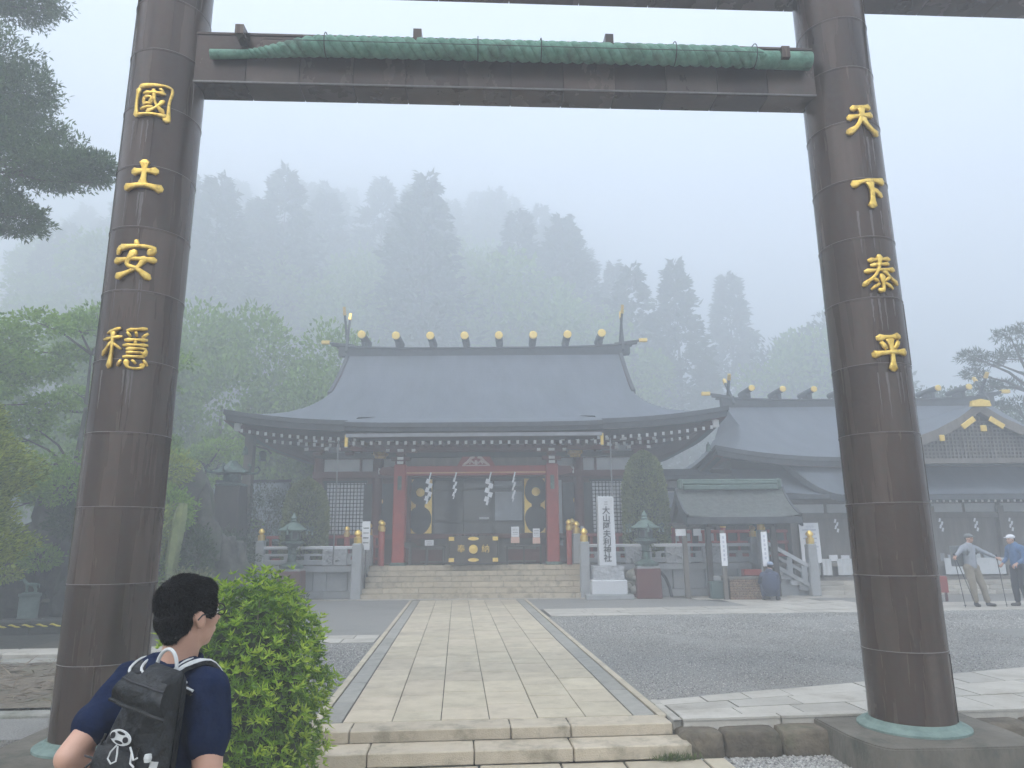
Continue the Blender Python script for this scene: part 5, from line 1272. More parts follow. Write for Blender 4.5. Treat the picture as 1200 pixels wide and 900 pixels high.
# ---- general tree
def limb_tree(t, trunk, clusters, leafm, leaf_l, leaf_w, per, bark=M_bark, droop=.0, upd=.3, seed=1, br=.035, stage=None):
    rg = np.random.default_rng(seed); tr = MB(); tr.tube([p for p, r in trunk], [r for p, r in trunk], 10)
    tp = [Vector(p) for p, r in trunk]
    P, D = [], []
    for (c, r) in clusters:
        c = Vector(c); below = [p for p in tp[1:] if p.z < c.z + .2] or [tp[1]]
        b = min(below, key=lambda p: (p - c).length + abs(p.z - c.z + (c.xy - p.xy).length * .4))
        m1 = b.lerp(c, .45) + Vector((rg.normal(0, .1), rg.normal(0, .1), (c - b).length * .06))
        tr.tube([b, m1, c], [br * 1.3, br, br * .3], 5)
        r = r if hasattr(r, '__len__') else (r, r, r * .5)
        for k in range(4):
            e = c + Vector((rg.normal(0, r[0] * .5), rg.normal(0, r[1] * .5), rg.normal(0, r[2] * .4))); tr.tube([m1.lerp(c, .6), m1.lerp(e, .7), e], [br * .5, br * .35, br * .12], 4)
        d = rg.normal(size=(per, 3)); d /= np.linalg.norm(d, axis=1, keepdims=True); q = rg.uniform(.25, 1, (per, 1)) ** .5
        k_ = np.array([1 + .45 * noise.noise(Vector(x) * 2.2 + c * 1.3) for x in d])[:, None]
        P.append(np.array(c) + d * q * k_ * np.array(r)); dd = d * .6 + rg.normal(0, .5, (per, 3)); dd[:, 2] += upd - droop; D.append(dd)
    v, f = leaves(np.concatenate(P), np.concatenate(D), leaf_l, leaf_w, rng=rg)
    np_obj('foliage', v, f, leafm, t); tr.build('trunk', bark, t, smooth=True)
# golden cypress at the far left edge
gc = thing('golden_cypress', 'dense yellow-green cypress at the left edge of the garden, nearest tree', 'tree', (-8.95, 12.9, 0))
n = 26000; zz = RG.uniform(0, 1, n); a = RG.uniform(0, 2 * PI, n)
pr = np.interp(zz, [0, .15, .45, .75, 1], [.9, 1.25, 1.2, .75, .08]) * (1 + np.array([.42 * noise.noise(Vector((math.cos(q) * 2.2, math.sin(q) * 2.2, z_ * 5))) + .16 * noise.noise(Vector((math.cos(q) * 6, math.sin(q) * 6, z_ * 15))) for q, z_ in zip(a, zz)])) * RG.uniform(.8, 1.03, n)
P = np.stack([pr * np.cos(a), pr * np.sin(a), 1.15 + zz * 3.75], 1); D = np.stack([np.cos(a), np.sin(a), np.full(n, .5)], 1) + RG.normal(0, .4, (n, 3))
cs = [P + RG.normal(0, .03, P.shape) for _ in range(2)]; v, f = leaves(np.concatenate(cs), np.concatenate([D, D + RG.normal(0, .5, D.shape)]), .085, .03, fold=.3); np_obj('foliage', v, f, L_gold, gc)
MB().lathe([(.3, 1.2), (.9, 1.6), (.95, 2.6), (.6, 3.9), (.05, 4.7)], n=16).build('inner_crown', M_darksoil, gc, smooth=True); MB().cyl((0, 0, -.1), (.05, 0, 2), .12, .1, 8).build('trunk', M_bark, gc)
# maples and other thin-stemmed trees behind the rockery
def maple(label, x, y, h, w_, seed, ncl=26, cat='tree', leafm=None, zlo=.35):
    t = thing('maple_tree', label, cat, (x, y, 0)); rg = random.Random(seed)
    lean = rg.uniform(-.5, .5)
    trunk = [((0, 0, -.2), .14), ((lean * .2, .1, h * .22), .11), ((lean * .6, 0, h * .42), .085), ((lean, .1, h * .62), .06), ((lean * 1.1, 0, h * .82), .03)]
    cl = []
    for k in range(ncl):
        a = rg.uniform(0, 2 * PI); z = h * rg.uniform(zlo, .97); q = w_ * math.sqrt(rg.uniform(.03, 1)) * (1.15 - .55 * abs(z / h - .6)) * (.55 if z > h * .88 else 1)
        rr = rg.uniform(.55, 1.0); cl.append(((lean + q * math.cos(a), q * math.sin(a), z), (rr, rr, rr * .33)))
    limb_tree(t, trunk, cl, leafm or L_maple, .125, .085, 560, seed=seed, upd=.1, br=.032)
maple('tall airy pale green maple behind the rockery, at the left edge', -14.0, 21.0, 8.4, 2.6, 3)
maple('airy pale green maple directly left of the torii pillar', -11.3, 21.8, 8.9, 2.5, 5)
maple('lower green maple between the rockery and the torii pillar', -12.2, 18.9, 6.0, 1.9, 8, ncl=18, zlo=.45)
maple('young green maple showing between the left torii pillar and the tall lantern', -9.4, 27.5, 5.4, 2.4, 9, ncl=22, zlo=.25)
maple('bright green tree behind the low outbuilding roof', -12.5, 31, 8.0, 3.3, 12, ncl=24, leafm=L_light, zlo=.3)
# cedar reaching in from the top left
ced = thing('cedar_tree', 'dark cedar whose long boughs reach in at the top left of the view', 'tree', (-12.4, 13.6, 0))
rg = random.Random(4); trunk = [((0, 0, -.2), .34), ((.05, 0, 4), .3), ((.1, 0, 8), .24), ((.1, .1, 12), .17), ((.1, 0, 16), .08)]
cl = []
for (x, y, z, rx, rz_) in ((4.9, .2, 9.15, .45, .3), (4.4, 0, 9.0, .6, .4), (3.9, .3, 9.35, .8, .6), (3.2, -.2, 9.2, .9, .7), (3.5, .2, 9.9, .7, .5), (2.9, 0, 10.4, .9, .7), (3.4, .1, 10.8, .6, .5), (2.3, 0, 9.6, 1.0, .9), (2.2, .2, 10.9, 1.0, .8), (2.6, -.1, 11.5, .9, .5), (1.4, 0, 10.2, 1.1, 1.0), (1.6, .3, 11.6, 1.0, .6), (3.0, 0, 8.35, .7, .3), (3.5, .2, 8.0, .65, .28), (2.5, .1, 8.0, .6, .3), (1.8, 0, 8.4, .9, .5), (1.9, 0, 7.5, .6, .25), (1.2, .2, 9.0, .9, .8),
                       (3.2, 0, 12.9, .7, .35), (2.6, .2, 13.3, .9, .5), (3.7, .1, 13.7, .55, .25), (2.9, -.2, 14.0, .8, .5), (2.0, 0, 13.4, 1.0, .8), (1.2, .1, 12.6, .9, .7), (3.9, .3, 14.5, .6, .25), (1.6, 0, 14.6, 1.1, .8)): cl.append(((x, y, z), (rx, rx * .9, rz_)))
for k in range(46):
    a = rg.uniform(.6, 5.6); z = rg.uniform(4.5, 16); q = (17.5 - z) * .19 * rg.uniform(.5, 1.1); cl.append(((q * math.cos(a), q * math.sin(a), z), (.9, .9, .45)))
limb_tree(ced, trunk, [(c_, tuple(q * 1.12 for q in (r_ if hasattr(r_, '__len__') else (r_, r_, r_)))) for c_, r_ in cl], L_cedarL, .11, .036, 2700, droop=.15, seed=6, br=.045)

# ================================================================ ROCKERY AND GARDEN
rockery = thing('rockery', 'dark mossy rock mound covered with plants behind the left torii pillar', 'rocks', (-8.2, 18.8, 0))
def rock(parent, c, r, seed, m=M_rock, sub=4, amp=.3, name='boulder'):
    bm = bmesh.new(); bmesh.ops.create_icosphere(bm, subdivisions=sub, radius=1); vs = []
    for v_ in bm.verts:
        d = v_.co; k = 1 + amp * noise.noise(d * 1.3 + Vector((seed, 0, 0))) + amp * .6 * noise.noise(d * 3.1 + Vector((0, seed, 0))) + amp * .3 * noise.noise(d * 8 + Vector((0, 0, seed)))
        vs.append((d.x * r[0] * k, d.y * r[1] * k, d.z * r[2] * k))
    fs = [tuple(q.index for q in f_.verts) for f_ in bm.faces]; bm.free()
    mb = MB(); mb.add(vs, fs); return mb.build(name, m, parent, smooth=True, loc=c, ang=60)
for i, (c, r) in enumerate((((-1.2, .6, 1.3), (1.2, .9, 2.3)), ((.1, .5, 1.4), (1.1, .9, 2.2)), ((1.1, .2, .9), (.9, .8, 1.7)), ((1.7, 0, .8), (.6, .6, 1.9)), ((-.4, 1.2, 2.5), (1.0, .8, 1.5)), ((.9, .8, 2.3), (.8, .7, 1.3)), ((-2.3, .2, .8), (1.0, .8, 1.2)), ((-3.6, .4, .7), (1.2, .8, 1.1)), ((-.6, -.3, .6), (1.0, .6, .9)), ((2.3, .4, .6), (.6, .6, 1.1)), ((-5.4, .6, .8), (1.4, .9, 1.2)))):
    rock(rockery, c, r, i * 3.7)
sp_ = thing('mossy_slab', 'tall narrow pale mossy stone slab standing against the rockery', 'stone', (-6.35, 16.9, 0))
m_ = MB(); m_.tube([(.0, 0, .6), (-.02, 0, 1.1), (.02, 0, 1.7), (.08, 0, 2.3), (.12, 0, 2.55)], [.07, .13, .16, .15, .09], 7); m_.build('slab', M_moss, sp_, smooth=True)
def shrub(label, x, y, z, r, n, leafm, L_=.1, W=.045, name='shrub', core=True):
    t = thing(name, label, 'shrub', (x, y, z)); P, D = shell_points(n, (0, 0, 0), r, lump=.35, ls=2.4, inner=.9, p=2); D = D + RG.normal(0, .5, D.shape) + np.array([0, 0, .3])
    v, f = leaves(P, D, L_, W); np_obj('foliage', v, f, leafm, t)
    MB().tube([(0, 0, -r[2] - .1), (0, 0, 0), (.1, 0, r[2] * .5)], [.05, .04, .02], 6).build('stem', M_bark, t)
shrub('yellow-green shrub growing out of the rockery top', -7.5, 18.6, 3.5, (.8, .6, .5), 2200, L_gold)
shrub('green fern-like shrub hanging over the rockery right side', -6.9, 17.9, 2.4, (.55, .5, .6), 2000, L_maple)
shrub('low green shrub at the foot of the rockery by the mossy slab', -6.9, 17.3, 1.0, (.7, .5, .5), 2200, L_maple)
shrub('trailing green shrub on the left shoulder of the rockery', -9.4, 18.2, 3.0, (.8, .5, .5), 2600, L_maple)
shrub('dark fern clump halfway up the rockery, left of the torii pillar', -9.0, 17.7, 2.2, (.6, .4, .4), 1800, L_dark)
shrub('yellow-green fern clump beside the mossy slab', -6.75, 17.0, 1.9, (.35, .35, .6), 1500, L_gold)
shrub('dark trailing plant right of the mossy slab', -5.9, 17.1, 1.2, (.35, .35, .8), 1800, L_dark)
shrub('pale leafy plant low on the rockery just left of the pillar', -9.6, 17.6, 1.35, (.45, .4, .3), 900, L_light)
shrub('small yellow-green plant on the rocks above the bronze urns', -9.9, 16.9, 1.0, (.3, .3, .15), 500, L_gold)
shrub('dark ivy-like shrub left of the tall lantern', -7.4, 21.9, 1.0, (1.4, .7, 1.1), 6000, L_dark)
shrub('dark shrub below the tall lantern, beside the stone railing', -6.9, 23.1, .95, (1.0, .8, 1.0), 4500, L_dark)
shrub('dark evergreen behind the left end of the hall', -6.6, 25.6, 1.9, (1.5, 1.2, 1.7), 7000, L_dark)
shrub('pale dry shrub beside the person head, in front of the rockery', -5.3, 15.0, .55, (.6, .5, .55), 2200, leafmat('dry_leaf', (.09, .11, .05), (.24, .25, .13)))
shrub('round green shrub behind the azalea bush', -3.9, 16.2, .35, (.6, .5, .45), 2000, L_dark)
# garden kerbs, pool edge, rope
gk = thing('garden_kerb', 'pale stone kerb between the litter-covered soil and the dark pool bank', 'kerb', (-8.5, 11.6, 0))
for k in range(8): MB().box((-5.2 + 1.3 * k, 0, .06), (1.28, .5, .12), bev=.02).build('kerb_stone', M_pale, gk)
for k in range(8): MB().box((-5.0 + 1.3 * k, -.52, .02), (1.28, .3, .1), bev=.02).build('lower_stone', M_concrete, gk)
pe = thing('pool_edge', 'grey stone pool edge carrying the bronze urns', 'wall', (-9.2, 17.2, 0))
for k in range(7): MB().box((-4.2 + 1.3 * k, 0, -.03), (1.28, .8, .10), bev=.02).build('edge_stone', M_concrete, pe)
for k in range(7): MB().box((-4.2 + 1.3 * k, 1.3, .35), (1.28, .3, .08), bev=.02).build('back_edge_stone', M_concrete, pe); 
MB().box((-.3, 1.35, .15), (9, .2, .35)).build('back_wall', M_darksoil, pe)
rp = thing('barrier_rope', 'yellow and black twisted rope strung along the dark pool bank', 'rope', (-8, 13.6, 0))
for s_, m__ in ((0, M_yellow), (PI, M_ink)):
    pts = []
    for k in range(420):
        x = -6 + 9.5 * k / 419; sag = .07 * ((x + 1.5) / 5) ** 2; a = k * .62 + s_; pts.append((x, .016 * math.cos(a), .26 + sag + .016 * math.sin(a)))
    MB().tube(pts, .016, 5).build('rope_strand', m__, rp, smooth=True)
for x in (-5.6, -1.5, 3.4): MB().cyl((x, 0, -.02), (x, 0, .42), .025, .02, 8).build('stake', M_darkwood, rp)
M_darkstone = mat('pool_bank', (.035, .038, .032), (.09, .09, .075), scale=4, rough=.9, bump=.6)
pb = thing('pool_bank', 'dark stone pool bank behind the barrier rope', 'wall', (-8.8, 15.0, 0))
for k in range(8): MB().box((-4.9 + 1.25 * k, 0, .1), (1.23, .5, .28), bev=.03).build('bank_stone', M_darkstone, pb)
# bronze urns with animal figures
def quad_animal(parent, m):
    blob('horse_figure', [('e', (0, 0, .33), (.15, .065, .075)), ('c', [(-.12, 0, .36), (-.2, 0, .5), (-.22, 0, .53)], [.055, .04, .035]), ('c', [(-.21, 0, .54), (-.29, 0, .49)], [.035, .022]),
          ('c', [(-.2, .015, .56), (-.195, .02, .6)], [.014, .005]), ('c', [(-.2, -.015, .56), (-.195, -.02, .6)], [.014, .005]),
          ('c', [(-.1, .035, .3), (-.11, .035, .17), (-.1, .035, .03)], [.032, .02, .018]), ('c', [(-.1, -.035, .3), (-.09, -.035, .17), (-.1, -.035, .03)], [.032, .02, .018]),
          ('c', [(.1, .04, .32), (.09, .04, .23), (.125, .04, .15), (.115, .04, .03)], [.045, .028, .018, .018]), ('c', [(.1, -.04, .32), (.09, -.04, .23), (.125, -.04, .15), (.115, -.04, .03)], [.045, .028, .018, .018]),
          ('c', [(.14, 0, .36), (.2, 0, .33), (.21, 0, .2)], [.025, .022, .01]), ('b', (0, 0, .015), (.36, .14, .03))], m, parent, voxel=.009)
for x, lb in ((-9.5, 'grey-green bronze urn with a horse figure on top'), (-10.45, 'grey-green bronze urn cut by the left edge of the view')):
    t = thing('bronze_urn', lb, 'urn', (x, 17.25, .02)); MB().lathe([(.2, 0), (.205, .05), (.195, .08), (.2, .5), (.225, .52), (.225, .57), (.15, .58)], n=24).build('body', M_paleverd if False else mat('grey_bronze', (.12, .16, .145), (.2, .25, .23), scale=6, rough=.7), t, smooth=True, ang=35)
    h_ = thing('animal_statue', 'small bronze horse statue standing on the urn nearer the torii pillar' if x > -10 else 'small bronze statue on the urn at the left edge', 'statue', (x, 17.25, .60)); quad_animal(h_, M_paleverd)
    h_.scale = (.85, .85, .6 if x < -10 else .55)
for i, (x, y, z, r) in enumerate(((-8.7, 18.0, .5, (.6, .4, .6)), (-10.6, 18.2, .6, (.8, .5, .7)), (-7.9, 17.6, .35, (.5, .35, .4)))):
    rock(rockery, (x + 8.2, y - 18.8, z), r, 50 + i)

# ================================================================ HILLSIDE FOREST
KF = 1.45      # size of the hillside
def hill_z(x, y): return KF * hill0(x / KF, y / KF)
def hill0(x, y):
    a = max(0, (y - 34) / 76); ridge_ = 1 / (1 + math.exp((x - 15 - (y - 40) * .02) / 3.6))
    return a * 46 * ridge_ * (1 - .15 * a) + 5.0 * max(0, (y - 34) / 60) * (1 - ridge_) + 1.4 * noise.noise(Vector((x * .06, y * .06, 0))) * min(1, a * 4)
hl = MB(); hl.grid(lambda a, b: (-150 + 300 * a, 36 + 150 * b, hill_z(-150 + 300 * a, 36 + 150 * b) - .02), 90, 50); tag(hl.build('hillside', M_hill, None, smooth=True, ang=180), kind='structure')
def conifer_np(h, w_, n, seed):
    rg = np.random.default_rng(seed); nb = int(h * 3.2); P, D = [], []
    per = n // nb
    for k in range(nb):
        z = h * (.14 + .86 * k / nb); a = rg.uniform(0, 2 * PI); L_ = w_ * (1 - (k / nb)) ** .8 * rg.uniform(.65, 1.15) + .25
        for side in (0, 2.1, 4.2):
            b = a + side + rg.normal(0, .3); s = rg.uniform(.15, 1, per // 3) ** .7; lat = rg.normal(0, .22, per // 3) * L_ * (1.1 - s * .5)
            x = s * L_ * np.cos(b) - lat * np.sin(b); y = s * L_ * np.sin(b) + lat * np.cos(b); zz = z + s * L_ * .12 - (s * L_) ** 2 * .06 + rg.normal(0, .16, per // 3)
            P.append(np.stack([x, y, zz], 1)); D.append(np.stack([np.cos(b) + rg.normal(0, .5, per // 3), np.sin(b) + rg.normal(0, .5, per // 3), rg.normal(-.1, .4, per // 3)], 1))
    return leaves(np.concatenate(P), np.concatenate(D), .55, .22, rng=rg)
def broad_np(h, w_, n, seed, lf=1.0):
    rg = np.random.default_rng(seed); P, D = [], []; nc = 26
    for k in range(nc):
        d = rg.normal(size=3); d /= np.linalg.norm(d); c = np.array([d[0] * w_ * .75, d[1] * w_ * .75, h * .62 + d[2] * h * .28]); r = w_ * rg.uniform(.25, .45)
        q = rg.normal(size=(n // nc, 3)); q /= np.linalg.norm(q, axis=1, keepdims=True); P.append(c + q * r * rg.uniform(.5, 1, (n // nc, 1))); D.append(q + rg.normal(0, .5, q.shape))
    return leaves(np.concatenate(P), np.concatenate(D), .42 * lf, .26 * lf, rng=rg)
cons = [conifer_np(13, 3.6, 3600, s) for s in (1, 2, 3)]; brs = [broad_np(8, 3.4, 3600, s) for s in (4, 5, 6)]
V, F, T, off_ = [], [], [], 0; rg = random.Random(21); trunkb = MB(); VL, FL, offl = [], [], 0
for k in range(300):
    y = 54 + 80 * rg.random() ** .9; x = rg.uniform(-42, 24) * (y / 80 + .15)
    if x > 20.5 + (y - 55) * .1: continue
    x *= KF; y *= KF; z = hill_z(x, y)
    con = rg.random() < (.15 if y < 62 and x < 0 else .42); src = rg.choice(cons if con else brs); s = rg.uniform(.75, 1.15); a = rg.uniform(0, 6.28)
    v = src[0].copy() * s * 1.3 * KF; v = np.stack([v[:, 0] * math.cos(a) - v[:, 1] * math.sin(a) + x, v[:, 0] * math.sin(a) + v[:, 1] * math.cos(a) + y, v[:, 2] + z - .5], 1)
    if con: V.append(v); F.append(src[1] + off_); off_ += len(v)
    else: VL.append(v); FL.append(src[1] + offl); offl += len(v)
    trunkb.tube([(x, y, z - .5), (x, y, z + (13 if con else 5) * s * 1.5)], [.35 * s, .05], 6)
fo = np_obj('forest', np.concatenate(V), np.concatenate(F), L_forest); tag(fo, 'dense cedar forest on the hillside behind the hall, dissolving into the fog', kind='stuff')
np_obj('broadleaf_crowns', np.concatenate(VL), np.concatenate(FL), L_light, fo)['kind'] = 'stuff'
t_ = trunkb.build('forest_trunks', M_bark, fo); t_['kind'] = 'stuff'
def single(kind, label, x, y, s, seed, leafm, sz=1.0, n=5200, w_=None):
    if y > 50: x *= KF; y *= KF; s *= KF
    z = hill_z(x, y); t = thing('cedar_tree' if kind == 'c' else 'broadleaf_tree', label, 'tree', (x, y, z))
    v, f = conifer_np(15, w_ or 2.7, n, seed) if kind == 'c' else broad_np(8, w_ or 3.4, n * (3 if y < 50 else 2), seed, .42 if y < 50 else .6)
    np_obj('foliage', v * np.array([s, s, s * sz]), f, leafm, t); MB().tube([(0, 0, -.5), (0, 0, (12 if kind == 'c' else 5) * s * sz)], [.25 * s, .06], 8).build('trunk', M_bark, t)
single('c', 'tall foggy cedar standing alone between the two shrine roofs', 26.6, 65, 1.4, 31, L_forest, sz=1.15, w_=3.3)
single('b', 'round foggy tree right of the lone cedar, above the office ridge', 27.6, 53, 1.7, 32, L_light, sz=1.15)
single('b', 'broad foggy tree just left of the right torii pillar', 30.5, 55, 1.9, 33, L_forest, sz=1.15)
single('b', 'foggy tree visible right of the right torii pillar', 31.5, 44, 1.35, 34, L_forest, sz=1.0)
single('b', 'low foggy tree above the office gable', 35.5, 44, 1.3, 35, L_light, sz=.95)
single('b', 'dark foggy tree at the right edge above the office hall', 33.0, 36, 1.15, 38, L_forest, sz=1.05)
single('c', 'cedar at the right shoulder of the hill above the hall roof', 18.3, 56, 1.15, 36, L_forest, sz=1.1, w_=3.4)
single('c', 'cedar sloping down behind the right end of the hall roof', 20.2, 55, .78, 37, L_forest, w_=3.4)
single('c', 'pointed cedar on the foggy ridge line above the right end of the hall', 15.3, 66, 1.05, 39, L_forest, sz=1.1)
single('b', 'pale green tree behind the left slope of the hall roof', -7.5, 38, 1.3, 40, L_light, sz=1.2, n=9000)
single('b', 'pale green tree behind the tall lantern', -12.5, 38, 1.35, 41, L_light, sz=1.3, n=9000)
single('b', 'pale green tree left of the left torii pillar on the slope', -19, 37, 1.4, 42, L_light, sz=1.2, n=8000)
pn_ = thing('pine_tree', 'pine with flat layered boughs reaching in at the right edge above the office', 'tree', (26.5, 30, 0))
rg = random.Random(9); trunk = [((0, 0, -.2), .25), ((-.2, 0, 4), .2), ((0, 0, 8), .15), ((.1, 0, 11), .08)]
cl = [((-q, rg.uniform(-.8, .8), z), (r_, r_ * .8, .22)) for q, z, r_ in ((2.2, 9.6, .9), (3.1, 9.75, .7), (1.2, 9.9, 1.0), (2.5, 9.1, .6), (1.6, 10.6, .8), (2.4, 8.4, .7), (.8, 8.6, 1.0), (.3, 11, .9), (1.0, 7.6, 1.0), (2.0, 7.4, .7))] + [((rg.uniform(.5, 2.8), rg.uniform(-1.5, 1.5), rg.uniform(5, 11)), (1, 1, .3)) for k in range(9)]
limb_tree(pn_, trunk, cl, L_cedar, .22, .04, 420, seed=13, br=.06)
# ================================================================ PEOPLE
M_skin = mat('skin', (.50, .285, .20), (.60, .36, .26), scale=6, rough=.5)
M_hair = mat('black_hair', (.003, .003, .004), (.009, .008, .009), scale=90, rough=.55, spec=.25, bump=.7, bscale=160)
M_navy = mat('navy_cotton', (.007, .014, .04), (.012, .022, .06), scale=12, rough=.9, bump=1.0, bscale=11, spec=.1)
M_packf = mat('charcoal_nylon', (.007, .008, .009), (.018, .021, .023), scale=14, rough=.6, bump=.9, bscale=22)
M_strapw = mat('white_strap', (.55, .56, .54), (.7, .71, .69), scale=30, rough=.7)
M_trouser = mat('dark_trousers', (.02, .02, .025), (.03, .03, .035), rough=.9)
M_khaki = mat('khaki_cloth', (.23, .2, .15), (.3, .26, .2), scale=6, rough=.95, bump=.3, bscale=8)
M_greyshirt = mat('grey_shirt', (.25, .27, .3), (.33, .35, .38), scale=6, rough=.95, bump=.3, bscale=8)
M_blue = mat('blue_shirt', (.07, .14, .27), (.1, .18, .33), scale=6, rough=.95)
M_boot = mat('boots', (.03, .027, .025), (.05, .045, .04), rough=.7)
M_capw = mat('white_cap', (.72, .73, .75), (.8, .8, .82), rough=.8)
M_capg = mat('grey_cap', (.12, .13, .13), (.18, .19, .19), rough=.9)
M_bluepat = mat('blue_pattern_cloth', (.05, .12, .32), (.6, .65, .7), scale=26, rough=.9)
def lerp3(a, b, t): return tuple(a[i] + (b[i] - a[i]) * t for i in range(3))
def hand_prims(w_, e, curl=.5, s=1.0, side=1):
    """palm, four bent fingers and a thumb carrying on from wrist w_ in direction away from elbow e"""
    d = (Vector(w_) - Vector(e)).normalized(); x = d.cross(Vector((0, 1, 0))); x = x.normalized() if x.length > .1 else Vector((1, 0, 0)); n_ = x.cross(d)
    w_ = Vector(w_); pr = [('c', [w_, w_ + d * .045 * s, w_ + d * .085 * s], [.026 * s, .032 * s, .03 * s])]
    for i in range(4):
        o = x * ((i - 1.5) * .019 * s); L_ = (.068, .078, .074, .058)[i] * s; b = w_ + d * .085 * s + o
        k1 = b + (d * math.cos(curl * .5) + n_ * math.sin(curl * .5) * side) * L_ * .5; k2 = k1 + (d * math.cos(curl * 1.4) + n_ * math.sin(curl * 1.4) * side) * L_ * .4; k3 = k2 + (d * math.cos(curl * 2.1) + n_ * math.sin(curl * 2.1) * side) * L_ * .25
        pr.append(('c', [b, k1, k2, k3], [.0098 * s, .009 * s, .008 * s, .007 * s]))
    t0 = w_ + d * .03 * s + x * .026 * s * side; t1 = t0 + (d * .6 + x * .7 * side + n_ * .3 * side).normalized() * .04 * s; t2 = t1 + (d * .9 + x * .2 * side + n_ * .4 * side).normalized() * .03 * s
    pr.append(('c', [t0, t1, t2], [.014 * s, .011 * s, .009 * s])); return pr
def head_prims(c, yaw, pitch=0.0, s=1.0):
    """skull, jaw, nose, brow, lips, ears; the face looks along +y before turning"""
    M = Matrix.Translation(Vector(c)) @ Matrix.Rotation(yaw, 4, 'Z') @ Matrix.Rotation(pitch, 4, 'X'); q = lambda x, y, z: tuple(M @ Vector((x * s, y * s, z * s)))
    e = (M.to_3x3().to_euler()); e = tuple(e)
    P = [('e', q(0, -.01, .03), (.076 * s, .095 * s, .088 * s), e), ('e', q(0, .028, -.045), (.056 * s, .062 * s, .066 * s), e), ('e', q(0, .055, -.088), (.026 * s, .026 * s, .02 * s), e),
         ('c', [q(0, .086, .012), q(0, .108, -.022)], [.009 * s, .013 * s]), ('e', q(0, .088, -.052), (.024 * s, .012 * s, .007 * s), e), ('e', q(0, .087, -.062), (.02 * s, .012 * s, .008 * s), e),
         ('e', q(.03, .078, .024), (.024 * s, .012 * s, .008 * s), e), ('e', q(-.03, .078, .024), (.024 * s, .012 * s, .008 * s), e)]
    for sx in (-1, 1):
        P += [('e', q(sx * .078, -.004, -.012), (.009 * s, .019 * s, .031 * s), e), ('e', q(sx * .073, .0, -.03), (.008 * s, .011 * s, .012 * s), e), ('e', q(sx * .045, .05, -.02), (.022 * s, .03 * s, .026 * s), e)]
    return P, q, e
HY = 38
# ---------------- the visitor in the foreground
me_ = thing('person', 'young man seen from behind in a navy T-shirt and glasses, left hand on his hip', 'person', (-.852, 2.34, -.23))
hp, hq, he = head_prims((.035, .0, 1.665), R(-HY), R(4), .90)
neck = [('c', [(.0, .0, 1.47), (.018, .0, 1.55), (.03, -.005, 1.62)], [.058, .053, .054])]
SL, EL, WL = (-.125, .05, 1.475), (-.205, -.14, 1.31), (-.105, .04, 1.20)
SR, ER, WR = (.132, -.07, 1.465), (.172, -.13, 1.19), (.19, -.07, .96)
armL = [('c', [SL, lerp3(SL, EL, .5), EL], [.05, .044, .036]), ('c', [EL, lerp3(EL, WL, .35), lerp3(EL, WL, .75), WL], [.036, .039, .029, .025])]
armR = [('c', [SR, lerp3(SR, ER, .5), ER], [.05, .044, .037]), ('c', [ER, lerp3(ER, WR, .35), lerp3(ER, WR, .8), WR], [.037, .038, .028, .025])]
torso = [('c', [(-.09, .045, 1.44), (0, 0, 1.465), (.09, -.05, 1.44)], [.06, .07, .06]), ('e', (0, 0, 1.3), (.145, .1, .17), (0, 0, R(-22))), ('e', (0, 0, 1.08), (.13, .095, .2), (0, 0, R(-22))), ('e', (0, 0, .93), (.15, .11, .14), (0, 0, R(-22)))]
legs = []
for sx in (-1, 1):
    hx = (sx * .085, -sx * .045, .9); kx = (sx * .095, -sx * .05 + .02, .49); ax = (sx * .1, -sx * .055, .09)
    legs += [('c', [hx, lerp3(hx, kx, .5), kx], [.085, .072, .055]), ('c', [kx, lerp3(kx, ax, .35), ax], [.055, .055, .038]), ('c', [ax, (ax[0] + .05, ax[1] + .1, .035)], [.04, .035])]
body_ = blob('body', hp + neck + armL + armR + torso + legs + hand_prims(WL, EL, .6, .95, 1) + hand_prims(WR, ER, .7, .95, -1), M_skin, me_, voxel=.0065, smooth=3)
# shirt: torso, yoke and open sleeves
sh = [('c', [(-.125, .06, 1.455), (-.05, .02, 1.485), (.03, -.01, 1.488), (.125, -.07, 1.455)], [.066, .068, .068, .066]), ('e', (0, 0, 1.34), (.17, .118, .17), (0, 0, R(-22))), ('e', (0, -.01, 1.2), (.145, .112, .2), (0, 0, R(-22))), ('e', (0, 0, 1.0), (.162, .122, .2), (0, 0, R(-22))), ('c', [(0, 0, 1.2), (0, 0, .86)], [.115, .125]),
      ('c', [SL, lerp3(SL, EL, .33), lerp3(SL, EL, .6)], [.062, .062, .06]), ('c', [SR, lerp3(SR, ER, .25), lerp3(SR, ER, .47)], [.064, .064, .062]),
      ('c', [lerp3(SR, (0, 0, 1.35), .25), lerp3(SR, ER, .5)], [.07, .058])]
def fold_noise(o, amp, sc):
    for v_ in o.data.vertices:
        p = v_.co; d = noise.noise(Vector((p.x * sc, p.y * sc, p.z * sc * .55))) * amp + noise.noise(Vector((p.x * sc * 2.3 + p.z * 5, p.y * sc * 2, p.z * sc * .9))) * amp * .5
        v_.co = p + v_.normal * d
shirt = blob('shirt', sh, M_navy, me_, voxel=.009, smooth=3); fold_noise(shirt, .014, 12)
MB().tube([(.018 + .062 * math.cos(a) * 1.0, -.002 + .06 * math.sin(a), 1.538 + .012 * math.sin(a)) for a in np.linspace(0, 2 * PI, 30)], .0075, 7).build('collar', M_navy, shirt, smooth=True)
tro = blob('trousers', [('e', (0, 0, .92), (.17, .13, .13), (0, 0, R(-22)))] + [('c', [p for p in l[1]], [r_ + .016 for r_ in l[2]]) for l in legs if l[1][0][2] > .3], M_trouser, me_, voxel=.012)
for sx in (-1, 1): blob('shoe', [('c', [(sx * .1, -sx * .055 - .02, .05), (sx * .1 + .06, -sx * .055 + .12, .04)], [.052, .042])], M_boot, me_, voxel=.01)
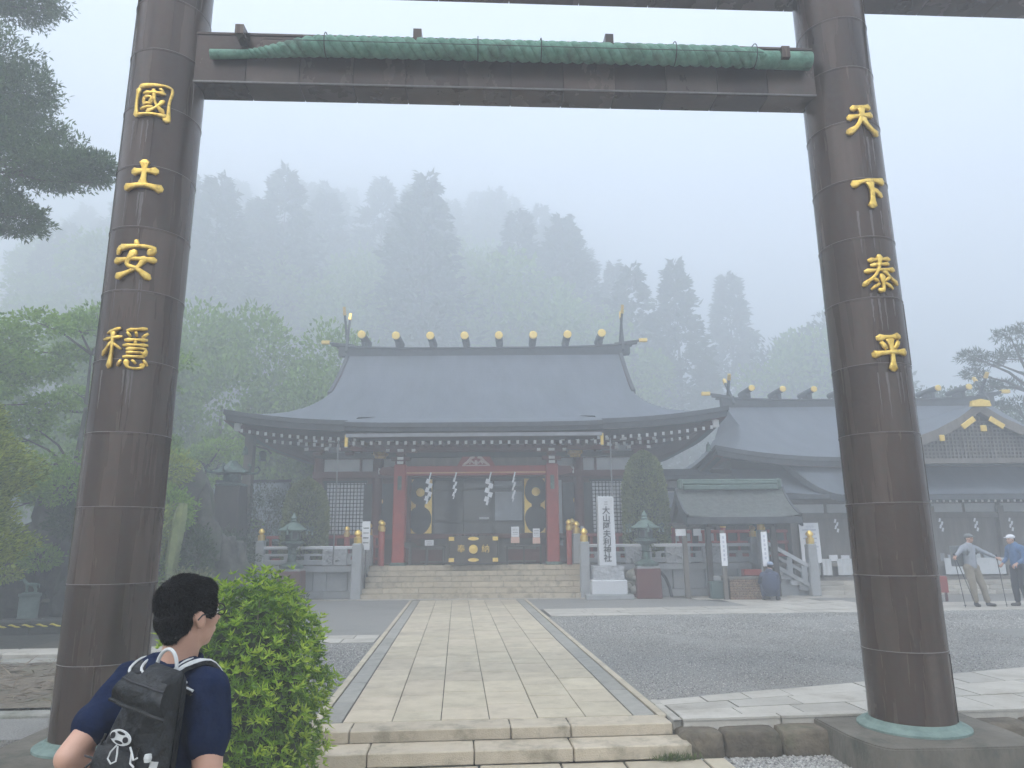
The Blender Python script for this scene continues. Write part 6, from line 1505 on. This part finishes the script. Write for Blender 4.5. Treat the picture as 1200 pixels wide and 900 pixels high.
# hair: cap that leaves the face, ears and nape free, plus strands growing from the crown
hc = hq(0, -.02, .045)
hair_pr = [('e', hq(0, -.018, .05), (.074, .088, .080), he), ('e', hq(0, -.052, .0), (.068, .052, .066), he), ('e', hq(0, .03, .078), (.066, .050, .042), he), ('e', hq(0, -.068, -.04), (.052, .024, .036), he),
           ('e', hq(.07, .022, .04), (.018, .03, .045), he), ('e', hq(-.07, .022, .04), (.018, .03, .045), he)]
hair = blob('hair', hair_pr, M_hair, me_, voxel=.005, smooth=12)
crown = Vector(hq(-.01, -.075, .115))
hv = [v_.co.copy() for v_ in hair.data.vertices]; hn = [v_.normal.copy() for v_ in hair.data.vertices]
idx = [rnd.randrange(len(hv)) for _ in range(26000)]
Pc, Dc = [], []
for i in idx:
    p = hv[i]; t = (p - crown); t = (t - hn[i] * t.dot(hn[i])); t = t.normalized() if t.length > .004 else Vector((rnd.uniform(-1, 1), rnd.uniform(-1, 1), 0)).normalized()
    low = max(0, min(1, (p.z - hq(0, 0, -.05)[2]) / .1))
    Pc.append(p - hn[i] * .003); Dc.append(t * 1.0 + hn[i] * (.10 + .22 * low) + Vector((rnd.gauss(0, .05), rnd.gauss(0, .05), rnd.gauss(0, .05))))
v, f = leaves(np.array(Pc), np.array(Dc), .019, .0014, fold=.1); np_obj('hair_strands', v, f, M_hair, hair)['kind'] = 'stuff'
# short cropped nape hair
# glasses
gs = MB()
for sx in (-1, 1):
    gs.tube([hq(sx * .034 + .026 * math.cos(a), .098, .008 + .019 * math.sin(a)) for a in np.linspace(0, 2 * PI, 20)], .0022, 6)
    gs.tube([hq(sx * .062, .096, .012), hq(sx * .081, .05, .01), hq(sx * .085, -.004, .006), hq(sx * .084, -.02, -.008)], .0024, 6)
gs.tube([hq(-.01, .1, .01), hq(.01, .1, .01)], .002, 6); gs.build('glasses', M_black, me_, smooth=True)
for sx in (-1, 1):
    ey = MB(); bm = bmesh.new(); bmesh.ops.create_icosphere(bm, subdivisions=2, radius=.0115); ey.add([v_.co for v_ in bm.verts], [tuple(q.index for q in f_.verts) for f_ in bm.faces]); bm.free()
    e_ = ey.build('eye', M_wpaint, me_, smooth=True, loc=hq(sx * .031, .078, .006)); 
    pu_ = MB().lathe([(.005, 0), (.004, .001)], n=10).build('pupil', M_black, e_); pu_.rotation_euler = (-PI / 2, 0, R(-HY)); pu_.location = Vector((math.sin(R(HY)), math.cos(R(HY)), 0)) * .0115

# ---------------- backpack (a thing of its own)
bp = thing('backpack', 'black hiking backpack with white badge and straps on the young man\'s back', 'backpack', (-.852, 2.34, -.23))
BA = Matrix.Translation((-.012, -.165, 1.262)) @ Matrix.Rotation(R(-22), 4, 'Z') @ Matrix.Rotation(R(13), 4, 'Y') @ Matrix.Rotation(R(-4), 4, 'X')
def bsurf(x, z, push=0.0, W=.142, Hh=.29, D=.085):
    """back face of the pack: rounded box bulging away from the wearer"""
    k = max(0, 1 - abs(x / W) ** 3.2) ** .36 * max(0, 1 - abs(z / Hh) ** 4.5) ** .32
    wr = .006 * noise.noise(Vector((x * 16, 0, z * 9))) + .004 * noise.noise(Vector((x * 34 + z * 14, 2, z * 12)))
    return -(D * k + wr * k) - push
def pk(x, y, z): return BA @ Vector((x, y, z))
m_ = MB()
def Wz(z): return .128 + .022 * max(0, min(1, (.12 - z) / .2)) - .062 * max(0, (z - .02) / .27) ** 1.3
m_.grid(lambda a, b: pk((2 * a - 1) * .75 * Wz(-.29 + .58 * b) * 1.0, bsurf((2 * a - 1) * .142, -.29 + .58 * b), -.29 + .58 * b), 50, 80)
m_.grid(lambda a, b: pk((1 - 2 * a) * .78 * Wz(-.29 + .58 * b), .05 * max(0, 1 - abs(2 * a - 1) ** 3) ** .4 * max(0, 1 - abs(2 * b - 1) ** 5) ** .4, -.29 + .58 * b), 20, 30)
m_.build('main_body', M_packf, bp, smooth=True, ang=180)
# lid: a draped hood over the top with its lower edge
def lid(a, b):
    x = (2 * a - 1) * (.064 + .026 * b) + .006; z = .272 - b * (.07 + .010 * math.cos(x * 20)) + .0; dr = .018 * (x / .10) ** 2
    return pk(x * (1 + .06 * b), bsurf(x, min(z, .25)) - .012 - .018 * math.sin(PI * min(1, b * 1.1)) - .004 * noise.noise(Vector((x * 25, z * 25, 1))), z - dr * b)
m_ = MB(); m_.grid(lid, 40, 20); m_.build('lid', M_packf, bp, smooth=True, ang=180)
MB().tube([lid(k / 30, 1.0) for k in range(31)], .0052, 6).build('lid_edge', M_packf, bp, smooth=True)
MB().tube([lid(k / 30, .22) + Vector((0, -.002, 0)) for k in range(31)], .0028, 6).build('zip', M_ink, bp, smooth=True)
# pocket with dark piping
def pocket(a, b):
    x = (2 * a - 1) * .066 - .012; z = -.27 + .36 * b; e = (max(0, 1 - abs(2 * a - 1) ** 4) ** .4) * (max(0, 1 - abs(2 * b - 1) ** 6) ** .4)
    return pk(x, bsurf(x, z) - .028 * e + .004 + .003 * noise.noise(Vector((x * 30, z * 12, 5))), z)
m_ = MB(); m_.grid(pocket, 26, 40); m_.build('front_pocket', M_packf, bp, smooth=True, ang=180)
for x_ in (-.072, .045): MB().tube([pk(x_ + .01 * math.sin(z * 10), bsurf(x_, z, .03 if z < .03 else .005), z) for z in np.linspace(-.26, .11, 24)], .0032, 6).build('seam', M_black, bp, smooth=True)
MB().tube([pk(-.12 + .24 * k / 20, bsurf(-.12 + .24 * k / 20, .03 + .012 * math.sin(k * .4), .008), .035 + .01 * math.sin(k * .4)) for k in range(21)], .003, 6).build('seam', M_black, bp, smooth=True)
# oval badge with cut-outs
def oval(cx, cz, rx, rz_, push, tilt=0):
    return [pk(cx + rx * math.cos(a) * math.cos(tilt) - rz_ * math.sin(a) * math.sin(tilt), bsurf(cx, cz, push), cz + rx * math.cos(a) * math.sin(tilt) + rz_ * math.sin(a) * math.cos(tilt)) for a in np.linspace(0, 2 * PI, 28, endpoint=False)]
bc = (.012, .128)
for nm, pr_ in (('badge', (0, 0, .034, .018, .034, M_strapw)), ('badge_hole', (-.022, 0, .006, .008, .0355, M_black)), ('badge_hole', (.02, 0, .008, .007, .0355, M_black)), ('badge_hole', (0, .011, .013, .0035, .0355, M_black)), ('badge_hole', (0, -.011, .013, .0035, .0355, M_black))):
    o0 = oval(bc[0] + pr_[0], bc[1] + pr_[1], pr_[2], pr_[3], pr_[4]); o1 = oval(bc[0] + pr_[0], bc[1] + pr_[1], pr_[2], pr_[3], pr_[4] - .004); n = len(o0)
    MB().add(o0 + o1, [tuple(range(n - 1, -1, -1))] + [(i, (i + 1) % n, (i + 1) % n + n, i + n) for i in range(n)]).build(nm, pr_[5], bp)
MB().tube([pk(-.008 + x_, bsurf(0, .05, .036), z + .055) for x_, z in ((.02, .055), (.008, .035), (.006, .018), (.02, .01), (.033, .02), (.03, .037), (.024, .054))], .0022, 6).build('zip_pull', M_strapw, bp, smooth=True)
# bungee clip, side strap, cords
MB().tube([pk(.068 + x_, bsurf(.065, .1, .03), z + .05) for x_, z in ((-.02, .065), (-.01, .055), (.002, .04), (.012, .048))], .0026, 6).build('clip', M_strapw, bp, smooth=True)
MB().tube([pk(.068 + x_, bsurf(.065, .1, .03), z + .05) for x_, z in ((-.01, .055), (-.004, .03), (.01, .025))], .0026, 6).build('clip', M_strapw, bp, smooth=True)
m_ = MB(); m_.grid(lambda a, b: pk(.085 + .024 * a + .012 * b, bsurf(.088, -.2 + .25 * b, .004 + .012 * math.sin(PI * a)), -.29 + .385 * b), 4, 16); m_.build('side_strap', M_strapw, bp, smooth=True)
MB().lathe([(.008, -.009), (.010, 0), (.008, .009)], n=12).build('strap_lock', M_strapw, bp, loc=pk(.098, bsurf(.09, 0.05, .02), .10))
for k in range(3): MB().tube([pk(.112 + .006 * math.sin(t * 5 + k), bsurf(.10, -.15, .012), .03 - t) for t in np.linspace(0, .24, 14)], .0022, 5).build('cord', M_strapw, bp)
# grab handle and shoulder straps with white edges
hd = [pk(-.038 + .036 * math.cos(a), .035 - .01 * math.sin(a), .268 + .058 * math.sin(a)) for a in np.linspace(-.15, PI + .15, 20)]
MB().tube(hd, .0052, 7).build('grab_handle', M_strapw, bp, smooth=True)
def strap(pts, wd, name, material, up=(0, 0, 1), th=.009):
    m_ = MB(); V = []
    for i, p in enumerate(pts):
        p = Vector(p); t = (Vector(pts[min(i + 1, len(pts) - 1)]) - Vector(pts[max(i - 1, 0)])).normalized(); n_ = Vector(up); n_ = (n_ - t * n_.dot(t)).normalized(); s_ = t.cross(n_)
        V += [p + s_ * wd + n_ * 0, p + s_ * wd + n_ * th, p - s_ * wd + n_ * th, p - s_ * wd]
    m_.add(V, [(i * 4 + k, i * 4 + (k + 1) % 4, (i + 1) * 4 + (k + 1) % 4, (i + 1) * 4 + k) for i in range(len(pts) - 1) for k in range(4)]); return m_.build(name, material, bp, smooth=True, ang=50)
def cr_(P, n=24):
    P = [Vector(p) for p in P]; P = [P[0]] + P + [P[-1]]; out = []
    for i in range(1, len(P) - 2):
        for j in range(n // (len(P) - 3)):
            t = j / (n // (len(P) - 3)); p0, p1, p2, p3 = P[i - 1:i + 3]
            out.append(.5 * ((2 * p1) + (p2 - p0) * t + (2 * p0 - 5 * p1 + 4 * p2 - p3) * t * t + (3 * p1 - p0 - 3 * p2 + p3) * t ** 3))
    return out + [P[-1]]
rs = cr_([pk(.055, .075, .225), (.045, -.095, 1.495), (.075, -.07, 1.528), (.105, -.02, 1.52), (.125, .05, 1.43), (.10, .08, 1.3)])
ls = cr_([pk(-.045, .075, .225), (-.075, -.045, 1.50), (-.07, .02, 1.53), (-.035, .08, 1.49), (-.02, .12, 1.38)])
for P_s in (rs, ls):
    strap(P_s, .030, 'shoulder_strap', M_packf, th=.012)
    for off_s in (-.026, .026, .006):
        q = []
        for i, p in enumerate(P_s):
            t = (P_s[min(i + 1, len(P_s) - 1)] - P_s[max(i - 1, 0)]).normalized(); n_ = Vector((0, 0, 1)); n_ = (n_ - t * n_.dot(t)).normalized(); q.append(p + t.cross(n_) * off_s + n_ * .013)
        MB().tube(q, .0042, 6).build('strap_piping', M_strapw, bp, smooth=True)
# waist strap coming forward on the right side
strap(cr_([pk(.13, .02, -.09), (.075, -.135, 1.135), (.13, -.12, 1.115), (.18, -.06, 1.12)]), .006, 'hip_strap', M_strapw, up=(.3, -1, 0), th=.004)

# ---------------- distant visitors
def figure(label, x, y, yaw, height, joints, shirt_m, trouser_m, cap_m, cap_brim=True, headyaw=0.0, lean=(0, 0), pack=None, group=None):
    t = thing('person', label, 'person', (x, y, 0), yaw); s = height / 1.75; J = {k: tuple(c * s for c in v) for k, v in joints.items()}
    hp, q, e = head_prims(J['head'], headyaw, 0, s * .98)
    P = hp + [('c', [J['neck'], lerp3(J['neck'], J['head'], .6)], [.055 * s, .05 * s])]
    for a in ('l', 'r'):
        P += [('c', [J['s' + a], J['e' + a]], [.045 * s, .035 * s]), ('c', [J['e' + a], J['w' + a]], [.035 * s, .025 * s])] + hand_prims(J['w' + a], J['e' + a], 1.1, s, 1 if a == 'r' else -1)
        P += [('c', [J['h' + a], J['k' + a]], [.08 * s, .052 * s]), ('c', [J['k' + a], J['a' + a]], [.052 * s, .035 * s])]
    P += [('c', [J['neck'], J['pelvis']], [.09 * s, .12 * s])]
    blob('body', P, M_skin, t, voxel=.01, smooth=2)
    Sh = [('c', [J['sl'], J['neck'], J['sr']], [.066 * s, .075 * s, .066 * s]), ('c', [J['neck'], lerp3(J['neck'], J['pelvis'], .5), J['pelvis']], [.115 * s, .14 * s, .145 * s]), ('c', [lerp3(J['sl'], J['pelvis'], .1), lerp3(J['sr'], J['pelvis'], .1)], [.1 * s, .1 * s])]
    for a in ('l', 'r'): Sh += [('c', [J['s' + a], J['e' + a], lerp3(J['e' + a], J['w' + a], .75)], [.062 * s, .05 * s, .04 * s])]
    o = blob('shirt', Sh, shirt_m, t, voxel=.014); fold_noise(o, .009, 11)
    Tr = [('c', [J['hl'], J['hr']], [.125 * s, .125 * s])]
    for a in ('l', 'r'): Tr += [('c', [J['h' + a], J['k' + a], lerp3(J['k' + a], J['a' + a], .85)], [.115 * s, .082 * s, .068 * s])]
    o = blob('trousers', Tr, trouser_m, t, voxel=.014); fold_noise(o, .009, 10)
    for a in ('l', 'r'):
        A = J['a' + a]; blob('boot', [('c', [(A[0], A[1], .07), (A[0], A[1] + .02, .045), (A[0] + (.05 if a == 'r' else -.05), A[1] + .13, .04)], [.055, .05, .042]), ('c', [A, (A[0], A[1], .05)], [.05, .05])], M_boot, t, voxel=.012)
    cp_ = [('e', q(0, -.012, .06), (.09 * s, .108 * s, .07 * s), e)]
    if cap_brim: cp_ += [('e', q(0, .12, .052), (.068 * s, .055 * s, .012 * s), e)]
    blob('cap', cp_, cap_m, t, voxel=.008); blob('hair', [('e', q(0, -.03, .02), (.083 * s, .09 * s, .075 * s), e)], M_hair, t, voxel=.009)
    for sx in (-1, 1): MB().lathe([(.009, 0), (.006, .004)], n=8).build('eye', M_black, t, loc=q(sx * .031, .083, .004)).rotation_euler = (-PI / 2, 0, headyaw)
    if pack: blob('backpack_straps', [('c', [lerp3(J['s' + a], J['neck'], .35)[:2] + (J['neck'][2] + .03,), lerp3(J['s' + a], J['pelvis'], .25)[:1] + (J['sl'][1] + .13, J['neck'][2] - .12), lerp3(J['s' + a], J['pelvis'], .5)], [.03, .028, .025]) for a in ('l', 'r')], M_capg, t, voxel=.012)
    return t, J
base = dict(head=(0, .02, 1.62), neck=(0, 0, 1.44), sl=(-.18, 0, 1.41), sr=(.18, 0, 1.41), pelvis=(0, 0, .98), hl=(-.09, 0, .92), hr=(.09, 0, .92))
j1 = dict(base, head=(-.03, .03, 1.63), el=(-.40, .12, 1.27), wl=(-.58, .22, 1.16), er=(.40, .10, 1.30), wr=(.60, .18, 1.20), kl=(-.19, .08, .50), al=(-.33, .02, .09), kr=(.08, .06, .50), ar=(.02, .02, .09))
hk, J = figure('hiker in a grey shirt, khaki trousers and grey cap, arms spread holding trekking poles', 12.62, 17.15, PI + .15, 1.74, j1, M_greyshirt, M_khaki, M_capg, pack=True)
tpk = blob('pack_bag', [('b', (.12, -.2, 1.2), (.34, .2, .5))], M_capg, None, voxel=.016, smooth=6)
tpk.location = (12.62, 17.15, 0); tpk.rotation_euler = (0, 0, PI + .15); tpk.name = 'hiking_pack'; tag(tpk, 'dark grey pack on the back of the hiker with trekking poles', 'backpack')
wl = hk.matrix_basis @ Vector(J['wl']); wr_ = hk.matrix_basis @ Vector(J['wr'])
for p0, ends, lb in ((wl, [(wl.x - .02, 16.9, .01)], 'single trekking pole upright in the hiker\'s hand on the right'), (wr_, [(wr_.x + .42, 16.95, .01)], 'slanting trekking pole nearer the hiker\'s legs, in his other hand'), (wr_ + Vector((-.03, 0, 0)), [(wr_.x + .1, 16.9, .01)], 'slanting trekking pole farthest left, close to the torii pillar')):
    for e_ in ends:
        t = thing('trekking_pole', lb, 'pole', (e_[0], e_[1], 0), group='trekking poles of the hiker'); top = Vector(p0) - Vector((e_[0], e_[1], 0)); d = (top - Vector((0, 0, .01))).normalized()
        MB().tube([(0, 0, .01), top], [.007, .011], 6).build('shaft', M_ink, t); MB().tube([top - d * .06, top + d * .08], .018, 8).build('grip', M_ink, t)
        MB().cyl(d * .06, d * .066, .035, .035, 10).build('basket', M_ink, t)
j2 = dict(base, head=(0, .1, 1.60), neck=(0, .03, 1.44), el=(-.24, .05, 1.14), wl=(-.2, .25, 1.02), er=(.24, .05, 1.14), wr=(.2, .25, 1.0), kl=(-.1, .05, .5), al=(-.12, -.02, .09), kr=(.1, .06, .5), ar=(.12, .02, .09))
figure('visitor in a white cap and blue shirt, cut by the right edge, looking down', 13.72, 17.0, PI / 2 + .15, 1.74, j2, M_blue, M_trouser, M_capw)
j3 = dict(base, el=(-.24, -.02, 1.14), wl=(-.2, .15, 1.0), er=(.24, -.02, 1.14), wr=(.22, .1, .95), kl=(-.1, .02, .5), al=(-.1, 0, .09), kr=(.1, .02, .5), ar=(.1, 0, .09))
figure('visitor in dark clothes mostly hidden behind the right torii pillar', 11.95, 18.2, .4, 1.68, j3, M_trouser, M_trouser, M_capg, cap_brim=False)
jc = dict(head=(.05, .10, .93), neck=(0, .03, .76), sl=(-.19, .0, .70), sr=(.19, .0, .70), pelvis=(0, -.12, .24), hl=(-.1, -.1, .24), hr=(.1, -.1, .24), el=(-.27, .16, .48), wl=(-.16, .38, .45), er=(.27, .16, .48), wr=(.18, .38, .45), kl=(-.2, .26, .44), al=(-.17, .0, .09), kr=(.2, .26, .44), ar=(.17, .0, .09))
M_navyc = mat('dusty_navy_cloth', (.035, .045, .085), (.055, .07, .12), scale=6, rough=.95)
cro, J = figure('person in navy crouching by the mottled basin box, blue patterned cap', 8.62, 19.75, -.35, 1.72, jc, M_navyc, M_navyc, M_bluepat, cap_brim=False)
bb = blob('navy_pack', [('e', (0, -.22, .45), (.24, .17, .3))], M_navyc, None, voxel=.02, smooth=3); bb.location = (8.62, 19.75, 0); bb.rotation_euler = (0, 0, -.35); tag(bb, 'rounded navy backpack on the back of the crouching person', 'backpack')
rt_ = thing('red_bench', 'low red table with white and red leaflets, half hidden by the right torii pillar', 'table', (12.5, 18.9, 0), -HA)
MB().box((0, 0, .62), (1.0, .5, .06), bev=.01).build('tabletop', M_red, rt_); MB().box((0, -.24, .42), (1.0, .03, .38)).build('front_board', M_red, rt_)
for a in (-1, 1):
    for b_ in (-1, 1): MB().box((a * .45, b_ * .2, .3), (.05, .05, .6)).build('leg', M_dred, rt_)
for k in range(5): MB().box((-.36 + .18 * k, 0, .86), (.13, .02, .4), bev=.003).build('leaflet', M_paper if k % 2 else M_red, rt_)
# ================================================================ HAZE
hz = MB().box((0, 95, 52), (440, 380, 110)).build('haze', hm0 if False else M_gravel)
hz.data.materials.clear()
hm = bpy.data.materials.new('mountain_fog'); hm.use_nodes = True; n_ = hm.node_tree.nodes
n_.remove(n_['Principled BSDF']); pv = n_.new('ShaderNodeVolumePrincipled')
pv.inputs['Color'].default_value = (.905, .955, .995, 1); pv.inputs['Density'].default_value = HAZE; pv.inputs['Anisotropy'].default_value = .2
hm.node_tree.links.new(pv.outputs[0], n_['Material Output'].inputs['Volume'])
hz.data.materials.append(hm)
tag(hz, kind='stuff'); hz['label'] = 'pale mountain fog filling the whole shrine ground'
